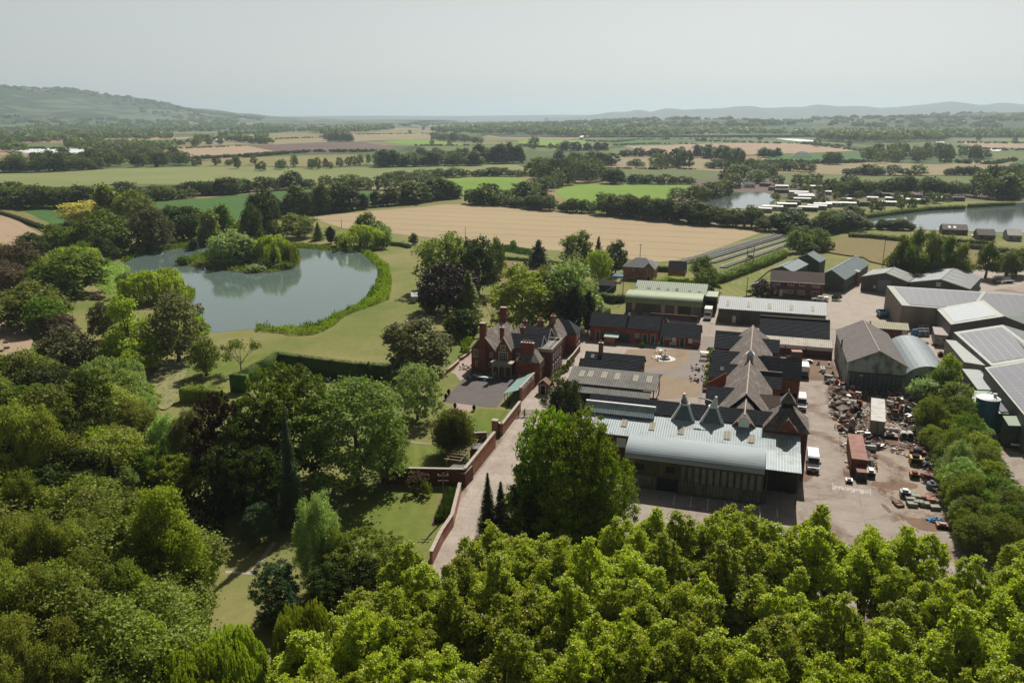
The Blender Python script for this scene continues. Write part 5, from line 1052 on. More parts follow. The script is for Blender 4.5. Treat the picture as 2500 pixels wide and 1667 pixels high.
# --- gabled and solar sheds on the right: each from the picture points of its roof
def barn(name, k, eL, eR, he, apexv, back, label, wm, rm, rmL=None, cat='shed', hr=None, L=None, ridge=TRIM, ang=None, ov=.25):
    """gable end towards the viewer: eave points left/right at he, apex above their middle, 'back' = picture point of the ridge's far end"""
    a, b_ = K(k, *eL, he), K(k, *eR, he); ax = (b_-a).normalized() if ang is None else Vector((math.cos(ang), math.sin(ang), 0)); ay = Vector((-ax.y, ax.x, 0)); Wd = (b_-a).dot(ax); mid = a+ax*Wd/2
    if hr is None:
        hr = he
        while hr < he+8 and pix((mid.x, mid.y, hr))[1] > q(k, 0, apexv)[1]: hr += .05
    pb = K(k, *back, hr); Ln = L or (pb-mid).dot(ay); B = Bld(name, a, math.atan2(ax.y, ax.x), label, cat); B.W = Wd; B.L = Ln; B.hr = hr; B.he = he
    B.roof = B.gable(ov, Wd-ov, ov, Ln-ov, he, hr, wm, rm, 'y', ov, ridge=ridge, th=.12); B.nR = ((hr-he), 0, Wd/2); B.nL = (-(hr-he), 0, Wd/2)
    vb = MB()
    for xa, za, xb, zb in ((-.05, he, Wd/2, hr+.12), (Wd/2, hr+.12, Wd+.05, he)): vb.slab([(xa, -.06, za+.1), (xb, -.06, zb), (xb, -.06, zb-.25), (xa, -.06, za-.15)], .06, ridge, (0, 1, 0))
    B.part('verge_trim', vb, B.roof); return B
B1 = barn('blue_roofed_shed', 'B', (1465,565), (1770,590), 4.6, 525, (1870,432), 'front half of the first blue-grey gabled shed behind the brick office', DKGREEN, BLUER, ang=R(-35.5))
B1.e['label'] = 'first blue-grey gabled shed, immediately behind the brick office'
B1b = barn('blue_roofed_shed', 'B', (1760,440), (2010,520), 4.6, 425, (2060,333), 'blue-grey gabled shed extending the first one towards the meadow', DKGREEN, BLUER, ang=R(-35.5), hr=7.2)
B2 = barn('blue_roofed_shed', 'C', (-300,655), (65,700), 4.4, 500, (205,388), 'second blue-grey gabled shed, right of the brick office', DKGREEN, BLUER, ang=R(-35.5), hr=7.2)
pc_ = B2.hit('C', 190, 560, (B2.W, 0, B2.he), B2.nR)
w_ = MB(); w_.slab([(B2.W-4.2, pc_.y-2, 5.8), (B2.W+.6, pc_.y-2, 4.5), (B2.W+.6, pc_.y+2, 4.5), (B2.W-4.2, pc_.y+2, 5.8)], .1, BLUER); w_.box(B2.W, pc_.y-1.8, 0, B2.W+.4, pc_.y+1.8, 4.4, BRICK); B2.part('side_porch', w_)
B3 = barn('grey_gabled_shed', 'C', (272,655), (880,722), 4.8, 612, (690,535), 'dark grey gabled shed with blue roller door and six strip rooflights', mk('brown_cladding', (.10,.09,.07), (.12,.11,.09), .5, .7, corr='x', corrd=.5), GREYRD, ang=R(-37))
a, b_, l, t_ = B3.rect('C', 483, 693, 652, 850, 'f', .25); w_ = MB(); w_.box(a, .15, .02, b_, .22, min(t_, 4.4), mk('blue_grey_door', (.20,.24,.26), (.23,.27,.29), 1, .6, corr='z', corrd=.35)); B3.part('roller_door', w_)
w_ = MB(); a, b_, l, t_ = B3.rect('C', 432, 773, 458, 802, 'f', .25); w_.box(a, .18, l, b_, .24, t_, WHITE); B3.part('notice', w_)
sky_lights(B3, 'C', [(545,560),(510,590),(475,612)], (0, 0, B3.he), B3.nL, .5, 4.5, CREAM, 'strip_rooflight', (0, 1, 0)); sky_lights(B3, 'C', [(790,590),(752,618),(720,642)], (B3.W, 0, B3.he), B3.nR, .5, 4.2, CREAM, 'strip_rooflight', (0, 1, 0))
B4 = barn('grey_gabled_shed', 'C', (885,728), (1655,828), 4.8, 692, (1422,540), 'larger grey gabled shed with eight strip rooflights and green gable', DKGREEN, GREYRY, ang=R(-37))
a, b_, l, t_ = B4.rect('C', 1230, 727, 1290, 782, 'f', .25); w_ = MB(); w_.box(a, .15, l, b_, .22, t_, GLASSL); B4.part('gable_window', w_)
sky_lights(B4, 'C', [(1250,575),(1212,610),(1175,647),(1137,685)], (0, 0, B4.he), B4.nL, .5, 4.5, CREAM, 'strip_rooflight', (0, 1, 0)); sky_lights(B4, 'C', [(1545,608),(1510,645),(1480,683),(1445,722)], (B4.W, 0, B4.he), B4.nR, .5, 5.2, CREAM, 'strip_rooflight', (0, 1, 0))
def pole_shed(name, label, k, corners, zs, wm, rm, panel=None, inset=1.3, cat='shed', th=.15, trim=TRIM, base=0, pm_=None):
    """single roof plane from picture corners at given heights (front-left, front-right, back-right, back-left) with walls below"""
    P4 = [K(k, x, y, z) for (x, y), z in zip(corners, zs)]; B = Bld(name, P4[0], GA, label, cat)
    lp = [(*B.loc(p), p.z) for p in P4]; w_ = MB(); n = len(lp); top = [(x, y, z-.1) for x, y, z in lp]; bot = [(x, y, -.1) for x, y, z in lp]
    w_.add(top+bot, [tuple(range(n))]+[(i, i+n, (i+1) % n+n, (i+1) % n) for i in range(n)], wm); B.part('wall', w_)
    w_ = MB(); w_.slab(lp, th, trim); B.roof = B.part('roof', w_); B.lp = [Vector(p) for p in lp]
    if panel:
        c = sum((Vector(p) for p in lp), Vector())/n; nn = (B.lp[1]-B.lp[0]).cross(B.lp[-1]-B.lp[0]).normalized()
        ii = [p+(c-p).normalized()*inset*1.4+nn*.08 for p in B.lp]; w_ = MB(); w_.slab(ii, .05, panel); B.part('solar_panels' if pm_ is None else pm_, w_)
    return B
PS1 = pole_shed('solar_shed', 'huge tan-walled shed covered with solar panels, behind the smaller solar sheds', 'C', [(795,1020),(2700,1170),(2560,895),(600,770)], [6.3, 6.3, 8.8, 8.8], TANW, None or GREYR, SOLAR, 1.6)
for k_ in range(3):
    y = 3.5+k_*4.2; w_ = MB(); w_.box(-.10, y, .02, -.02, y+2.0, 5.2, BLACK); PS1.part('doorway', w_)
w_ = MB(); p_ = PS1.lp; a0, a1 = p_[0].lerp(p_[1], .465), p_[3].lerp(p_[2], .64); w_.slab([a0+Vector((0, 0, .14)), a0+Vector((.9, 0, .14)), a1+Vector((.9, 0, .14)), a1+Vector((0, 0, .14))], .06, TRIM); PS1.part('roof_strip', w_)
PS2 = pole_shed('solar_shed', 'small solar shed roof with bright reflective strips, joined to the huge shed', 'C', [(1420,1265),(2100,1160),(1835,955),(1230,1060)], [6.0, 8.6, 8.6, 6.0], GREYW, GREYR, m_solar('solar_strips', 30, 1.0, (.22,.25,.27), (.62,.64,.64), .28), 1.5)
PS2b = pole_shed('solar_shed', 'dark far slope of the small solar shed', 'C', [(2100,1160),(2560,1340),(2420,1150),(1835,955)], [8.6, 6.0, 6.0, 8.6], GREYW, GREYRD, None, trim=GREYRD)
PS2b.e['label'] = 'dark sheet-roofed shed falling away right of the small solar shed'
PS3 = pole_shed('solar_shed', 'large solar shed with fine-ribbed panels and wide white roof edges', 'W', [(1940,800),(2640,690),(2080,275),(1455,370)], [6.4, 8.6, 8.6, 6.4], GREYW, TRIM, SOLARF, 1.5)
PS3b = pole_shed('grey_roofed_shed', 'smooth grey roof slope beyond the fine-ribbed solar shed', 'W', [(2352,570),(2700,700),(2500,400),(2080,275)], [8.5, 6.4, 6.4, 8.5], GREYW, GREYR, None, trim=GREYR)
PS4 = pole_shed('solar_shed', 'lowest solar shed with grid-lined panels at the right picture edge', 'W', [(2400,1480),(3100,1380),(2640,690),(1850,820)], [6.6, 8.8, 8.8, 6.6], GREYW, TRIM, SOLAR, .9)
AN = pole_shed('grey_annex', 'tan-walled annex with plain grey-green roof between yard and solar sheds', 'W', [(1590,750),(1900,800),(1625,490),(1350,465)], [4.6, 5.6, 5.6, 4.6], TANW, None or GREYR, None, trim=mk('plain_grey_roof', (.24,.26,.235), (.27,.285,.26), .4, .6))
CP = pole_shed('pipe_roofed_store', 'low corrugated store roof with black pipes running beside the solar shed', 'W', [(1760,1100),(2060,1110),(1800,850),(1560,835)], [4.0, 4.2, 4.2, 4.0], DKGREEN, None or GREYR, None, trim=mk('pale_ribbed_roof', (.33,.36,.34), (.28,.31,.29), .6, .6, corr='y', corrd=.5))
for i in range(4):
    o_ = i*.3; w_ = MB(); a0 = CP.hit('W', 1800+i*22, 850, (0, 0, 4.4), (0, 0, 1)); a1 = CP.hit('W', 2010+i*22, 1085+i*15, (0, 0, 4.4), (0, 0, 1)); a2 = CP.hit('W', 1830+i*60, 1180, (0, 0, 4.3), (0, 0, 1)); w_.tube([a0, a1, a2], .07, BLACK, 5); CP.part('pipe', w_)
GN = pole_shed('green_roofed_store', 'green sheet-roofed store carrying one small solar array, behind the blue tank', 'W', [(1780,1400),(2340,1415),(2090,1130),(1640,1110)], [3.8, 4.0, 4.0, 3.8], DKGREEN, None or GREYR, None, trim=mk('sage_roof', (.22,.29,.19), (.25,.32,.215), .4, .6))
nn_ = (0, 0, 1); c4 = [GN.hit('W', *c_, (0, 0, 4.15), nn_) for c_ in [(1930,1225),(2150,1222),(2290,1382),(2060,1385)]]; w_ = MB(); w_.slab(list(reversed(c4)), .06, SOLAR); GN.part('solar_panels', w_)
GS = pole_shed('green_roofed_store', 'small green-roofed store at the right edge below the blue tank', 'Y', [(2060,435),(2400,445),(2320,345),(2000,340)], [4.4, 4.4, 5.0, 5.0], DKGREEN, None or GREYR, None, trim=MATS['sage_roof'])
w_ = MB(); a = GS.hit('Y', 2085, 560, (0, -.05, 0), (0, 1, 0)); w_.box(a.x, -.6, .9, a.x+6, -.3, 1.2, WHITE); GS.part('rail', w_)
# blue tank
TK = Bld('blue_tank', K('Y', 1865, 520), 0, 'tall blue cylindrical tank with white domed top in the tree belt', 'tank'); w_ = MB(); w_.tube([(0, 1.9, 0), (0, 1.9, 6.6)], 2.0, TEALP, 28)
for z in np.arange(.8, 6.5, .8): w_.tube([(0, 1.9, z), (0, 1.9, z+.06)], 2.03, TEALP, 28)
TK.part('tank_shell', w_); w_ = MB(); w_.tube([(0, 1.9, 6.6), (0, 1.9, 6.85), (0, 1.9, 7.1)], [2.08, 1.6, .3], WHITE, 28); dome = TK.part('dome', w_, smooth=False)
w_ = MB(); w_.tube([(.9, 1.5, 6.7), (.9, 1.5, 7.5)], .28, CREAM, 10); w_.tube([(.9, 1.5, 7.5), (.9, 1.5, 7.6)], .36, CREAM, 10); TK.part('vent', w_, dome); w_ = MB()
for s_ in (-.25, .25): w_.tube([(s_, -.15, 0), (s_, -.15, 7.2)], .035, STEEL, 4)
TK.part('ladder', w_)
# old hangar
HG = barn('old_hangar', 'W', (100,758), (815,712), 6.1, 618, (310,215), 'big old hangar with brown sheet roof and weathered white gable', WEATH, FIBREB, ang=GA+R(1), ridge=COPING)
a0 = HG.W
w_ = MB(); w_.box(.3, .05, 3.9, HG.W-.3, .24, 4.1, DSTEEL); w_.box(.8, .08, .05, HG.W*.5-.05, .23, 3.9, mk('grey_green_door', (.10,.13,.125), (.13,.165,.155), .7, .8, corr='x', corrd=.9)); w_.box(HG.W*.5+.05, .12, .05, HG.W-.6, .245, 3.9, MATS['grey_green_door']); HG.part('sliding_doors', w_)
w_ = MB(); p_ = HG.hit('W', 25, 545, (0, 0, HG.he), HG.nL); w_.tube([p_, p_+Vector((0, 0, 1.5))], .16, BLACK, 8); HG.part('flue', w_)
QN = Bld('quonset_shed', K('W', 775, 1090), GA+R(1), 'grey-blue barrel-vaulted shed alongside the old hangar', 'shed'); qw = 10.6; qh = 5.6
ql = 27.0; w_ = MB(); prof = [(qw/2-qw/2*math.cos(a_), 1.2+(qh-1.2)*math.sin(a_)) for a_ in np.linspace(0, math.pi, 17)]
for (x0, z0), (x1, z1) in zip(prof, prof[1:]): w_.add([(x0, 0, z0), (x1, 0, z1), (x1, ql, z1), (x0, ql, z0)], [(0, 1, 2, 3)], mk('ribbed_vault', (.19,.235,.25), (.225,.265,.28), .5, .6, 0, .3, corr='y', corrd=1.1, c3=(.22,.27,.28), s3=.2))
QN.part('vaulted_roof', w_, smooth=True); w_ = MB(); w_.ext([(0, -.1)]+prof+[(qw, -.1)], 'y', .15, .3, WEATH); QN.part('end_wall', w_); w_ = MB(); w_.ext([(0, -.1)]+prof+[(qw, -.1)], 'y', ql-.3, ql-.15, OLDSH); QN.part('end_wall', w_)
w_ = MB(); w_.box(qw*.25, .05, .05, qw*.75, .13, 3.2, BLACK); QN.part('doorway', w_)
OR = rng_b('ochre_roofed_shed', 'W', (400,235), (870,255), (480,325), 4.4, 16, 'small shed with ribbed ochre roof behind the vaulted shed', 'shed', BRICKD, OCHRE); OR.wins('W', [(795,350,858,405,2,2)], 'f', .3, gm=CREAM)
CB = Bld('site_cabin', K('W', 1195, 545), GA-R(6), 'beige flat-roofed site cabin in the hangar yard', 'cabin'); w_ = MB(); w_.box(0, 0, .25, 3.0, 8.5, 3.0, TANW); CB.part('wall', w_); w_ = MB(); w_.box(-.1, -.1, 3.0, 3.1, 8.6, 3.15, mk('cabin_roof', (.33,.28,.26), (.29,.25,.23), 1)); CB.part('roof', w_); CB.window('f', 0, .3, 1.3, 1.3, 2.3, 2, 1, fm=CREAM); CB.window('f', 0, 1.7, 2.7, 1.3, 2.3, 2, 1, fm=CREAM); CB.door('f', 0, 1.35, 1.65, 2.2, m=TANW, fm=CREAM, z0=.25)
LW = Bld('low_store', K('B', 1250, 800), GA+R(62), 'low white-capped wall and lean store beside the brick office', 'store'); w_ = MB(); w_.box(0, 0, 0, 9, .3, 1.4, TANW); LW.part('wall', w_); w_ = MB(); w_.box(-.1, -.1, 1.4, 9.1, .4, 1.55, WHITE); LW.part('coping', w_)
# ------------------------------------------------------------------ vehicles (front faces -y)
def part(name, mb, par, smooth=False, label=None): return mb.build(name, par, smooth, label=label)
def wheels(e, xs, ys, r=.34, w=.22):
    for y in ys:
        for x in xs:
            b = MB(); s_ = 1 if x > 0 else -1; b.tube([(x-s_*w, y, r), (x, y, r)], r, TYRE, 14); wo = part('wheel', b, e); b = MB(); b.tube([(x, y, r), (x+s_*.02, y, r)], r*.55, STEEL, 10); part('rim', b, wo)
def van(p, rz, label, L=5.6, Hh=2.55, Wd=2.0, paint=PVAN, group=None):
    e = empty('van', p, rz, label=label, cat='van', group=group); w = Wd/2; b = MB()
    pr = [(.02, .35), (0, .8), (.12, 1.05), (.85, 1.32), (1.45, Hh-.22), (1.8, Hh-.03), (2.3, Hh), (L-.25, Hh), (L, Hh-.15), (L, .35)]
    n = len(pr); vs = []; 
    for sx in (-1, 1):
        for y, z in pr: vs.append((sx*w*(1-.11*max(0, (z-1.1)/1.5))*(.93 if y < .3 else 1), y, z))
    b.add(vs, [tuple(range(n)), tuple(range(2*n-1, n-1, -1))]+[(i, i+n, (i+1) % n+n, (i+1) % n) for i in range(n)], paint); body = part('body', b, e)
    for y in np.arange(2.6, L-.4, .55): b2 = MB(); b2.box(-w*.7, y, Hh, w*.7, y+.08, Hh+.03, paint); part('roof_rib', b2, body)
    b = MB(); b.slab([(-w*.84, .93, 1.40), (w*.84, .93, 1.40), (w*.78, 1.40, Hh-.33), (-w*.78, 1.40, Hh-.33)], .03, GLASS, (0, -.8, .5)); part('windscreen', b, e)
    for s_ in (-1, 1):
        b = MB(); x = s_*w*.985; b.slab([(x, 1.15, 1.38), (x, 2.1, 1.38), (x*.955, 2.1, 1.98), (x*.955, 1.55, 1.98)], .03, GLASS, (s_, 0, 0)); part('side_window', b, e)
        b = MB(); b.box(s_*w-.02 if s_ > 0 else -w-.22, 1.15, 1.3, s_*w+.22 if s_ > 0 else -w+.02, 1.3, 1.65, BLACK); part('mirror', b, e)
        b = MB(); b.box(s_*w*.62-.16, -.03, .82, s_*w*.62+.16, .1, 1.0, GLASSL); part('headlight', b, e)
    b = MB(); b.box(-w*.92, -.08, .38, w*.92, .15, .62, DSTEEL); part('bumper', b, e); b = MB(); b.box(-w*.4, -.04, .72, w*.4, .05, .92, BLACK); part('grille', b, e)
    b = MB(); b.box(-.26, -.1, .42, .26, -.07, .54, WHITE); part('number_plate', b, e)
    wheels(e, (-w+.02, w-.02), (1.0, L-1.2)); return e
def at(k, x, y, z=0): return K(k, x, y, z)
van(at('L', 2300, 860)+EX*-.1, GA, 'white van parked facing the camera beside the brick kiln tower', 5.9)
van(at('L', 2190, 290)+EX*-.1+EY*.3, GA, 'white van parked farther back beside the timbered wing of the oast range', 5.6)
def box_lorry(p, rz, label):
    e = empty('box_lorry', p, rz, label=label, cat='lorry'); b = MB(); b.box(-1.1, 2.1, .9, 1.1, 6.4, 3.2, CREAM); part('cargo_box', b, e)
    pr = [(0, .4), (.0, 1.1), (.75, 1.45), (1.2, 2.3), (2.0, 2.4), (2.0, .4)]; b = MB(); b.ext(pr, 'x', -1.0, 1.0, PVAN); part('cab', b, e)
    b = MB(); b.slab([(-.88, .78, 1.52), (.88, .78, 1.52), (.82, 1.12, 2.2), (-.82, 1.12, 2.2)], .03, GLASS, (0, -.8, .5)); part('windscreen', b, e); b = MB(); b.slab([(-.85, 1.3, 2.35), (.85, 1.3, 2.35), (.95, 2.0, 3.0), (-.95, 2.0, 3.0)], .1, PVAN); part('wind_deflector', b, e)
    for s_ in (-1, 1): b = MB(); b.box(s_*.7-.16, -.04, .8, s_*.7+.16, .04, 1.0, GLASSL); part('headlight', b, e)
    b = MB(); b.box(-.9, -.08, .35, .9, .1, .62, BLACK); part('bumper', b, e); b = MB(); b.box(-.5, .4, .55, .5, 6.3, .9, BLACK); part('chassis', b, e); wheels(e, (-1, 1), (1.0, 5.2), .38); return e
box_lorry(at('B', 658, 1222), GA, 'white box lorry parked between the olive barn and the pale shed')
def pickup(p, rz, label):
    e = empty('pickup', p, rz, label=label, cat='pickup'); b = MB(); b.ext([(0, .45), (0, .95), (1.3, 1.1), (2.0, 1.72), (3.4, 1.75), (3.7, 1.1), (5.2, 1.08), (5.2, .45)], 'x', -.9, .9, PVAN); part('body', b, e)
    b = MB(); b.box(-.7, 3.8, 1.08, .7, 5.1, 1.5, WHITE); part('canopy', b, e); b = MB(); b.slab([(-.75, 1.42, 1.18), (.75, 1.42, 1.18), (.7, 1.95, 1.66), (-.7, 1.95, 1.66)], .03, GLASS, (0, -.6, .7)); part('windscreen', b, e)
    for s_ in (-1, 1):
        for y0, y1 in ((2.05, 2.65), (2.75, 3.35)): b = MB(); b.box(s_*.9-.02, y0, 1.15, s_*.9+.02, y1, 1.62, GLASS); part('side_window', b, e)
    wheels(e, (-.92, .92), (.95, 4.2), .37); return e
pickup(at('B', 1990, 960), GA+R(-88), 'white pickup parked in front of the brown-roofed brick office')
e = empty('tipping_trailer', at('C', 560, 1190), GA+R(8), label='blue tipping trailer standing empty by the huge solar shed', cat='trailer')
b = MB(); b.box(-1.1, 0, .9, 1.1, 4.2, 1.05, BLUEP); b.box(-1.2, 0, .9, -1.1, 4.2, 1.9, BLUEP); b.box(1.1, 0, .9, 1.2, 4.2, 1.9, BLUEP); b.box(-1.2, -.1, .9, 1.2, 0, 1.9, BLUEP); b.box(-1.2, 4.2, .9, 1.2, 4.3, 1.9, BLUEP); part('tipping_body', b, e)
b = MB(); b.box(-.4, .2, .5, .4, 4, .9, BLACK); part('chassis', b, e); wheels(e, (-1, 1), (2.2, 3.2), .42)
e = empty('flatbed_trailer', at('C', 1960, 745), GA+R(-62), label='empty flatbed trailer with slatted sides by the row of upright trees', cat='trailer'); b = MB(); b.box(-1.2, 0, .8, 1.2, 8, 1.0, DSTEEL)
part('bed', b, e); b = MB()
for z in (1.2, 1.5, 1.8): b.box(-1.2, 0, z, -1.1, 8, z+.1, STEEL)
for y in (0, 2.6, 5.3, 7.9): b.box(-1.2, y, 1, -1.1, y+.1, 1.9, STEEL)
part('side_rack', b, e); wheels(e, (-1.1, 1.1), (1.5, 5.5, 6.6), .42)
def car(p, rz, label, m, s=1.0):
    e = empty('parked_car', p, rz, label=label, cat='car'); e.scale = (s, s, s); w = .88; b = MB()
    lo = [(0, .35), (0, .72), (1.1, .9), (3.5, .92), (4.3, .82), (4.35, .35)]; b.ext(lo, 'x', -w, w, m)
    up = [(1.05, .9), (1.75, 1.38), (3.0, 1.42), (3.75, .92)]; vs = [(sx*(w-.04-.16*(z > 1)), y, z) for sx in (-1, 1) for y, z in up]; b.add(vs, [(0, 1, 2, 3), (7, 6, 5, 4), (1, 5, 6, 2)], m); body = part('body', b, e)
    b = MB(); b.slab([(-.75, 1.12, .96), (.75, 1.12, .96), (.66, 1.68, 1.36), (-.66, 1.68, 1.36)], .03, GLASS, (0, -.5, .8)); b.slab([(-.7, 3.65, .98), (.7, 3.65, .98), (.64, 3.1, 1.38), (-.64, 3.1, 1.38)], .03, GLASS, (0, .5, .8)); part('windscreen', b, e)
    for s_ in (-1, 1): b = MB(); b.slab([(s_*.84, 1.35, .95), (s_*.84, 3.4, .95), (s_*.71, 2.95, 1.34), (s_*.71, 1.85, 1.34)], .03, GLASS, (s_, 0, 0)); part('side_window', b, e)
    wheels(e, (-.86, .86), (.85, 3.5), .31, .18); return e
car(at('Y', 1230, 650), GA+R(-70), 'dark green scrapped car at the edge of the tree belt', mk('dark_green_paint', (.03,.07,.065), (.05,.1,.09), 1, .3, spec=.5))
car(at('N4', 1890, 1368), R(-80), 'white car beside the lakeside bungalow', PVAN)
# catering trailer by the oast wing
e = empty('white_trailer', at('O', 1520, 1065), GA, label='white rounded box trailer standing at the end of the long dark wing', cat='trailer'); b = MB(); b.ext([(-1.2, .7), (-1.2, 2.4), (-.95, 2.85), (.95, 2.85), (1.2, 2.4), (1.2, .7)], 'y', 0, 4.2, WHITE); part('body', b, e); b = MB(); b.box(-1, .3, .4, 1, 4, .7, BLACK); b.box(-.9, -.02, .75, .9, 0.02, 1.6, DSTEEL); part('chassis', b, e); wheels(e, (-1.1, 1.1), (1.6, 2.5), .36)
# lorry boxes and sheds of the scrapyard
def container(name, k, fl, fr, bk, h, label, m, mt, cat='container', z0=0):
    a, b_ = at(k, *fl), at(k, *fr); dx = (b_-a); wd = dx.length; rz = math.atan2(dx.y, dx.x); B = Bld(name, a, rz, label, cat); t_ = at(k, *bk, h+z0); ln = B.loc(t_)[1]
    w_ = MB(); w_.box(0, 0, z0, wd, ln, h+z0, m); B.part('box_body', w_); w_ = MB(); w_.box(-.04, -.04, h+z0, wd+.04, ln+.04, h+z0+.06, mt); B.part('roof', w_)
    w_ = MB()
    for x in (.05, wd*.5-.05, wd*.5+.03, wd-.1): w_.box(x, -.07, z0+.1, x+.05, -.02, h+z0-.1, DSTEEL)
    B.part('door_rods', w_); B.w, B.l = wd, ln; return B
c_ = container('lorry_box', 'Y', (690,525), (830,545), (685,162), 2.6, 'long pale grey lorry box dumped in the scrapyard', CONT, PALEM, z0=.3)
w_ = MB(); w_.box(.3, .5, 0, c_.w-.3, c_.l-.3, .3, BLACK); c_.part('chassis', w_)
c_ = container('rusty_shed', 'Y', (505,905), (660,925), (565,525), 2.7, 'rusty red-roofed container in the scrapyard', RUST, RUSTR)
c_ = container('rusty_shed', 'Y', (567,975), (668,985), (625,812), 1.5, 'small rusty-roofed box in front of the rusty red-roofed container', DSTEEL, RUSTR)
c_ = container('steel_crate', 'O', (1355,800), (1495,805), (1440,665), 2.0, 'square steel bin with orange boarded top behind the oast wing', GREYW, mk('orange_board', (.44,.24,.15), (.36,.19,.12), 2), 'bin')
def skip_machine(k, x, y, w, d, h, m, m2, label, name='scrap_machine', rz=0, cat='scrap machine'):
    e = empty(name, at(k, x, y), GA+rz, label=label, cat=cat); b = MB(); b.box(-w/2, 0, .12, w/2, d, h, m); part('casing', b, e); b = MB(); b.box(-w*.3, .2, h, w*.25, d*.7, h*1.35, m2); b.box(-w*.4, -.06, h*.25, w*.4, .0, h*.85, BLACK); part('hopper', b, e)
    b = MB()
    for sx in (-1, 1): b.box(sx*w*.42-.06, .1, 0, sx*w*.42+.06, d-.1, .14, DSTEEL)
    part('skids', b, e); return e
skip_machine('Y', 1148, 830, 1.9, 1.8, 1.3, YELP, BLACK, 'yellow machine casing on the concrete near the tree belt')
skip_machine('Y', 1140, 965, 1.5, 1.4, .9, mk('orange_paint', (.36,.17,.04), (.25,.1,.03), 1), RUST, 'orange machine below the yellow casing')
skip_machine('Y', 1045, 1150, 1.5, 1.3, 1.0, mk('pale_blue_paint', (.42,.46,.47), (.36,.4,.41), 1), STEEL, 'pale blue-grey cabinet standing alone near the netted crates')
skip_machine('Y', 495, 1010, 1.1, 1.2, .6, WHITE, PALEM, 'small white unit lying by the painted markings')
skip_machine('Y', 710, 955, 1.3, 2.2, 1.0, PALEM, STEEL, 'cream engine-like unit beside the small rusty box')
skip_machine('Y', 900, 570, 2.6, 1.6, .6, mk('brown_plate', (.28,.20,.15), (.22,.15,.11), 1), BLACK, 'low brown steel table with pale domes in the scrapyard')
skip_machine('Y', 1170, 735, 2.6, 1.0, .8, RUST, BLACK, 'rust-brown steel trough near the dark green car')
skip_machine('Y', 1415, 1455, 1.7, 1.2, .6, TERRA, mk('pinkish_block', (.45,.3,.25), (.38,.25,.2), 2), 'pinkish crate nearest the foreground trees')
skip_machine('Y', 1280, 545, 1.6, 1.5, 1.2, CREAM, PALEM, 'cream cubic machine with a round mouth above the green car')
skip_machine('O', 1600, 855, 1.7, 1.3, .6, PALEM, STEEL, 'pale machine parts on the dry ground behind the oast wing')
skip_machine('W', 1215, 548, 1.5, .7, .5, mk('orange_paint2', (.3,.13,.05), (.2,.08,.03), 1), RUST, 'rust-orange machine in front of the site cabin')
skip_machine('W', 1107, 520, 1.2, .8, .35, WOODP, WOOD, 'low timber crate on the hangar yard')
skip_machine('W', 1290, 690, 1.2, 1.2, 1.0, mk('maroon_paint', (.16,.06,.04), (.1,.04,.03), 1), RUST, 'maroon bin against the tan annex')
def tank(k, x, y, r, L_, m, rz, label, up=False):
    e = empty('steel_tank', at(k, x, y), GA+rz, label=label, cat='tank'); b = MB()
    if up: b.tube([(0, 0, 0), (0, 0, L_*.8), (0, 0, L_)], [r, r, r*.5], m, 16); part('shell', b, e); b = MB(); b.tube([(0, 0, L_), (0, 0, L_+.25)], r*.35, m, 10); part('lid', b, e)
    else:
        b.tube([(0, 0, r+.15), (0, .1, r+.15), (0, L_, r+.15), (0, L_+.1, r+.15)], [r*.8, r, r, r*.8], m, 16); part('shell', b, e); b = MB(); b.tube([(0, -.02, r+.15), (0, .02, r+.15)], r*.7, BLACK, 14); part('opening', b, e); b = MB(); b.box(-r*.8, .2, 0, r*.8, .4, .3, WOOD); b.box(-r*.8, L_-.4, 0, r*.8, L_-.2, .3, WOOD); part('cradle', b, e)
    return e
tank('Y', 1030, 580, .65, 1.4, PALEM, 0, 'left one of two pale drums lying side by side in the scrapyard'); tank('Y', 1092, 583, .65, 1.4, PALEM, 0, 'right one of two pale drums lying side by side in the scrapyard')
tank('Y', 1195, 560, .95, 2.4, STEEL, 0, 'upright grey steel vessel with round neck beside the pale drums', True); tank('Y', 755, 690, .5, 2.4, GALV, R(90), 'galvanised cylinder lying beside the rusty red-roofed container')
tank('Y', 515, 500, .65, 2.6, STEEL, R(8), 'grey slim tank standing by the long lorry box', True); tank('Y', 600, 265, .7, 3.6, PALEM, R(80), 'long off-white tank lying in the upper scrap heap')
tank('Y', 1300, 1050, .8, 1.1, mk('blue_grey_steel', (.17,.19,.21), (.12,.13,.14), 1), 0, 'blue-grey round vat by the brown framed crates', True)
tank('O', 1985, 1165, .55, 1.3, REDP, 0, 'red upright drum at the corner of the old hangar', True)
for i, (x, y) in enumerate([(1775, 975), (1812, 978)]): tank('O', x, y, .28, 2.6, PALEM, 0, 'pale pipe of the pair lying on the dry ground').__setitem__('group', 'pair of pale pipes')
for i, (x, y) in enumerate([(855, 487), (905, 492), (955, 497)]):
    b = MB(); b.tube([(0, 0, 0), (0, 0, .3), (0, 0, .6), (0, 0, .8)], [.45, .5, .4, .1], WHITE, 12); e = b.build('metal_dome', None, True, label='white metal dome of the row of three behind the brown table', cat='dome', group='row of three metal domes'); e.location = at('Y', x, y); b = MB(); b.tube([(0, 0, 0), (0, 0, .06)], .55, RUST, 12); part('base_ring', b, e)
# yellow post / crane arm
e = empty('loader_arm', at('W', 252, 1110), 0, label='yellow loader arm sticking up from the upper scrap heap', cat='machine'); b = MB(); b.tube([(0, 0, 0), (.3, .5, 2.2), (.2, .2, 3.4)], [.2, .16, .14], YELP, 6); part('boom', b, e); b = MB(); b.box(-.3, -.1, 3.2, .6, .5, 3.6, CREAM); part('bucket', b, e)
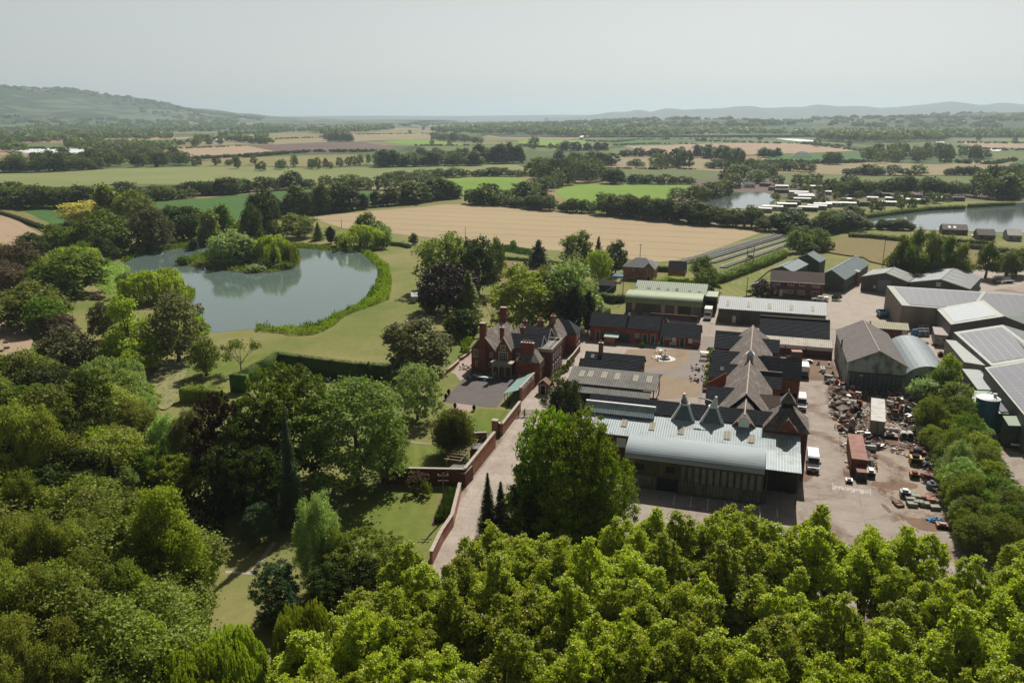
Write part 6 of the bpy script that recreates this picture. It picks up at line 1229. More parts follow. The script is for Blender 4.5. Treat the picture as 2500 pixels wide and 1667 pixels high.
# pallets and crates
def crate(k, x, y, w, d, h, m, rz, label, group, name='scrap_crate', slats=True):
    e = empty(name, at(k, x, y), GA+rz, label=label, cat='crate', group=group); b = MB(); b.box(-w/2, 0, .1, w/2, d, h, m); part('contents', b, e); b = MB()
    for sx in (-1, 1): b.box(sx*w/2-.04, 0, 0, sx*w/2+.04, d, h+.08, WOOD)
    for z in (0.0, h*.5, h): b.box(-w/2, -.05, z, w/2, -.01, z+.08, WOODP)
    part('frame', b, e); return e
rs = random.Random(12)
for i, (x, y) in enumerate([(1100,1190),(1150,1165),(1200,1160),(1120,1240),(1180,1225),(1240,1240),(1300,1195),(1345,1270),(1250,1170),(1395,1215)]):
    crate('Y', x, y, 1.4, 1.1, .5+.15*rs.random(), GRNP if i not in (6, 8) else mk('red_tiles', (.42,.17,.12), (.3,.12,.09), 3), rs.uniform(-.2, .2), 'crate of bricks under green netting on the scrapyard concrete' if i not in (6, 8) else 'crate of red tiles among the netted crates', 'netted brick crates' if i not in (6, 8) else 'red tile crates')
for x, y in [(1445,1240),(1500,1250),(1560,1260),(1475,1200),(1595,1225)]: crate('Y', x, y, 1.3, 1.2, .8, RUST, rs.uniform(-.2, .2), 'dark rusty crate right of the netted brick crates', 'dark rusty crates')
for x, y in [(1385,1095),(1470,1110)]: crate('Y', x, y, 2.0, 1.8, .5, mk('dark_brown_sheet', (.13,.09,.07), (.1,.07,.05), 1), 0, 'brown framed flat crate below the belt', 'brown framed flat crates')
for x, y in [(985,1215),(1005,1240)]: crate('Y', x, y, 1.1, 1.0, .35, mk('brown_slab', (.2,.11,.08), (.15,.08,.06), 1), .5, 'brown slab stack left of the pale blue-grey cabinet', 'brown slab stacks')
e = empty('wooden_pallet', at('W', 140, 1065), GA, label='upright wooden pallet on top of the scrap by the hangar corner', cat='pallet'); b = MB()
for i in range(6): b.box(-1+i*.35, .1+i*.03, .5, -.82+i*.35, .2+i*.03, 1.8, WOODP)
b.box(-1, 0, .7, 1, .08, .85, WOODP); b.box(-1, 0, 1.5, 1, .08, 1.65, WOODP); part('boards', b, e)
tp = MB(); rng_ = np.random.default_rng(2); n = 14; gx = [(i/(n-1)*3.4-1.7, j/(n-1)*2.0-1) for j in range(n) for i in range(n)]; tp.add([(x, y, max(0.02, .55-.2*x*x*.5-.35*y*y+.12*rng_.normal()*.5)) for x, y in gx], [(j*n+i, j*n+i+1, (j+1)*n+i+1, (j+1)*n+i) for j in range(n-1) for i in range(n-1)], BLUET)
o_ = tp.build('tarpaulin', None, label='crumpled blue tarpaulin on the scrapyard concrete', cat='tarpaulin'); o_.location = at('Y', 1345, 1375); o_.rotation_euler = (0, 0, GA); o_.scale = (.75, .75, 1)
# scrap machinery: individual pieces, then the finest debris as one mass
def scrap(p, s, kind, m, m2, rz, label, group):
    e = empty('scrap_part', p, rz, label=label, cat='scrap', group=group); e.scale = (s, s, s); b = MB(); c = MB()
    if kind == 0: b.tube([(-.7, 0, .45), (.7, 0, .45)], .35, m, 9); c.box(-.3, -.4, 0, .3, .4, .5, m2); c.tube([(.7, 0, .45), (1.2, .2, .8)], .1, m2, 5)
    elif kind == 1: b.box(-.6, -.4, 0, .6, .4, .6, m); c.box(-.2, -.5, .6, .3, .3, 1.0, m2); c.tube([(-.6, 0, .4), (-1.3, .1, .2)], .09, m2, 5)
    elif kind == 2:
        for i in range(4): b.tube([(-1.3, i*.17-.3, .15+.12*(i % 2)), (1.3, i*.2-.4, .3+.1*(i % 3))], .07, m, 5)
        c.box(-.8, -.5, 0, -.6, .5, .18, m2)
    elif kind == 3:
        for x0, y0, x1, y1 in ((-1, -.6, 1, -.6), (-1, .6, 1, .6), (-1, -.6, -1, .6), (1, -.6, 1, .6), (0, -.6, 0, .6)): b.tube([(x0, y0, .3), (x1, y1, .55)], .07, m, 4)
        c.tube([(-.4, 0, .3), (.5, 0, .75)], .2, m2, 8)
    elif kind == 4: b.tube([(0, 0, 0), (0, 0, .35)], .6, m, 12); c.tube([(0, 0, .35), (0, 0, .7), (0, 0, .9)], [.25, .35, .12], m2, 10)
    else: b.slab([(-.8, -.5, .2), (.8, -.6, .35), (.9, .5, .6), (-.7, .6, .4)], .05, m); c.box(-.3, -.2, 0, .3, .3, .35, m2)
    part('casting', b, e); part('fitting', c, e)
SM = [RUST, DSTEEL, STEEL, PALEM, RUST, mk('dirty_metal', (.10,.08,.065), (.17,.13,.10), 2), mk('dull_red_metal', (.20,.06,.04), (.13,.05,.035), 2), BLACK, WOOD, MATS['dirty_metal'], mk('dull_green_metal', (.09,.12,.10), None)]
def scrapfill(poly, n, label, group, smin=.7, smax=1.3, z=0):
    w = [K(*p) for p in poly]; xs = [p.x for p in w]; ys = [p.y for p in w]; g_ = 0
    while g_ < n:
        x, y = rs.uniform(min(xs), max(xs)), rs.uniform(min(ys), max(ys))
        if inpoly(x, y, w): scrap((x, y, z*rs.random()), rs.uniform(smin, smax), rs.randrange(6), rs.choice(SM), rs.choice(SM), rs.uniform(0, 6.28), label, group); g_ += 1
Yp = lambda *p: [('Y', a, b_) for a, b_ in p]
scrapfill(Yp((330,150),(400,60),(560,80),(600,170),(595,330),(400,330),(330,260)), 62, 'rusty machine part in the upper left scrap heap by the long lorry box', 'upper left scrap heap', z=.9)
scrapfill(Yp((870,80),(1190,110),(1230,260),(1250,420),(960,430),(900,330),(880,200)), 64, 'rusty machine part in the heap between lorry box and tree belt', 'heap between lorry box and belt', z=.8)
scrapfill(Yp((340,140),(400,60),(560,80),(590,170),(585,330),(410,320),(350,260)), 34, 'bulky dark machine in the upper left scrap heap by the long lorry box', 'upper left scrap heap', 1.0, 1.55, z=.6)
scrapfill(Yp((880,90),(1180,120),(1220,260),(1240,410),(980,420),(910,330)), 34, 'bulky dark machine in the heap between lorry box and tree belt', 'heap between lorry box and belt', 1.0, 1.55, z=.6)
scrapfill(Yp((1330,1060),(1420,1080),(1600,1200),(1560,1300),(1440,1180)), 12, 'bulky rusty piece below the framed flat crates', 'scrap below the flat crates', 1.0, 1.7)
scrapfill(Yp((380,340),(600,340),(640,520),(500,530),(400,480)), 24, 'scrap piece left of the long lorry box', 'scrap left of the lorry box', z=.4)
scrapfill(Yp((1000,450),(1330,480),(1320,560),(1100,560)), 12, 'scrap piece around the pale drums', 'scrap around the pale drums')
scrapfill(Yp((1180,780),(1400,820),(1560,1060),(1400,1080),(1200,1000)), 34, 'scrap piece strewn along the lower tree belt', 'scrap along the lower belt', z=.3)
scrapfill(Yp((1300,650),(1420,720),(1480,870),(1380,870),(1310,740)), 12, 'scrap frame under the tree belt edge', 'scrap under the belt edge', z=.4)
scrapfill(Yp((640,560),(830,560),(830,680),(660,680)), 12, 'dark scrap piece below the long lorry box', 'scrap below the lorry box', z=.4)
scrapfill(Yp((640,720),(720,740),(720,860),(670,830)), 6, 'scrap piece beside the rusty red-roofed container', 'scrap beside the rusty container')
scrapfill([('O',1780,1100),('O',1990,1020),('O',2020,1180),('O',1820,1180)], 8, 'scrap piece at the corner of the old hangar', 'scrap at the hangar corner')
scrapfill([('O',1700,860),('O',1880,860),('O',1960,1040),('O',1760,1050)], 8, 'scrap piece on the dry ground behind the oast range', 'scrap on the dry ground', .6, .9)
scrapfill([('O',1190,640),('O',1350,660),('O',1340,800),('O',1200,780)], 5, 'scrap piece beside the square steel bin', 'scrap beside the steel bin', .6, .9)
rng_ = np.random.default_rng(8); db = MB(); poly = [K(*p) for p in Yp((300,60),(620,20),(1230,80),(1560,1150),(1640,1330),(1350,1250),(1180,780),(900,700),(840,450),(640,700),(480,900),(400,500),(300,300))]; n_ = 0
while n_ < 3200:
    x, y = rng_.uniform(min(p.x for p in poly), max(p.x for p in poly)), rng_.uniform(min(p.y for p in poly), max(p.y for p in poly))
    if not inpoly(x, y, poly) or math.sin(x*.8+y*.5)+math.sin(y*.9) < -.2: continue
    s = rng_.uniform(.08, .34); db.box(x-s, y-s*.5, 0, x+s, y+s*.5, s*rng_.uniform(.3, 1), SM[int(rng_.integers(len(SM)))], rng_.uniform(0, 3)); n_ += 1
db.build('scrap_debris', kind='stuff', label='small rusty debris strewn through the scrapyard', cat='debris')
# bulk bags and bins by the solar sheds
def bag(p, m, label, group, h=1.5, r=.55):
    e = empty('bulk_bag', p, GA, label=label, cat='bag', group=group); b = MB(); b.tube([(0, 0, 0), (0, 0, .3), (0, 0, h*.8), (0, 0, h)], [r*.9, r, r*.95, r*.5], m, 8); part('sack', b, e); b = MB()
    for sx in (-1, 1): b.tube([(sx*.3, 0, h*.95), (sx*.15, .1, h+.25), (sx*.3, .3, h*.95)], .04, WHITE, 4)
    part('lifting_loops', b, e)
BAGM = mk('dark_bag', (.11,.12,.13), (.20,.21,.22), 1.5, .6); 
for r_ in range(3):
    for i in range(7): p_ = at('W', 1010+i*18, 425-r_*36); bag(p_, BAGM if (i+r_) % 4 else mk('silver_bag', (.40,.42,.43), (.3,.32,.33), 2), 'dark bulk bag in the cluster left of the site cabin', 'dark bulk bags')
bag(at('W', 938, 424), BLUET, 'left one of two bright blue bulk bags beside the dark ones', None, 2.0, .7); bag(at('W', 972, 420), BLUET, 'right one of two bright blue bulk bags beside the dark ones', None, 2.0, .65)
for x, y, l in [(192,975,'left white water tank cube in front of the hangar doors'),(292,975,'right white water tank cube in front of the hangar doors')]:
    e = empty('water_tank_cube', at('W', x, y), GA, label=l, cat='tank'); b = MB(); b.box(-.55, 0, .15, .55, 1.1, 1.2, WHITE); part('tank_body', b, e); b = MB()
    for z in (.1, .5, .9, 1.2): b.box(-.58, -.04, z, .58, -.01, z+.04, STEEL)
    part('cage', b, e)
e = empty('car_trailer', at('C', 1760, 820), GA, label='blue tarpaulined load beside the larger grey gabled shed', cat='load'); b = MB(); b.box(-.9, 0, 0, .9, 1.6, .5, DSTEEL); part('base', b, e); b = MB(); b.box(-.9, -.05, .5, .9, 1.6, 1.0, BLUET); part('cover', b, e)
# ------------------------------------------------------------------ walls, gate, pergola
def wall(name, pts, h, th, m, label, z0=0, cap=True, hs=None, pier=None):
    w = [Vector(p) for p in pts]; e = empty(name, (w[0].x, w[0].y, 0), 0, label=label, cat='wall'); b = MB(); c = MB()
    for a, b_ in zip(w, w[1:]):
        d = (b_-a); d.z = 0; L_ = d.length; d = d/L_; s_ = Vector((-d.y, d.x, 0))*th/2; o0 = Vector((w[0].x, w[0].y, 0)); A, B_ = a-o0, b_-o0; A.z = B_.z = 0; hz = Vector((0, 0, h))
        b.slab([A+s_+hz, A-s_+hz, B_-s_+hz, B_+s_+hz], h+.1, m); s2 = s_*1.35; c.slab([A+s2+hz*1.035, A-s2+hz*1.035, B_-s2+hz*1.035, B_+s2+hz*1.035], h*.04, COPING)
    part('brickwork', b, e)
    if cap: part('coping', c, e)
    return e
G_ = lambda *p: [K('G', x, y) for x, y in p]
wl = [K('G', 738, 893), K('G', 965, 600)]
wall('garden_wall', wl, 3.0, .4, BRICKP, 'tall brick wall between pergola garden and lane, with pale coping')
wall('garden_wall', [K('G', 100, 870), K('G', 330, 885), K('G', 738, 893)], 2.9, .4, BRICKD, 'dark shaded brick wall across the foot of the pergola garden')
wall('garden_wall', [K('G', 960, 480), K('G', 1020, 510), K('G', 1158, 330)], 2.3, .4, BRICKP, 'brick wall curving up the lane beside the lawn, before the glasshouse')
wall('garden_wall', [K('G', 700, 960), K('G', 640, 1210), K('G', 560, 1330), K('G', 480, 1500)], 2.0, .4, BRICKP, 'long low brick wall along the lower lane running into the trees')
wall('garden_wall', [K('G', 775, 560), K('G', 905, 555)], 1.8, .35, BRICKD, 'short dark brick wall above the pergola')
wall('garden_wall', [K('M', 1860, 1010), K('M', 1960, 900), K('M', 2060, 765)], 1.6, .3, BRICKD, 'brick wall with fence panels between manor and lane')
wall('terrace_wall', [K('M', 330, 790), K('M', 200, 895), K('M', 150, 915)], .8, .35, BRICKP, 'upper low brick wall on the manor terrace')
wall('terrace_wall', [K('M', 130, 965), K('M', 0, 1075), K('M', -60, 1120)], .9, .35, BRICKP, 'lower low brick wall on the manor terrace')
b = MB(); b.box(-.5, -.5, 0, .5, .5, 2.9, BRICKP); b.box(-.6, -.6, 2.9, .6, .6, 3.05, COPING); o_ = b.build('gate_pier', None, label='square brick pier at the lawn end of the lane wall', cat='pier'); o_.location = K('G', 968, 505); o_.rotation_euler = (0, 0, GA)
ga, gb = K('G', 1150, 368), K('G', 1282, 362); d = (gb-ga).normalized(); e = empty('field_gate', ga, math.atan2(d.y, d.x), label='five-bar wooden gate standing open across the lane', cat='gate'); Lg = (gb-ga).length
for x0, x1 in ((0, Lg*.3), (Lg*.34, Lg)):
    b = MB()
    for z in np.linspace(.25, 1.25, 5): b.box(x0, -.03, z, x1, .03, z+.09, WOOD)
    b.box(x0, -.04, .2, x0+.1, .04, 1.4, WOOD); b.box(x1-.1, -.04, .2, x1, .04, 1.35, WOOD); part('gate_leaf', b, e)
for x in (-.1, Lg*.32, Lg+.1): b = MB(); b.box(x-.09, -.09, 0, x+.09, .09, 1.6, WOOD); part('gate_post', b, e)
pa, pb_ = K('G', 700, 815), K('G', 840, 640); e = empty('pergola', pa, math.atan2((pb_-pa).y, (pb_-pa).x), label='open timber pergola with joists leaning on the garden wall', cat='pergola'); Lp = (pb_-pa).length
b = MB(); b.box(0, 2.4, 2.2, Lp, 2.55, 2.4, WOODP); b.box(0, -.1, 2.4, Lp, 0, 2.6, WOODP); part('beam', b, e)
for i in range(9): b = MB(); x = .2+i*(Lp-.5)/8; b.box(x, -.2, 2.45, x+.12, 2.9, 2.6, WOODP); part('joist', b, e)
for x in np.linspace(.2, Lp-.2, 4): b = MB(); b.box(x-.07, 2.35, 0, x+.07, 2.5, 2.25, WOOD); part('post', b, e)
for nm, pts, lb in [('flat_roofed_store', [(590,780),(740,805),(800,745),(650,735)], 'flat felt-roofed garden store in the wall corner'), ('flat_roofed_store', [(775,612),(850,620),(895,575),(800,572)], 'smaller flat felt-roofed garden store above the pergola')]:
    B = Bld(nm, K('G', *pts[0], 2.4), GA, lb, 'store'); lp = [(*B.loc(K('G', x, y, 2.4)), 2.4) for x, y in pts]; w_ = MB(); w_.slab([(x, y, 2.3) for x, y, z in lp], 2.3, BRICKD); B.part('wall', w_); w_ = MB(); w_.slab([(x, y, z+.1) for x, y, z in lp], .18, FIBRE); B.part('roof', w_)
# utility poles and wires
def pole(k, x, y, h, label, arms=1, lean=0):
    e = empty('utility_pole', at(k, x, y), 0, label=label, cat='utility pole'); b = MB(); b.tube([(0, 0, -.2), (lean, 0, h)], [.15, .10], POLEW, 8); part('pole', b, e)
    for i in range(arms): b = MB(); b.box(-.8+lean, -.05, h-.5-i*.8, .8+lean, .05, h-.38-i*.8, POLEW); a_ = part('cross_arm', b, e)
    for x_ in (-.7, 0, .7): b = MB(); b.tube([(x_+lean, 0, h-.4), (x_+lean, 0, h-.15)], .05, WHITE, 6); part('insulator', b, e)
    return Vector(e.location)+Vector((lean, 0, h-.3))
q1 = pole('G', 578, 1155, 7.6, 'dark utility pole at the corner of the walled garden', 2)
q2 = pole('A', 1645, 938, 8.2, 'utility pole left of the olive barn')
q3 = pole('A', 1348, 1032, 4.5, 'short pole rising behind the left end of the stables', 0)
q4 = pole('A', 1811, 548, 7.5, 'utility pole before the wheat field'); q5 = pole('B', 1160, 915, 7, 'dark pole behind the pale shed', 0); q6 = pole('C', 540, 545, 12, 'tall pole in the dry meadow beyond the grey gabled shed', 0)
q7 = pole('A', 142, 355, 7, 'utility pole at the near edge of the wheat field', 0); q8 = pole('E2', 1113, 225, 5, 'short post between the pond and the wheat', 0)
q9 = K('M', 1990, 310, 6.5)
def wire(a, b_, label, sag=1.2, r=.02, two=False):
    w_ = MB(); n = 14; pts = [a.lerp(b_, i/n)+Vector((0, 0, -sag*4*(i/n)*(1-i/n))) for i in range(n+1)]; w_.tube(pts, r, STEEL if not two else BLACK, 4); o_ = w_.build('overhead_wire', None, label=label, cat='cable')
wire(q2, Vector((q3.x, q3.y, 4.4)), 'overhead cable from the pole by the olive barn to the short pole', .5, .045); wire(Vector((q3.x, q3.y, 4.4)), q9, 'overhead cable from the short pole to the manor roof', .3, .05)
wire(q1, K('M', 1400, 1030, 6.2), 'long overhead cable from the walled garden pole to the manor', 1.6, .03, True)
e = empty('transformer', at('B', 1198, 575), GA, label='grey transformer platform on twin poles beside the nursery rows', cat='transformer')
for x in (-1.2, 1.2): b = MB(); b.tube([(x, 0, 0), (x, 0, 9.5)], [.16, .12], POLEW, 8); part('pole', b, e)
b = MB(); b.box(-1.4, -.1, 3.0, 1.4, .1, 3.2, POLEW); b.box(-1.4, -.1, 8.6, 1.4, .1, 8.75, POLEW); b.box(-1.4, -.1, 6.4, 1.4, .1, 6.55, POLEW); part('cross_arm', b, e); b = MB(); b.box(-.9, -.45, 4.9, .9, .45, 6.2, STEEL); part('transformer_box', b, e)
# nursery rows: low dark cloches with pale rails
for i, (a, b_) in enumerate([((250,480),(1600,98)),((310,500),(1620,130)),((640,430),(1775,95)),((700,480),(1765,150)),((820,545),(1710,230))]):
    p0, p1 = K('B', *a), K('B', *b_); d = (p1-p0); rz = math.atan2(d.y, d.x); L_ = d.length; e = empty('nursery_row', p0, rz, label='long low row of dark nursery beds under pale rails by the wheat field', cat='plant bed', group='nursery rows beside the wheat')
    b = MB(); b.box(0, -2.3, 0, L_, -.1, .45, mk('dark_plants', (.012,.02,.01), (.03,.035,.02), 1.2)); part('bed', b, e); b = MB(); b.box(0, -.02, .75, L_, .10, .83, STEEL)
    for x in np.arange(0, L_, 6): b.box(x, -.03, 0, x+.1, .07, .75, WOOD)
    part('rail', b, e); b = MB(); b.box(0, .3, .02, L_, .9, .12, mk('straw_strip', (.33,.26,.17), (.26,.2,.13), 1)); part('straw_strip', b, e)
# ------------------------------------------------------------------ courtyard: fountain, benches, tables
e = empty('fountain', at('S', 1470, 790), 0, label='round white stone fountain with tall spout in the middle of the courtyard', cat='fountain'); b = MB(); b.tube([(0, 0, 0), (0, 0, .08)], 2.6, mk('pale_paving', (.58,.54,.48), (.5,.46,.4), 1.5), 28); part('paved_ring', b, e)
b = MB(); b.tube([(0, 0, .08), (0, 0, .5)], 1.25, STONE, 20); b.tube([(0, 0, .5), (0, 0, .56)], 1.35, WHITE, 20); part('basin', b, e); b = MB(); b.tube([(0, 0, .55), (0, 0, .6)], 1.05, GLASS, 20); part('water', b, e); b = MB(); b.tube([(0, 0, .5), (0, 0, 1.6), (0, 0, 2.6)], [.14, .09, .04], STONE, 8); b.tube([(0, 0, 1.5), (0, 0, 1.62)], [.2, .5], STONE, 12); part('spout', b, e)
def bench(p, rz, label, m=WHITE, L_=1.7):
    e = empty('garden_bench', p, rz, label=label, cat='bench'); b = MB(); b.box(-L_/2, 0, .42, L_/2, .5, .48, m); part('seat', b, e); b = MB()
    for z in (.6, .75, .9): b.box(-L_/2, .48, z, L_/2, .53, z+.1, m)
    part('backrest', b, e)
    for x in (-L_/2, L_/2-.07): b = MB(); b.box(x, 0, 0, x+.07, .07, .65, m); b.box(x, .46, 0, x+.07, .53, .95, m); b.box(x, 0, .62, x+.07, .5, .68, m); part('leg', b, e)
bench(at('S', 1343, 600), GA, 'white bench with arched back before the stable door pair'); bench(at('S', 1580, 615), GA, 'white bench under the white-shuttered stable window')
def table_set(p, rz, label, m, r=.6, n=4, sq=False):
    e = empty('garden_table', p, rz, label=label, cat='table'); b = MB()
    if sq: b.box(-.9, -.5, .70, .9, .5, .75, m)
    else: b.tube([(0, 0, .70), (0, 0, .75)], r, m, 16)
    part('table_top', b, e)
    for x, y in ((-.35, -.3), (.35, -.3), (.35, .3), (-.35, .3)): b = MB(); b.tube([(x, y, 0), (x, y, .7)], .035, m, 5); part('leg', b, e)
    for i in range(n):
        a_ = 2*math.pi*i/n+.5; c = empty('garden_chair', Vector(p)+Vector((math.cos(a_), math.sin(a_), 0))*(r+.65), a_, label='chair at the '+label, cat='chair', group='chairs at the '+label)
        b = MB(); b.box(-.22, -.22, .42, .22, .22, .46, m); part('seat', b, c); b = MB(); b.box(.20, -.22, .46, .25, .22, .9, m); part('backrest', b, c); b = MB()
        for x in (-.2, .2):
            for y in (-.2, .2): b.tube([(x, y, 0), (x, y, .42)], .025, m, 4)
        part('legs', b, c)
table_set(at('S', 1935, 940), 0, 'upper grey table by the courtyard planting', DSTEEL, .75, 6); table_set(at('S', 1920, 1090), .3, 'lower grey table by the courtyard planting', DSTEEL, .75, 6)
table_set(at('S', 1408, 705), 0, 'white table behind the fountain', WHITE, .5, 3); table_set(at('S', 1360, 790), 0, 'white table left of the fountain', WHITE, .5, 3)
table_set(at('M', 240, 1045), 0, 'dark table on the manor terrace', DSTEEL, .6, 4); table_set(at('M', 385, 1190), 0, 'pale blue table in the shade before the manor', mk('pale_blue', (.3,.42,.45), None), .5, 2)
e = empty('courtyard_swing', at('S', 2025, 800), GA, label='pale canopied swing seat by the courtyard planting', cat='swing seat'); b = MB(); b.slab([(-1, -.6, 1.9), (1, -.6, 1.9), (1, .7, 2.0), (-1, .7, 2.0)], .06, CREAM); part('canopy', b, e); b = MB(); b.box(-.8, -.3, .45, .8, .3, .55, WHITE); part('seat', b, e); b = MB(); b.box(-.8, .3, .5, .8, .38, 1.1, CREAM); part('backrest', b, e)
for x in (-.95, .9): b = MB(); b.box(x, -.5, 0, x+.06, -.44, 1.9, DSTEEL); b.box(x, .55, 0, x+.06, .61, 1.95, DSTEEL); part('frame', b, e)
e = empty('picnic_table', at('M', 540, 1225), GA, label='long pale table in the shade before the manor door', cat='table'); b = MB(); b.box(-2, -.5, .72, 2, .5, .78, mk('pale_grey_paint', (.4,.46,.48), None)); part('table_top', b, e)
for x in (-1.7, 1.6): b = MB(); b.box(x, -.4, 0, x+.1, .4, .72, STEEL); part('leg', b, e)
for i, (x, y, lb) in enumerate([(1035,575,'pale round planter at the stable wall')]):
    e = empty('planter', at('S', x, y), 0, label=lb, cat='planter'); b = MB(); b.tube([(0, 0, 0), (0, 0, .6)], [.3, .42], STONE, 12); part('pot', b, e)
for x, y, lb in [(2055,1210,'upper brick-red planter box by the oast wall'),(2055,1265,'lower brick-red planter box by the oast wall')]:
    e = empty('planter_box', at('S', x, y), GA, label=lb, cat='planter'); b = MB(); b.box(-.8, 0, 0, .8, .9, .7, BRICKP); part('box', b, e); b = MB(); b.box(-.7, .1, .7, .7, .8, .74, EARTH); part('soil', b, e)
T('S', 1150, 545, 13, 1.6, 'shrub', 'mid', 'round green bush in front of the stable doors', name='potted_bush', cat='bush')
for i, (x, y) in enumerate([(540,255),(590,200),(612,165),(660,270),(806,285),(1072,255)]): T('G', x, y-10, 7, 1.4, 'cypress', 'conifer', 'tiny clipped cone shrub at the edge of the manor drive', group='cone shrubs round the drive', name='cone_shrub', cat='shrub')
for i, (x, y) in enumerate([(62,160),(70,215),(10,245)]):
    e = empty('hay_bale', at('F1', x, y), .3, label='small dark bale lying on the lower stubble field', cat='bale', group='bales on the stubble'); b = MB(); b.tube([(-.6, 0, .5), (.6, 0, .5)], .5, mk('bale', (.12,.08,.06), (.16,.11,.08), 2), 12); part('roll', b, e)
T('E1', 930, 875, 34, 1.0, 'shrub', 'purple', 'low dark purple bush on the bright meadow strip', name='purple_bush', cat='bush')
T('B', 2310, 868, 24, 2.4, 'shrub', 'dark', 'round dark bush on the forecourt by the grey pickup end', name='round_bush', cat='bush'); T('B', 850, 682, 9, 1.6, 'shrub', 'hedge', 'small clipped ball bush at the end of the long hedge', name='ball_bush', cat='bush')
# ------------------------------------------------------------------ caravans, cabins, far buildings
def cabin(k, x, y, wpx, dep, rm, wm, label, rz=None, h=2.6, group='caravans and cabins of the lakeside park', name='static_caravan', rise=.5):
    p = K(k, x, y, 0); L_ = wpx/ZM[k][2]/pxm(p); B = Bld(name, p-EX*L_/2, GA if rz is None else rz, label, 'caravan' if name == 'static_caravan' else 'house', group); B.gable(0, L_, 0, dep, h, h+rise, wm, rm, 'x', .15)
    for i in range(max(2, int(L_/3))): u = (i+.5)*L_/max(2, int(L_/3)); w_ = MB(); w_.box(u-.55, -.05, 1.1, u+.55, -.01, 2.1, GLASS); f_ = B.part('window', w_)
    return B
CW, CG, CDK = mk('caravan_roof', (.60,.58,.53), (.5,.48,.44), .5, .6), mk('caravan_roof_grey', (.40,.41,.40), (.34,.35,.35), .5, .6), mk('cabin_roof_dark', (.10,.09,.09), (.14,.13,.125), .5, .9)
CWL = [mk('cream_side', (.50,.48,.42), None), mk('sage_side', (.24,.29,.27), None), mk('brown_side', (.14,.10,.08), None), mk('grey_side', (.30,.32,.32), None)]
for i, (x, y, w, r_, c) in enumerate([(210,948,110,CW,0),(525,950,140,CW,0),(250,985,190,CDK,2),(360,1003,160,CW,1),(400,1022,160,CG,0),(430,1040,140,CW,3),(400,1065,160,CG,1),(310,1090,120,CDK,2),(258,1115,165,CW,2),(130,1138,170,CW,0),(40,1155,150,CG,3),(335,1162,105,CDK,3),(445,1145,160,CG,2),(520,1130,160,CG,1),(575,1115,150,CW,3),(670,1105,130,CG,0),(790,1105,140,CW,1),(790,1068,70,CW,0),(940,1100,95,CDK,2),(1010,1055,90,CG,0),(990,1010,90,CDK,1),(1120,1020,110,CDK,2),(1165,1058,80,CW,3),(1152,1098,140,CW,1),(1240,1045,70,CG,0),(1425,1075,90,CW,1),(1420,1032,70,CDK,2),(1340,1072,60,CW,3),(1610,1055,70,CG,2),(1770,1055,110,CDK,2),(845,1000,50,CG,3),(60,925,90,CDK,2),(130,960,60,CDK,1),(1215,1030,80,CDK,2),(620,1000,50,CG,0)]):
    lb = {CW: 'pale-roofed static caravan in the lakeside park', CG: 'grey-roofed static caravan in the lakeside park', CDK: 'dark-roofed cabin in the lakeside park'}[r_]
    cabin('N4', x, y, w, 6, r_, CWL[c], lb, GA+R([0, -8, 6][i % 3]), group={CW: 'pale-roofed caravans', CG: 'grey-roofed caravans', CDK: 'dark-roofed cabins'}[r_])
cabin('N3', 2170, 935, 80, 7, CW, WHITE, 'white-roofed bungalow at the head of the small lake', 0, 2.6, None, 'bungalow', 1.6); cabin('N3', 2285, 938, 90, 7, CDK, WHITE, 'dark-roofed bungalow at the head of the small lake', 0, 2.6, None, 'bungalow', 1.6)
bg_ = cabin('N4', 1740, 1352, 200, 9, mk('bungalow_tile', (.15,.125,.11), (.19,.16,.14), .6, .9), CWL[2], 'brown bungalow with two small rooflights on the near lake shore', GA, 2.6, None, 'bungalow', 2.2)
for u in (2.6, 5.0): w_ = MB(); w_.slab([(u, 1.2, 3.35), (u+1.2, 1.2, 3.35), (u+1.2, 2.8, 4.1), (u, 2.8, 4.1)], .06, WHITE); bg_.part('rooflight', w_)
cabin('N4', 2015, 1402, 140, 9, MATS['bungalow_tile'], CWL[2], 'dark gabled bungalow in the middle of the near lake shore', GA, 2.6, None, 'bungalow', 2.4); cabin('N4', 2265, 1408, 110, 9, mk('pale_tile', (.46,.42,.38), (.4,.37,.33), .6), CWL[3], 'pale-roofed bungalow at the right end of the near lake shore', GA, 2.8, None, 'bungalow', 2.4)
for k, x, y, w, lb in [('N2',1340,405,70,'white farm building beside the far left wood'),('N2',1490,398,60,'white farm sheds in the far field corner'),('N2',1655,398,30,'small white far farmhouse at the wood edge'),('N1',1930,535,70,'white farmhouse among trees on the far left'),('N3',820,500,60,'pale far farm shed beyond the bright field'),('N3',795,510,30,'small bright far farm roof beyond the bright field'),('N1',1130,440,60,'long white far barn below the hill'),('N4',1620,565,70,'row of white far glasshouse roofs behind the large wood'),('N4',1860,408,60,'far white roofs on the wooded rise')]:
    cabin(k, x, y, w*1.0, 14, CW, WHITE, lb, 0, 5, None, 'farm_building', 3)
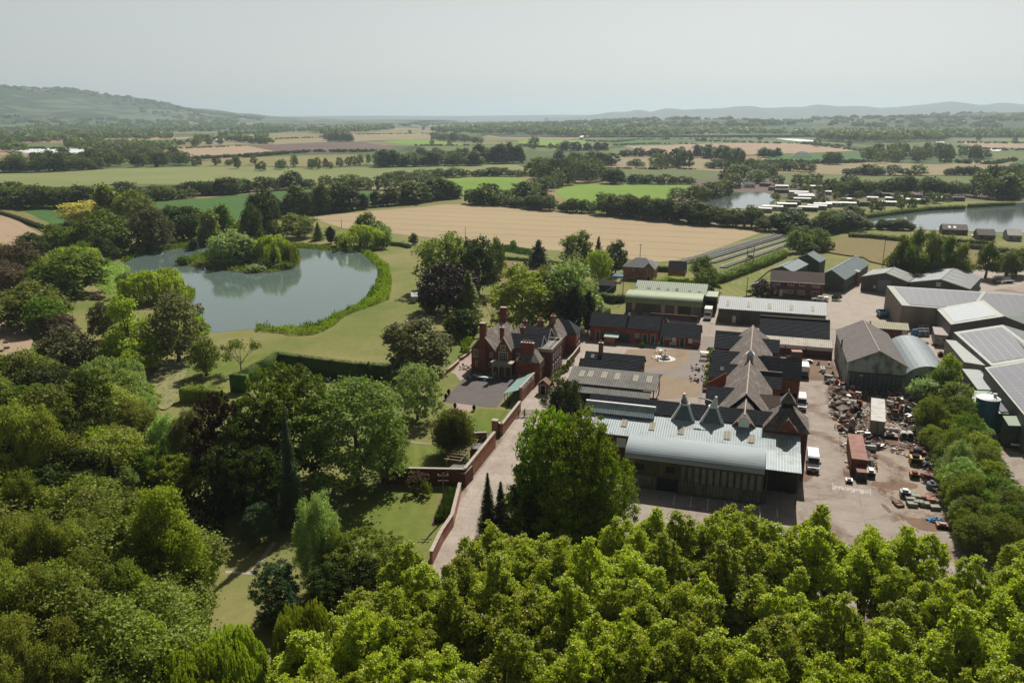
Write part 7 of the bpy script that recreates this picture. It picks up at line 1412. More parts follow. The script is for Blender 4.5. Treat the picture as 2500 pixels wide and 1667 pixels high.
# irrigation sprays
spm, spt, spo = nt('spray_mist'); g = N(spt); d1 = g.n('ShaderNodeBsdfDiffuse'); d1.inputs[0].default_value = (.9, .95, .95, 1); tr_ = g.n('ShaderNodeBsdfTransparent'); ms = g.n('ShaderNodeMixShader'); ms.inputs[0].default_value = .42; g.l(tr_.outputs[0], ms.inputs[1]); g.l(d1.outputs[0], ms.inputs[2]); g.l(ms.outputs[0], spo.inputs['Surface'])
for k, x, y, w, h_, lb in [('N4',385,672,190,60,'white arc of irrigation spray over the green field right of the plantation'),('N3',1140,522,85,32,'dome of irrigation spray over the far dark green field')]:
    p = K(k, x, y); s_ = 1/ZM[k][2]/pxm(p); b = MB(); n = 14; prof = [(-w*s_/2+w*s_*i/n, h_*s_*(math.sin(math.pi*i/n)**.7)*1.0) for i in range(n+1)]
    b.ext([(u, max(z, .05)) for u, z in prof]+[(w*s_/2*.5, .3), (-w*s_/2*.5, .3)], 'y', -1.5, 1.5, spm); o_ = b.build('irrigation_spray', None, True, label=lb, cat='spray'); o_.location = p
# ------------------------------------------------------------------ trees named one by one
for a in [
 ('N1',775,1050,112,13,'dense','gold','golden-blossomed broad tree beside the upper left meadow'),
 ('N1',930,930,70,24,'column','olive','tall olive spire-topped tree right behind the golden-blossomed tree'),
 ('N1',1170,990,92,21,'broad','olive','tall yellowish tree between the spire-topped tree and the dark round one'),
 ('E1',940,110,128,17,'broad','mid','broad mid-green tree just in front of the golden-blossomed tree'),
 ('E1',1420,60,95,18,'broad','grey','tall grey-green tree left of the round dark tree by the pond head'),
 ('E1',1720,8,92,17,'dense','dark','very dark round tree behind the far left end of the pond'),
 ('E1',1990,60,48,16,'column','olive','thin airy grey-green tree behind the pond, left one of two'),
 ('E1',2110,10,52,17,'column','mid','thin airy tree behind the pond, right one of two'),
 ('N2',130,975,78,22,'broad','dark','tallest dark tree behind the pond island'),
 ('N2',40,1110,50,18,'broad','dark','dark upright tree pressed against the tallest tree behind the island'),
 ('N1',2140,1195,50,12,'willow','willow','small weeping willow under the tallest tree behind the pond'),
 ('E1',2050,165,38,9,'dense','dark','small dark tree on the grass left of the small weeping willow'),
 ('E2',450,160,34,8,'dense','mid','short round tree right of the tallest tree behind the island'),
 ('E1',290,290,68,11,'broad','dark','dark-leaved maple at the edge of the left stubble field'),
 ('E1',570,238,72,9,'broad','mid','low rounded tree between the dark maple and the big mid-green tree'),
 ('E1',700,330,112,14,'willow','willow','pale weeping willow on the left slope above the pond meadow'),
 ('E1',640,455,150,15,'broad','mid','large spreading tree below the pale weeping willow on the left slope'),
 ('E1',120,385,92,13,'broad','plum','mauve-grey half-bare tree at the left picture edge'),
 ('E1',60,560,80,10,'broad','plum','second mauve-grey tree, lower at the left picture edge'),
 ('E1',330,480,36,6,'shrub','lime','bright lime shrub on the left slope'),
 ('E1',250,790,140,12,'broad','olive','broad olive tree over the lower left stubble field'),
 ('E1',400,900,80,10,'broad','mid','silvery mid-green tree at the foot of the left meadow'),
 ('E1',1430,545,130,13,'willow','willow','large weeping willow leaning over the left pond bank'),
 ('E1',1600,740,60,7,'willow','willow','low skirt willow at the water on the left pond bank'),
 ('E1',1190,655,38,8,'broad','silver','pale young tree left of the large pond-bank willow'),
 ('E1',1170,895,140,18,'pyramid','lime','tall yellow-green tree below the left pond bank'),
 ('E1',1640,870,125,17,'broad','grey','grey-brown leaved tree at the lower left corner of the pond'),
 ('E1',950,960,60,10,'broad','grey','small grey tree left of the tall yellow-green tree'),
 ('E1',1200,1255,110,6,'wide','plum','low purple-leaved tree at the foot of the yellow-green tree'),
 ('E1',540,1050,78,6,'wide','plum','low purple-leaved tree by the lower stubble field'),
 ('E1',1100,405,40,5,'shrub','olive','rounded olive shrub on the left pond meadow'),
 ('E1',1300,355,34,5,'shrub','silver','silvery shrub at the left tip of the pond'),
 ('E1',1450,318,38,5,'shrub','olive','round shrub in front of the tall grey-green tree'),
 ('E1',1180,1700,1,1,'shrub','olive',None),
 ('F1',950,175,150,14,'willow','silver','large silver-leaved willow in the lower left wood'),
 ('F1',1150,350,110,11,'willow','silver','silver willow beside the weedy garden pool'),
 ('F1',1300,620,90,8,'wide','silver','lowest silver-leaved tree below the weedy garden pool'),
 ('F1',600,50,130,12,'broad','grey','brownish twiggy tree above the silver-leaved willow'),
 ('F1',290,290,118,12,'broad','olive','olive tree at the lower corner of the stubble field'),
 ('F1',480,560,190,16,'broad','olive','wide grey-olive tree in the middle of the lower left wood'),
 ('F1',830,430,95,17,'broad','dark','dark olive tree below the large silver-leaved willow'),
 ('F1',1210,235,64,7,'broad','lime','yellow-green bush at the purple tree below the pond'),
 ('F1',1390,560,52,6,'broad','lime','yellow-green bush on the left edge of the weedy pool'),
 ('F1',90,750,118,16,'birch','birch','weeping birch at the left picture edge in the lower wood'),
 ('F1',350,770,98,16,'birch','birch','weeping birch right of the edge birch in the lower wood'),
 ('F1',850,990,98,9,'broad','lime','sunlit lime-green small tree in the dark hollow of the lower left wood'),
 ('F1',1050,1240,66,9,'conifer','dark','small dark conifer in the hollow of the lower left wood'),
 ('F1',1200,1330,44,7,'broad','silver','small pale tree beside the dark conifer in the hollow'),
 ('F1',1770,770,80,13,'birch','grey','airy silver-barked birch left of the copper beech'),
 ('F1',1530,820,66,12,'birch','silver','airy thin birch at the garden pool outlet'),
 ('F2',470,635,112,17,'dense','purple','dark purple copper beech left of the huge dark tree'),
 ('F2',1130,375,215,20,'dense','mid','huge dark tree with sunlit yellow-green top beside the clipped hedge court'),
 ('F2',800,800,150,15,'dense','dark','dark tree filling the shade below the huge tree'),
 ('F2',1150,785,62,19,'conifer','blue','blue-green conifer standing in the shade of the huge dark tree'),
 ('F2',1790,550,240,18,'broad','ash','great light-green ash-like tree left of the walled garden'),
 ('F2',2100,830,90,12,'broad','ash','lower light-green tree leaning out beside the great light-green tree'),
 ('F2',370,115,66,9,'broad','olive','slender young tree on the bright bank below the pond'),
 ('F2',700,5,92,11,'bare','olive','nearly bare pale-branched tree on the bank below the pond'),
 ('E2',1830,1135,150,12,'dense','grey','big rounded grey-green evergreen on the manor lawn'),
 ('_',1015,888,108,12,'dense','silver','pale-topped chestnut between the evergreen and the manor drive'),
 ('G',640,300,95,9,'yew','yew','golden-tipped spreading yew on the lawn beside the lane wall'),
 ('_',1378,926,88,11,'birch','dark','dark pendulous tree between the lane and the open shed'),
 ('_',1338,996,130,20,'dense','deep','left shoulder of dense green tree beside the long metal roof'),
 ('_',1415,1022,190,20,'dense','deep','great dense green tree standing left of the barrel-roofed store'),
 ('_',1320,1100,140,14,'dense','deep','shaded lower tree against the great dense green tree by the lane'),
 ('_',1478,1095,150,16,'dense','deep','right shoulder of the great dense green tree, nearest the barrel-roofed store'),
 ('_',1400,1150,190,12,'dense','deep','low front bough mass of the great dense green tree'),
 ('_',1290,1180,130,9,'dense','dark','dark bush under the left side of the great dense green tree'),
 ('G',910,805,50,10,'conifer','dark','narrow ragged conifer rising from the lane edge'),
 ('G',1010,870,50,8,'conifer','dark','short dark conifer next to the narrow ragged conifer'),
 ('A',680,655,135,17,'broad','lime','golden-green tree behind the manor'),
 ('A',1120,590,130,18,'broad','silver','grey-green tree behind the manor, right of the golden-green one'),
 ('A',960,620,90,17,'broad','olive','olive tree between the two big trees behind the manor'),
 ('A',1170,515,76,12,'broad','olive','rounded olive tree beyond the trees behind the manor'),
 ('A',1180,800,44,14,'cypress','conifer','tall dark cypress behind the manor roofs'),
 ('A',1080,880,34,10,'cypress','conifer','shorter dark cypress left of the tall one behind the manor'),
 ('A',1325,835,28,12,'cypress','conifer','thin dark cypress beside the utility pole'),
 ('A',1400,870,30,7,'broad','silver','small pale tree left of the green barn'),
 ('A',165,640,66,14,'conifer','olive','yellowish feathery conifer left of the trees behind the manor'),
 ('A',390,765,46,12,'bare','plum','bare purple-twigged tree left of the golden-green tree'),
 ('E2',2110,600,130,14,'dense','purple','dark purple beech beyond the manor lawn'),
 ('E2',2070,330,118,18,'broad','olive','tall open-crowned tree left of the paddock'),
 ('A',260,360,92,18,'broad','dark','dark drooping tree between the open-crowned tree and the paddock'),
 ('A',440,350,44,14,'dense','mid','bright green round tree at the paddock corner'),
 ('A',200,325,38,15,'dense','dark','dark round tree top behind the dark drooping tree'),
 ('E2',1960,850,50,6,'shrub','mid','shrub beside the small garden shed'),
 ('E2',2240,1000,85,8,'shrub','dark','dark shrubbery at the edge of the manor lawn'),
 ('A',130,1010,90,6,'shrub','mid','low shrubbery below the feathery conifer'),
 ('A',840,340,52,11,'cedar','conifer','lone cedar in the dry paddock'),
 ('A',1210,292,68,14,'broad','mid','leafy tree standing left of the spruce by the wheat field'),
 ('A',1420,308,34,13,'conifer','blue','pointed spruce by the wheat field'),
 ('A',1430,432,58,12,'dense','lime','bright lime round tree left of the hip-roofed brick house'),
 ('A',1590,368,48,12,'broad','dark','dark tree behind the hip-roofed brick house'),
 ('A',600,330,18,5,'shrub','silver','small pale willow bush at the wheat field edge'),
 ('B',600,415,50,8,'broad','mid','rounded tree by the brick garage'),
 ('B',670,580,60,8,'broad','mid','rounded tree behind the green barn'),
 ('B',1380,715,52,6,'dense','purple','purple-leaved bush beside the brown-roofed brick office'),
 ('B',1850,100,58,9,'broad','mid','leafy tree at the top corner of the hangar meadow'),
 ('B',2090,55,56,9,'broad','mid','second leafy tree at the top corner of the hangar meadow'),
 ('B',1940,150,40,6,'shrub','lime','sunlit shrub between the two meadow corner trees'),
 ('B',2190,180,40,5,'shrub','olive','olive shrub at the meadow corner'),
 ('E2',1280,170,112,12,'willow','willow','large weeping willow at the right head of the pond'),
 ('E2',1350,95,62,12,'dense','mid','dense round tree behind the pond-head willow'),
 ('E2',1510,195,38,9,'broad','silver','greyish tree right of the pond-head willow'),
 ('E2',1500,280,34,7,'shrub','mid','round shrub right of the pond-head willow'),
 ('E2',690,108,80,11,'broad','olive','open spreading tree beyond the pond, left of the dark cone'),
 ('E2',880,168,30,9,'conifer','mid','small green conifer between spreading tree and dark cone'),
 ('E2',1000,212,21,8,'cypress','conifer','little dark cone-shaped tree beyond the pond'),
 ('E2',1100,290,28,6,'dense','dark','small dark tree on the left side of the pond-head willow'),
 ('E2',1800,280,22,5,'dense','dark','small round tree on the pond lawn edge'),
 ('E2',45,275,108,13,'dense','silver','silvery willow bush on the pond island'),
 ('E2',430,258,90,14,'willow','willow','weeping willow on the pond island'),
 ('E2',610,360,50,9.5,'willow','willow','small weeping willow at the right tip of the island'),
 ('E2',180,340,60,10,'dense','mid','dark-footed round tree between the two big island trees'),
 ('E2',-45,400,42,6,'dense','olive','lower round tree at the left of the island trees'),
 ('E2',300,560,60,3,'shrub','silver','pale bush on the near shore of the island'),
 ('E2',520,540,60,3,'shrub','mid','green bush at the near right shore of the island'),
 ('E1',1760,480,38,4,'shrub','mid','round bush at the left tip of the island'),
 ('E1',1845,330,22,5,'column','dark','thin sapling between the pond bank and the island'),
 ('E2',2250,1200,28,3,'shrub','mid','garden shrub beside the manor'),
 ('E2',2290,1330,24,3,'shrub','lime','low bright garden shrub beside the manor terrace'),
 ('D1',1180,85,225,20,'pyramid','lime','great yellow-green tiered tree in the lower left'),
 ('D1',650,290,110,9,'dense','cream','cream-flowered tree in the lower left'),
 ('D1',350,265,88,10,'dense','lime','fresh green tree beside the cream-flowered tree'),
 ('D2',200,680,112,8,'dense','blue','dark glossy round bush beside the garden path'),
 ('D2',500,195,100,13,'birch','silver','pale weeping tree beside the shaded garden path'),
 ('D2',640,430,80,9,'birch','olive','lower pale weeping tree beside the garden path'),
 ('D2',920,470,190,9,'wide','olive','broad low tree at the foot of the sunlit lawn'),
 ('D1',1900,260,70,6,'broad','blue','dim bush in the deep shade above the garden path'),
 ('G',370,770,55,4,'shrub','plum','purple shrub against the garden wall'),
 ('G',440,850,26,3,'shrub','lime','yellow shrub against the garden wall'),
 ('W',1430,705,50,9,'broad','lime','bright small tree at the head of the right tree belt'),
]:
    if a[7]: T(*a)
# shrubs in the manor garden
for i, (x, y, w, h, lf) in enumerate([(2010,600,60,3,'mid'),(2060,660,50,3,'silver'),(1920,560,30,2,'hedge'),(2030,580,24,2,'hedge'),(2120,700,30,2,'grey'),(2170,420,36,3,'mid')]):
    T('F2', x, y, w, h, 'shrub', lf, 'garden shrub in the shade below the pale-topped chestnut', group='shrubs below the chestnut')
# foreground grove
g_ = 'bright green tree of the dense grove along the near edge'
cnt = 0; rg = random.Random(3)
for row in range(10):
    y = 88-row*4.7
    for i in range(-6, 22):
        x = i*5.6+(row % 2)*2.8+rg.uniform(-1.1, 1.1); yy = y+rg.uniform(-1.2, 1.2)
        h = 14.0+rg.uniform(-2.2, 1.8); u, v, _d = pix((x, yy, h)); w_ = rg.uniform(6.4, 8.2)
        vlim = interp([(560, 1720), (700, 1560), (830, 1480), (960, 1385), (1060, 1285), (1180, 1245), (1260, 1310), (1330, 1310), (1480, 1245), (1700, 1255), (1800, 1220), (1960, 1250), (2150, 1250), (2330, 1265), (2420, 1275), (2560, 1300)], u)
        if v < vlim-30 or u < 600 or u > 2680: continue
        ub, vb, _e = pix((x, yy, 4))
        if v > 1760: continue
        if rg.random() < .06: continue
        lb = 'tree in the '+('back rows of the grove' if row < 3 else 'middle rows of the grove' if row < 5 else 'nearest rows of the grove')+(', left flank by the willows' if u < 1000 else ', below the great dense tree' if u < 1450 else ', below the barrel-roofed store' if u < 1850 else ', below the scrapyard' if u < 2250 else ', at the right edge')
        tree('grove', 'grove', (x, yy, 0), h, w_, 'bright green '+lb, group='trees of the foreground grove', name='grove_tree')
# lower-left birches and willows
g2 = 'birch of the crowded stand at the lower left corner'
for x, y, w, h in [(60,400,150,16),(250,380,130,16),(480,400,120,15),(760,390,110,14),(120,0,105,14),(240,150,80,11),(300,760,160,15),(620,620,120,14),(900,690,150,14),(80,720,130,15),(100,1080,140,14),(500,1110,130,13),(730,1180,110,12),(-60,560,120,15),(330,1300,120,12),(60,1330,130,12),(620,1380,120,11),(-80,1200,110,13),(560,900,110,14)]:
    T('D1', x, y, w, h, 'birch', 'birch' if (x+y) % 3 else 'olive', ('pale drooping ' if (x+y) % 3 else 'darker olive ')+g2+(', upper part' if y < 500 else ', middle part' if y < 1000 else ', bottom edge'), group='birches in the lower left corner')
g3 = 'fresh yellow-green leafy tree among the willows along the near edge'
for x, y, w, h in [(1080,1150,130,12),(880,1210,110,11),(1200,1330,110,10),(950,1430,120,9)]:
    T('D1', x, y, w, h, 'dense', 'lime', g3, group='leafy trees among the near willows')
for x, y, w, h, l in [(1690,1035,150,13,'golden-green weeping willow at the near edge, topmost in its clump'),(1420,1210,160,12,'golden-green weeping willow at the near edge, left one of its clump'),(1560,1390,140,10,'golden-green weeping willow at the very bottom edge')]:
    T('D1', x, y, w, h, 'willow', 'willow', l)
for x, y, w, h, l in [(420,820,150,15,'tall golden-green weeping willow left of the foreground grove'),(580,950,110,12,'smaller weeping willow on the right flank of the tall one'),(300,1400,130,11,'low weeping willow under the tall one at the bottom edge'),(560,1150,90,11,'weeping willow where the grove begins')]:
    T('D2', x, y, w, h, 'willow', 'willow', l)
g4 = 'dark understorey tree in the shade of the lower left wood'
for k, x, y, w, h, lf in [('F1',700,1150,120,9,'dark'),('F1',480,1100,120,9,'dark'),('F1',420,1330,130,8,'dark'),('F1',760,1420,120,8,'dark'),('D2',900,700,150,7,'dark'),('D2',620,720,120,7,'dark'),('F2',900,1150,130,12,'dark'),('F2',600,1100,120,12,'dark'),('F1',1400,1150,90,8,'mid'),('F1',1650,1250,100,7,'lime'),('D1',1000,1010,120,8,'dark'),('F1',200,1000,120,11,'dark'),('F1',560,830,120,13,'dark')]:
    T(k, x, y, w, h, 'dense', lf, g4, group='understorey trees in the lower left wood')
for k, pts, n, h_, kn, ar in [('E1',[(-60,560),(300,700),(800,760),(560,950),(0,1000)],9,9,[('broad','mid'),('broad','olive'),('broad','plum')], 'on the slope left of the pond'),
        ('F1',[(-100,640),(700,800),(1300,900),(1350,1700),(-100,1700)],20,10,[('broad','olive'),('dense','dark'),('birch','birch'),('dense','mid')], 'in the middle of the lower left wood'),
        ('D1',[(-200,600),(800,700),(1300,1000),(1250,1900),(-200,1900)],26,12,[('birch','birch'),('birch','olive'),('broad','olive')], 'in the lower left corner stand'),
        ('E1',[(450,330),(900,330),(1250,420),(1000,560),(900,700),(500,420)],12,9,[('broad','mid'),('broad','olive'),('dense','dark')], 'behind the left pond meadow'),
        ('E1',[(1550,300),(1900,200),(2352,260),(2352,330),(1900,370),(1600,390)],9,7,[('dense','mid'),('shrub','olive')], 'on the far bank of the pond')]:
    TAREA([(k, x, y) for x, y in pts], n, h_, .85, kn, 'tree of the mixed woodland '+ar, 'mixed woodland on the left', name='woodland_tree')
# right-hand belt between the scrapyard and the solar sheds
g5 = 'leafy tree of the belt between the scrapyard and the blue tank'
for x, y, w, h in [(1440,-90,95,10),(1560,30,95,9),(1290,-10,85,9),(1330,150,95,9),(1600,170,95,9),(1420,300,95,9),(1690,330,90,9),(1560,450,95,9),(1760,520,90,9),(1600,600,90,9),(1850,640,95,9),(1640,760,90,8),(1880,790,95,8),(1700,900,95,8),(1960,930,95,8),(1780,1050,100,8),(2050,1080,100,8),(1700,1150,90,7),(1930,1200,100,8),(2170,1220,100,8),(1800,1330,100,8),(2060,1350,100,8),(2250,1050,80,7)]:
    T('Y', x, y, w*TRNG.uniform(.65, .95), h*TRNG.uniform(.6, .95), 'birch' if (x+y) % 3 else 'broad', ['mid', 'lime', 'silver', 'olive'][(x+y)//7 % 4], TONE[['mid', 'lime', 'silver', 'olive'][(x+y)//7 % 4]]+' '+g5, group='tree belt beside the scrapyard')
# upright trees beyond the hangars
for i, (x, y, w, h) in enumerate([(830,130,52,17),(1020,60,58,20),(1230,85,58,19),(1410,145,48,17),(1580,240,46,15),(1930,210,56,14),(2170,360,50,9),(2300,310,46,10),(940,200,40,14),(1320,230,40,13),(740,300,36,12)]):
    T('C', x, y, w*1.2, h, 'pyramid' if i < 6 else 'broad', 'mid' if i % 2 else 'olive', 'upright sunlit tree in the row beyond the grey gabled sheds', group='row beyond the gabled sheds')
# ------------------------------------------------------------------ tree lines of the plain
MIX = [('broad','far'),('dense','far'),('broad','farg'),('dense','dark')]
COLM = [('column','far'),('column','dark'),('column','farg')]
SHR = [('dense','farg'),('dense','far'),('shrub','farg')]
L = lambda *p: [('_', a, b_) for a, b_ in p]
TLINE(L((-10,505),(60,508),(180,506),(250,502)), 15, 12, 1.0, MIX, 'tree of the thick hedgerow above the left dark green field', 'hedgerow above the dark green field')
TLINE(L((-10,480),(200,484),(370,482),(470,476),(600,468)), 24, 10, 1.1, MIX, 'tree of the long hedgerow below the pale pasture on the left', 'hedgerow below the pale pasture')
TLINE(L((350,492),(430,486),(470,483)), 7, 8, 1.3, SHR, 'shrubby tree at the top corner of the dark green field', 'shrubs over the dark green field')
TLINE(L((500,478),(560,474),(640,466),(765,459)), 14, 12, .95, MIX, 'tree of the dense belt left of the two bright green fields', 'dense belt above the green field')
TLINE(L((770,458),(845,456),(860,462),(960,464),(1040,455)), 11, 10, 1.0, MIX, 'tree of the hedge running up to the bright green field', 'hedge running to the bright field')
TLINE(L((980,450),(1050,445),(1060,458)), 5, 10, 1.1, MIX, 'tree clump at the left corner of the bright green field', 'clump at the bright field corner')
TLINE(L((660,534),(720,528),(795,520)), 14, 15, .5, COLM, 'slim upright tree in the row left of the wheat field top', 'slim trees left of the wheat')
TLINE(L((800,518),(885,510)), 8, 15, .55, COLM, 'slim upright tree in the short row above the wheat field corner', 'short row above the wheat corner')
TLINE(L((916,505),(1000,498),(1060,488),(1120,484)), 14, 13, .6, COLM, 'slim upright tree in the row below the bright green field', 'row below the bright field')
TLINE(L((1150,497),(1200,498)), 4, 11, 1.3, SHR, 'grey shrubby clump at the top of the wheat field', 'clump at the top of the wheat')
TLINE(L((1195,500),(1260,506),(1340,514),(1440,521)), 13, 8, 1.0, SHR, 'shrubby tree on the far edge of the wheat field', 'shrubs on the wheat edge')
TLINE(L((1270,490),(1330,505)), 4, 11, .6, COLM, 'thin tree in the shrubs on the far wheat edge', 'thin trees on the wheat edge')
TLINE(L((1470,522),(1560,531),(1660,541),(1760,551),(1850,556)), 22, 12, .9, MIX, 'tree of the dark hedge behind the wheat field', 'dark hedge behind the wheat')
TLINE(L((1640,490),(1700,492),(1740,480),(1780,472)), 10, 10, 1.0, MIX, 'tree beside the small fishing lake', 'trees beside the small lake')
TLINE(L((1230,499),(1290,480),(1340,462),(1380,450)), 10, 12, .95, MIX, 'tree of the diagonal belt between the two bright green fields', 'belt between the bright fields')
TAREA(L((1285,436),(1330,425),(1400,425),(1475,440),(1470,449),(1380,452),(1300,445)), 13, 18, .75, MIX, 'tall tree in the clump between the bright green fields', 'tall clump between the bright fields')
TLINE(L((1480,448),(1515,449)), 3, 13, 1.0, [('dense','dark')], 'dark round tree at the end of the tall clump', 'dark trees ending the tall clump')
TLINE(L((1530,449),(1690,450)), 9, 7, 1.2, [('dense','dark'),('dense','far')], 'low dark hedge tree above the right bright green field', 'low row above the bright field')
TLINE(L((935,443),(1020,437),(1100,433),(1200,430),(1285,432)), 24, 8, 1.2, [('dense','farg'),('dense','far')], 'grey willow bush in the long row above the bright green field', 'willow bushes above the bright field')
TLINE(L((925,408),(1000,407),(1080,405),(1170,404)), 17, 17, .75, COLM+MIX, 'tree of the tall dark belt left of the poplar wood', 'tall dark belt on the plain')
TLINE(L((1160,398),(1210,399),(1275,398)), 14, 22, .45, COLM, 'tall poplar of the wood in the middle of the plain', 'poplar wood on the plain')
TLINE(L((1020,385),(1100,387),(1200,388)), 12, 13, .9, MIX, 'tree behind the tall dark belt', 'trees behind the tall dark belt')
for x, y in [(680,412),(690,414),(720,408),(760,412),(775,413),(765,408),(795,410),(805,412),(630,415),(640,418),(830,408),(850,406),(865,404),(880,403),(620,402),(580,412),(575,398),(560,404),(530,404),(487,405),(476,406),(900,400)]:
    p = P(x, y); tree('dense', 'far' if x % 2 else 'farg', (p.x, p.y, 0), 7+(x % 7), 7+(y % 5), 'scattered field tree below the ploughed field', group='scattered trees below the ploughed field')
TLINE(L((1350,404),(1420,405),(1505,404)), 14, 15, .85, MIX, 'dark tree of the belt left of the grey-stemmed clump', 'dark belt in mid plain')
TLINE(L((1360,368),(1440,368),(1480,368)), 7, 14, .7, COLM, 'open upright tree by the far bright field', 'open trees by the far bright field')
TLINE(L((1515,383),(1560,383),(1610,382)), 8, 11, 1.1, [('dense','dark')], 'round dark tree in the row beyond the tan field', 'row beyond the tan field')
TAREA(L((1590,413),(1600,405),(1660,404),(1680,412)), 8, 17, .7, MIX, 'tree of the clump standing in the tan field', 'clump in the tan field')
TLINE(L((1540,405),(1572,407)), 3, 8, 1.2, SHR, 'bush left of the clump in the tan field', 'bushes left of the tan field clump')
TLINE(L((1698,384),(1740,388),(1780,394),(1815,400)), 16, 16, .5, COLM, 'poplar of the straight plantation right of centre', 'straight poplar plantation')
TLINE(L((1702,380),(1750,383),(1800,390)), 12, 16, .5, COLM, 'poplar of the straight plantation right of centre', 'straight poplar plantation')
TLINE(L((1860,385),(1905,384)), 4, 15, .6, COLM, 'poplar right of the straight plantation', 'poplars right of the plantation')
TLINE(L((1870,412),(1930,418),(1975,420)), 6, 9, 1.2, SHR, 'willow bush between caravan park and plantation', 'willow bushes by the plantation')
TAREA(L((1770,445),(1790,420),(1850,415),(1890,425),(1870,450),(1790,462)), 13, 12, 1.1, MIX, 'leafy tree of the clump above the small lake', 'clump above the small lake')
TLINE(L((1720,410),(1760,412),(1840,412)), 6, 9, 1.2, SHR, 'grey willow bush above the small lake clump', 'willows above the small lake')
TAREA(L((2110,398),(2120,385),(2180,378),(2300,377),(2400,385),(2395,391),(2250,397),(2160,400)), 30, 17, .75, MIX, 'tree of the large dark wood on the right plain', 'large dark wood on the right')
TLINE(L((2015,402),(2052,402)), 3, 16, .8, [('dense','far')], 'lone round tree left of the large dark wood', 'lone trees left of the large wood')
TLINE(L((2065,427),(2150,428)), 6, 10, 1.3, SHR, 'grey willow clump along the tan strip', 'willow clumps along the tan strip')
TLINE(L((2165,428),(2210,429),(2260,428)), 4, 9, 1.3, SHR, 'grey willow clump along the tan strip', 'willow clumps along the tan strip')
TLINE(L((2305,428),(2400,428)), 7, 10, 1.2, SHR, 'grey willow thicket at the right end of the tan strip', 'willow thicket on the right')
TLINE(L((2410,420),(2520,418)), 7, 9, 1.2, SHR, 'bush at the far right field edge', 'bushes at the far right')
TLINE(L((1880,452),(1935,452),(1985,455),(2030,470),(2080,462)), 10, 10, .9, MIX, 'tree on the far side of the caravan park', 'trees behind the caravan park')
TLINE(L((2040,480),(2110,476),(2160,474),(2220,474),(2290,476),(2370,480)), 20, 12, .85, MIX, 'tree standing among the caravans and cabins', 'trees among the caravans')
TAREA(L((2385,488),(2400,472),(2500,470),(2530,486)), 9, 17, .65, COLM+MIX, 'tall tree of the clump beside the right lake', 'tall clump by the right lake')
TLINE(L((1862,562),(1930,566),(1990,572),(2050,560),(2095,548)), 15, 9, 1.1, MIX, 'tree of the thick hedge in front of the caravan park', 'thick hedge before the caravans')
TLINE(L((2000,545),(2060,538),(2098,532)), 4, 5, 1.0, MIX, 'tree at the left end of the right lake', 'trees at the end of the right lake')
TLINE(L((2100,560),(2160,560),(2230,562)), 8, 5, 1.1, MIX, 'tree on the near bank of the right lake', 'trees on the near lake bank')
TLINE(L((2010,600),(1975,630),(1960,560)), 5, 6, 1.0, SHR, 'bush along the hangar meadow', 'bushes along the hangar meadow')
TLINE(L((1900,560),(1960,590),(1925,600)), 4, 7, 1.0, MIX, 'tree by the end of the nursery rows', 'trees by the nursery rows')
TLINE(L((0,421),(80,421),(160,418),(245,413)), 15, 15, .9, MIX, 'tree of the front row of the big left wood', 'front row of the big left wood')
TAREA(L((245,412),(240,400),(300,385),(400,384),(450,396),(470,405),(400,410)), 26, 14, 1.0, MIX, 'tree of the rounded wood on the left', 'rounded wood on the left')
TAREA(L((0,412),(0,396),(120,396),(230,392),(240,408)), 14, 15, 1.0, MIX, 'tree behind the front row of the big left wood', 'back rows of the big left wood')
TLINE(L((170,388),(300,380),(380,376)), 12, 12, 1.0, MIX, 'tree behind the white crop covers', 'trees behind the crop covers')
TLINE(L((800,344),(860,346)), 8, 22, .9, [('dense','far'),('dense','dark')], 'tree of the compact clump above the ploughed field', 'clump above the ploughed field')
TLINE(L((1057,342),(1110,346),(1180,350)), 10, 18, 1.0, [('dense','far')], 'tree of the row ending at the poplar wood', 'row ending at the poplar wood')
TLINE(L((2380,385),(2405,388)), 2, 12, .9, [('dense','far')], 'tree ending the large dark wood', 'trees ending the large wood')
for k, x, y, h in [('N2',120,500,12),('N2',155,495,12),('N2',190,495,12),('N2',90,500,11),('N2',60,550,12),('N2',130,550,12),('N1',1850,560,14),('N1',1950,555,14),('N1',1720,575,13),('N3',1550,510,15),('N3',1875,530,15),('N4',520,575,15),('N4',805,575,12),('N4',20,520,14),('N2',1450,460,13),('N2',1570,428,15),('N2',1645,435,14),('N2',1645,560,11),('N2',1800,560,11),('N3',755,605,14),('N3',370,600,22),('N3',640,600,14),('N3',580,600,10),('N3',520,595,10),('N3',1680,640,12),('N3',1740,665,9),('N4',1950,520,14),('N4',2270,545,13)]:
    p = K(k, x, y); tree('dense', 'far', (p.x, p.y, 0), h, h*.95, 'lone round tree out in the far fields', group='lone trees in the far fields')
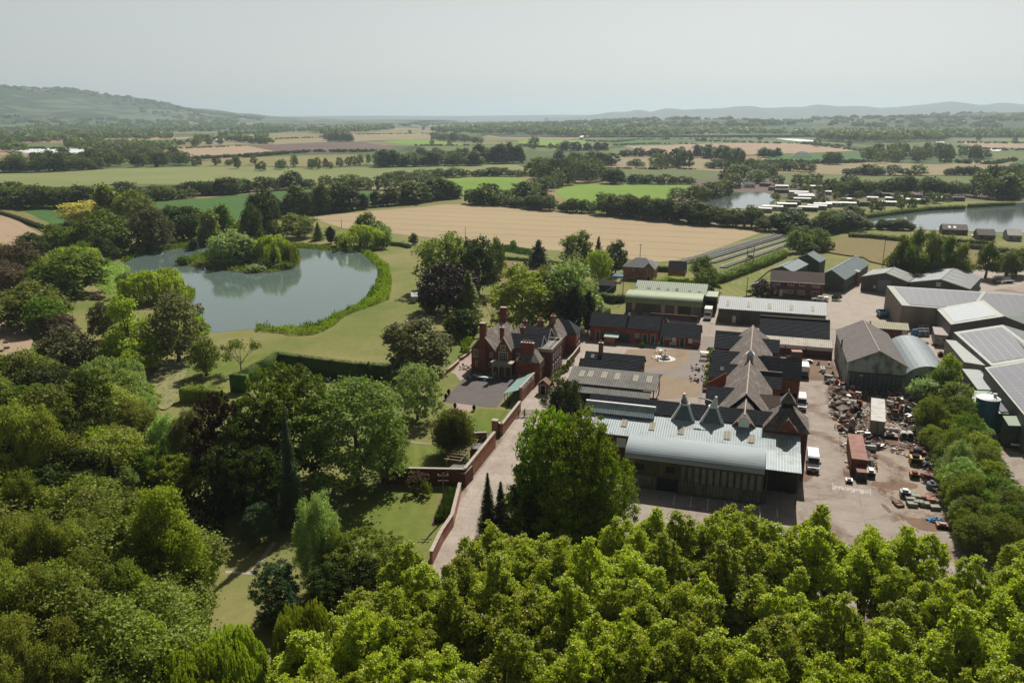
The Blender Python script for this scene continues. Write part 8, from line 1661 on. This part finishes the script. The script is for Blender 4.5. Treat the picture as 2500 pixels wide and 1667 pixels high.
# ------------------------------------------------------------------ distant woods as masses
def fill(poly, n, r, h, seed=1, zf=None, j=.3):
    rr = random.Random(seed); w = [P(x, y) for x, y in poly]; xs = [p.x for p in w]; ys = [p.y for p in w]; out = []; t_ = 0
    while len(out) < n and t_ < n*40:
        t_ += 1; x, y = rr.uniform(min(xs), max(xs)), rr.uniform(min(ys), max(ys))
        if inpoly(x, y, w): out.append((x, y, zf(x, y) if zf else 0, r*rr.uniform(1-j, 1+j), h*rr.uniform(1-j, 1+j)))
    return out
def line(poly, n, r, h, seed=1, j=.35, spread=.4):
    rr = random.Random(seed); out = []; w = [P(x, y) for x, y in poly]; seg = [(w[i+1]-w[i]).length for i in range(len(w)-1)]; tot = sum(seg)
    for i in range(n):
        s_ = rr.uniform(0, tot); k = 0
        while k < len(seg)-1 and s_ > seg[k]: s_ -= seg[k]; k += 1
        p = w[k].lerp(w[k+1], min(1, s_/seg[k])); out.append((p.x+rr.uniform(-1, 1)*r*spread, p.y+rr.uniform(-1, 1)*r*spread, 0, r*rr.uniform(1-j, 1+j), h*rr.uniform(1-j, 1+j)))
    return out
I = []
I += fill([(750,322),(850,318),(960,312),(960,318),(870,328),(780,332)], 260, 8, 18, 1)
I += fill([(1057,322),(1200,316),(1330,318),(1335,330),(1200,332),(1070,328)], 420, 9, 20, 2)
I += fill([(1270,330),(1330,318),(1500,316),(1500,338),(1400,338)], 420, 9, 19, 3)
I += fill([(1440,338),(1500,318),(1700,316),(1860,320),(1860,332),(1700,334),(1560,337)], 620, 9, 18, 4)
I += fill([(2000,345),(1995,338),(2100,336),(2300,338),(2320,346),(2200,349),(2100,350)], 360, 9, 20, 5)
I += fill([(1860,332),(1860,322),(2000,318),(2500,316),(2600,338),(2300,338),(2000,336)], 900, 9, 16, 6)
I += fill([(0,350),(0,338),(150,334),(420,332),(420,340),(200,344),(60,352)], 300, 9, 14, 7)
I += fill([(0,332),(0,318),(300,312),(620,308),(740,310),(700,320),(300,326)], 600, 10, 14, 8)
I += fill([(60,362),(0,360),(0,372),(60,372)], 20, 8, 12, 9)
I += fill([(160,362),(165,352),(420,362),(430,372),(300,372)], 110, 8, 13, 9)
I += fill([(400,362),(500,342),(560,345),(470,362)], 20, 7, 12, 10)
I += line([(480,345),(560,346),(660,352)], 60, 7, 13, 11)
I += line([(540,333),(600,330),(700,324),(760,322)], 70, 7, 12, 12)
I += fill([(620,310),(760,305),(1000,302),(1400,302),(1400,306),(1000,310),(740,314)], 420, 12, 14, 13)
I += fill([(1400,306),(1400,301),(1900,301),(2550,303),(2550,309),(1900,309)], 500, 13, 14, 14)
lumps('woodland', I, 'far', 'hazy woods of the far plain', 'woodland')
J = []
for pts, n, h in [([(660,341),(800,335)],40,3),([(600,384),(760,372),(880,372),(920,370)],160,4),([(476,390),(600,383),(650,381)],50,4),([(870,329),(1057,327)],60,3),([(1015,357),(1155,356)],40,3),([(440,364),(600,357)],40,2.5),
                  ([(1500,356),(1600,352),(1700,353)],50,3),([(1700,345),(1850,350),(1970,353),(2112,371)],110,3.5),([(1960,352),(2060,359)],50,4),([(1870,400),(2020,400),(2110,397)],90,4),([(2340,350),(2600,352)],50,3.5),([(2340,362),(2460,368),(2600,366)],60,3.5),
                  ([(2300,398),(2420,402),(2480,392)],50,4),([(1270,358),(1360,362)],40,4),([(1600,337),(1760,333),(2100,336)],120,4),([(1430,345),(1500,348),(1560,342),(1900,337)],120,3),([(0,366),(60,364),(230,366)],40,4),([(1410,413),(1470,412),(1700,414)],50,1.6)]:
    J += line(pts, n, max(1.6, h*.8), h, 20, spread=.5)
lumps('distant_hedges', J, 'dark', 'low dark hedges dividing the far fields', 'hedge')
rl = random.Random(4); cr_ = []
for i in range(620):
    u = rl.uniform(-20, 640); y = rl.uniform(3600, 6300) if i % 3 else rl.uniform(5900, 6250); x = (u-CX)/F*(y*ct)
    zz = bredon(x, y)
    if math.sin(x*.0032+1)+math.sin(y*.004+x*.001) < -.1 and i % 3: continue
    cr_.append((x, y, zz-2, rl.uniform(9, 22), rl.uniform(8, 15)))
lumps('hillside_woods', cr_, 'far', 'dark woods scattered over the long hill', 'woodland')
cr_ = []
for i in range(900):
    u = rl.uniform(1150, 2560); y = rl.uniform(3000, 5600); x = (u-CX)/F*(y*ct+16)
    if math.sin(x*.0041)+math.sin(y*.006+x*.002) < -.5: continue
    cr_.append((x, y, rise(x, y)-2, rl.uniform(9, 20), rl.uniform(10, 17)))
lumps('ridge_woods', cr_, 'far', 'hazy woods on the low rise before the blue hills', 'woodland')
# ------------------------------------------------------------------ hedges, reeds
def W2(k, pts, z=0): return [K(k, x, y, z) for x, y in pts]
hedge('clipped_hedge', W2('F2', [(1090,235),(1300,262),(1600,302),(1880,332),(2150,352)], 4.2), 1.3, 4.2, 'hedge', 'tall clipped dark hedge along the back of the hedge court', .16, 40, rough=.06)
hedge('clipped_hedge', W2('F2', [(1090,230),(900,330),(740,412)], 4.2), 1.3, 4.2, 'hedge', 'tall clipped hedge on the left side of the hedge court', .16, 40, rough=.06)
hedge('clipped_hedge', W2('F2', [(655,432),(775,440)], 4.2), 1.6, 4.2, 'hedge', 'end block of the tall clipped hedge nearest the pool', .16, 40, rough=.06)
hedge('rough_hedge', W2('F2', [(190,570),(350,565),(540,590)], 3), 2.6, 3, 'olive', 'thick rough hedge beside the weedy garden pool', .3, 26, rough=.2)
tb = T('F2', 1955, 300, 22, 5.6, 'shrub', 'hedge', 'ball of topiary standing on top of the tall clipped hedge', name='topiary_ball', cat='topiary')
hedge('clipped_hedge', W2('A', [(1420,1030),(1495,985)], 1.8), 2.4, 1.8, 'hedge', 'short bright clipped hedge beside the slate-roofed stables', .2, 30, rough=.08)
hedge('garden_hedge', W2('A', [(1340,830),(1480,850),(1560,870),(1660,860)], 2.4), 1.6, 2.4, 'hedge', 'garden hedge between the summerhouse and the green barn', .3, 20)
hedge('garden_hedge', W2('B', [(0,700),(150,660),(400,680),(560,700)], 2.6), 3.0, 2.6, 'lime', 'thick bright hedge behind the green barn', .3, 18, rough=.3)
hedge('garden_hedge', W2('A', [(1640,560),(1800,575),(2050,590),(2250,600)], 2), 1.6, 2.0, 'hedge', 'hedge behind the hip-roofed brick house', .3, 18)
hedge('field_hedge', W2('A', [(500,490),(640,500),(780,510),(900,520),(1030,540)], 1.8), 2.0, 1.8, 'silver', 'greyish hedge between the paddock and the wheat field', .35, 14, rough=.25)
hedge('field_hedge', W2('E2', [(1590,350),(1700,360),(1760,375)], 1.8), 2.0, 1.8, 'silver', 'greyish hedge at the head of the pond lawn', .35, 14, rough=.25)
hedge('field_hedge', W2('B', [(820,640),(1000,575),(1180,510),(1400,430),(1560,360),(1640,320)], 3), 3.2, 3.2, 'mid', 'thick hedge beside the nursery rows', .45, 14, rough=.4)
hedge('field_hedge', W2('N4', [(820,1340),(1000,1350),(1200,1370),(1300,1380)], 2), 3, 2.2, 'olive', 'rough hedge above the hangar meadow', .6, 8, rough=.3)
hedge('field_hedge', W2('N4', [(1500,1350),(1700,1390),(1900,1410),(2060,1420)], 2), 3, 2.4, 'dark', 'hedge between the bungalows and the row of upright trees', .6, 8, rough=.3)
hedge('field_hedge', W2('N4', [(1780,1430),(1980,1450),(2280,1490)], 2), 3, 2.2, 'grey', 'brownish hedge right of the row of upright trees', .6, 8, rough=.3)
hedge('field_hedge', W2('N1', [(0,1150),(110,1180),(250,1230),(420,1290)], 1.5), 2.2, 1.6, 'dark', 'dark hedge along the track by the left stubble field', .5, 10, rough=.25)
hedge('lake_hedge', W2('N4', [(930,1180),(1190,1145),(1500,1110),(1820,1095)], 2), 2.4, 2.2, 'mid', 'reedy hedge on the far bank of the right lake', .6, 8, rough=.3)
hedge('lake_hedge', W2('N4', [(1870,1085),(2050,1075),(2260,1065)], 2), 2.4, 2.2, 'mid', 'reedy hedge at the right end of the far lake bank', .6, 8, rough=.3)
def band(pts_in, pts_out): return [P(*p) for p in pts_in]+[P(*p) for p in reversed(pts_out)]
inn = [(870,608),(900,632),(921,652),(923,678),(912,704),(905,712),(890,735),(868,748),(845,760),(818,772),(790,787),(767,795),(740,801),(700,803),(660,802),(625,800)]
out = [(895,610),(925,632),(950,652),(957,688),(955,713),(950,732),(930,740),(899,751),(866,762),(842,773),(818,794),(794,808),(768,817),(720,820),(668,812),(625,809)]
ground_cover('pond_reeds', band(inn, out), 17000, 1.6, 'reed', .28, 'stuff', 'bright green reeds and weeds fringing the pond', 'reeds', 3, 2.0)
ground_cover('pond_weeds', band(inn, out), 7000, 1.9, 'mid', .36, 'stuff', 'darker leafy weeds in clumps among the pond reeds', 'weeds', 31, 1.3, .45)
ground_cover('pond_weeds', band(inn, [(a*.6+c*.4, b*.6+d*.4) for (a, b), (c, d) in zip(inn, out)]), 6000, 2.2, 'hedge', .34, 'stuff', 'dark green reed edge at the water', 'weeds', 32, 1.8, -.4)
ground_cover('pond_reeds', [P(x, y) for x, y in [(467,790),(455,765),(475,770),(500,790),(515,815),(490,822),(460,815)]], 2500, 2.2, 'reed', .3, 'stuff', 'pale reeds at the near left corner of the pond', 'reeds', 4)
ground_cover('pond_reeds', [P(x, y) for x, y in [(296,640),(300,620),(360,602),(480,592),(540,590),(620,588),(800,603),(870,606),(870,614),(800,612),(620,596),(480,603),(360,615),(310,640)]], 7000, 1.3, 'mid', .5, 'stuff', 'low bank vegetation along the far pond shore', 'reeds', 5)
isl = [P(x, y) for x, y in ISL]; ground_cover('island_reeds', isl, 9000, 2.0, 'mid', .45, 'stuff', 'rough reeds covering the pond island', 'reeds', 6)
ground_cover('pond_reeds', [P(x, y) for x, y in [(400,722),(435,712),(460,705),(478,712),(474,728),(455,738),(430,738)]], 2500, 1.6, 'reed', .4, 'stuff', 'reeds under the left bank willow', 'reeds', 7)
ground_cover('meadow_growth', [K('E1', x, y) for x, y in [(950,640),(1010,540),(1250,600),(1230,680),(1110,850),(1000,860),(900,760)]], 5000, .9, 'silver', .35, 'stuff', 'rough meadow growth left of the pond', 'undergrowth', 8)
ground_cover('wheat_margin', [K('A', x, y) for x, y in [(470,400),(560,400),(780,450),(780,490),(640,470),(470,440)]], 3000, 1.2, 'hedge', .4, 'stuff', 'lush green strip between wheat and paddock', 'undergrowth', 9)
ground_cover('border_plants', [K('G', x, y) for x, y in [(600,930),(690,920),(690,960),(610,1150),(560,1180),(500,1180)]], 5000, 1.1, 'hedge', .2, 'stuff', 'flower border plants along the lane wall', 'plants', 10)
for x, y, w, h, lf in [(2125,610,16,2,'olive'),(2165,655,15,2,'silver'),(2120,700,15,2,'mid'),(2150,760,16,1.8,'blue'),(2100,840,17,2,'lime'),(2120,900,14,2,'mid'),(2085,950,16,1.8,'olive'),(2095,1020,14,2,'silver'),(2060,1080,14,2,'mid'),(2100,1090,12,1.8,'olive'),(2050,1140,12,1.4,'plum')]:
    T('S', x, y, w, h, 'shrub', lf, 'shrub in the planting along the courtyard side of the oast range', group='courtyard shrubs')
for x, y, w, h, lf in [(1940,850,12,2,'olive'),(1900,880,11,1.8,'silver'),(1850,940,14,2.2,'mid'),(1800,960,16,2.2,'olive'),(1740,1010,14,2,'mid'),(1700,1060,16,2.4,'silver'),(1650,1090,14,2,'lime'),(1600,1150,15,2.2,'olive'),(1560,1210,14,2,'mid'),(1620,1230,12,1.8,'dark')]:
    T('M', x, y, w, h, 'shrub', lf, 'shrub in the border between the manor and the lane', group='border shrubs beside the manor')
for x, y in [(300,1010),(560,965),(640,950),(700,1000),(760,1050),(600,1045),(500,1050),(860,1060),(900,990),(960,960),(1060,985),(1090,1075),(1230,1000),(1270,1060),(1375,1050),(1330,1000),(1480,1040),(1530,1000),(1590,1010),(1680,1020),(160,1010),(400,955),(450,940),(320,930),(245,1130),(560,1010),(1030,1075)]:
    T('N4', x, y-25, 20+(x % 5)*4, 5+(x % 4), 'dense', 'far' if x % 3 else 'farg', ('mid-green' if x % 3 else 'greyish')+' bush between the caravans of the lakeside park', group='bushes between the caravans', name='park_bush', cat='bush')
for i, (x, y) in enumerate([(1290,60),(1270,200),(1310,330),(1330,450),(1400,540),(1440,640),(1480,740),(1500,860),(1540,960),(1580,1060),(1620,1160),(1650,1260),(1660,1350),(1700,250),(1790,420),(1880,600),(1950,760),(2040,900),(2110,1020)]):
    T('Y', x, y, 50, 4.5, 'broad', ['olive', 'mid', 'silver', 'lime'][i % 4], TONE[['olive', 'mid', 'silver', 'lime'][i % 4]]+' low tree filling the edge of the belt beside the scrapyard', group='low trees of the scrapyard belt')
ground_cover('border_plants', [K('M', x, y) for x, y in [(150,560),(260,430),(380,420),(350,640),(300,700),(160,680)]], 2500, 1.8, 'mid', .25, 'stuff', 'garden plants at the far left corner of the manor', 'plants', 13)
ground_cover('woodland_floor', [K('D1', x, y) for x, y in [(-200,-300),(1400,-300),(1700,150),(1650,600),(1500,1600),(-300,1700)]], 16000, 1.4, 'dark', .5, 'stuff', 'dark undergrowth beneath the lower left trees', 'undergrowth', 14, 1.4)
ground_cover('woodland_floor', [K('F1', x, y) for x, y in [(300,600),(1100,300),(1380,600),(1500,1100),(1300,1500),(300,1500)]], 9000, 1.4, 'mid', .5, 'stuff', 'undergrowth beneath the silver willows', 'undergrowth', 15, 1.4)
# ------------------------------------------------------------------ haze: one closed box of even air
hm, ht, ho = nt('haze_air'); pv = ht.nodes.new('ShaderNodeVolumePrincipled'); pv.inputs['Color'].default_value = (.64, .77, .85, 1)
pv.inputs['Density'].default_value = 0.92e-4; pv.inputs['Anisotropy'].default_value = .35; ht.links.new(pv.outputs[0], ho.inputs['Volume'])
hb = MB(); hb.box(-25000, -400, -1.5, 25000, 23000, 300, hm); hb.build('haze', kind='stuff')
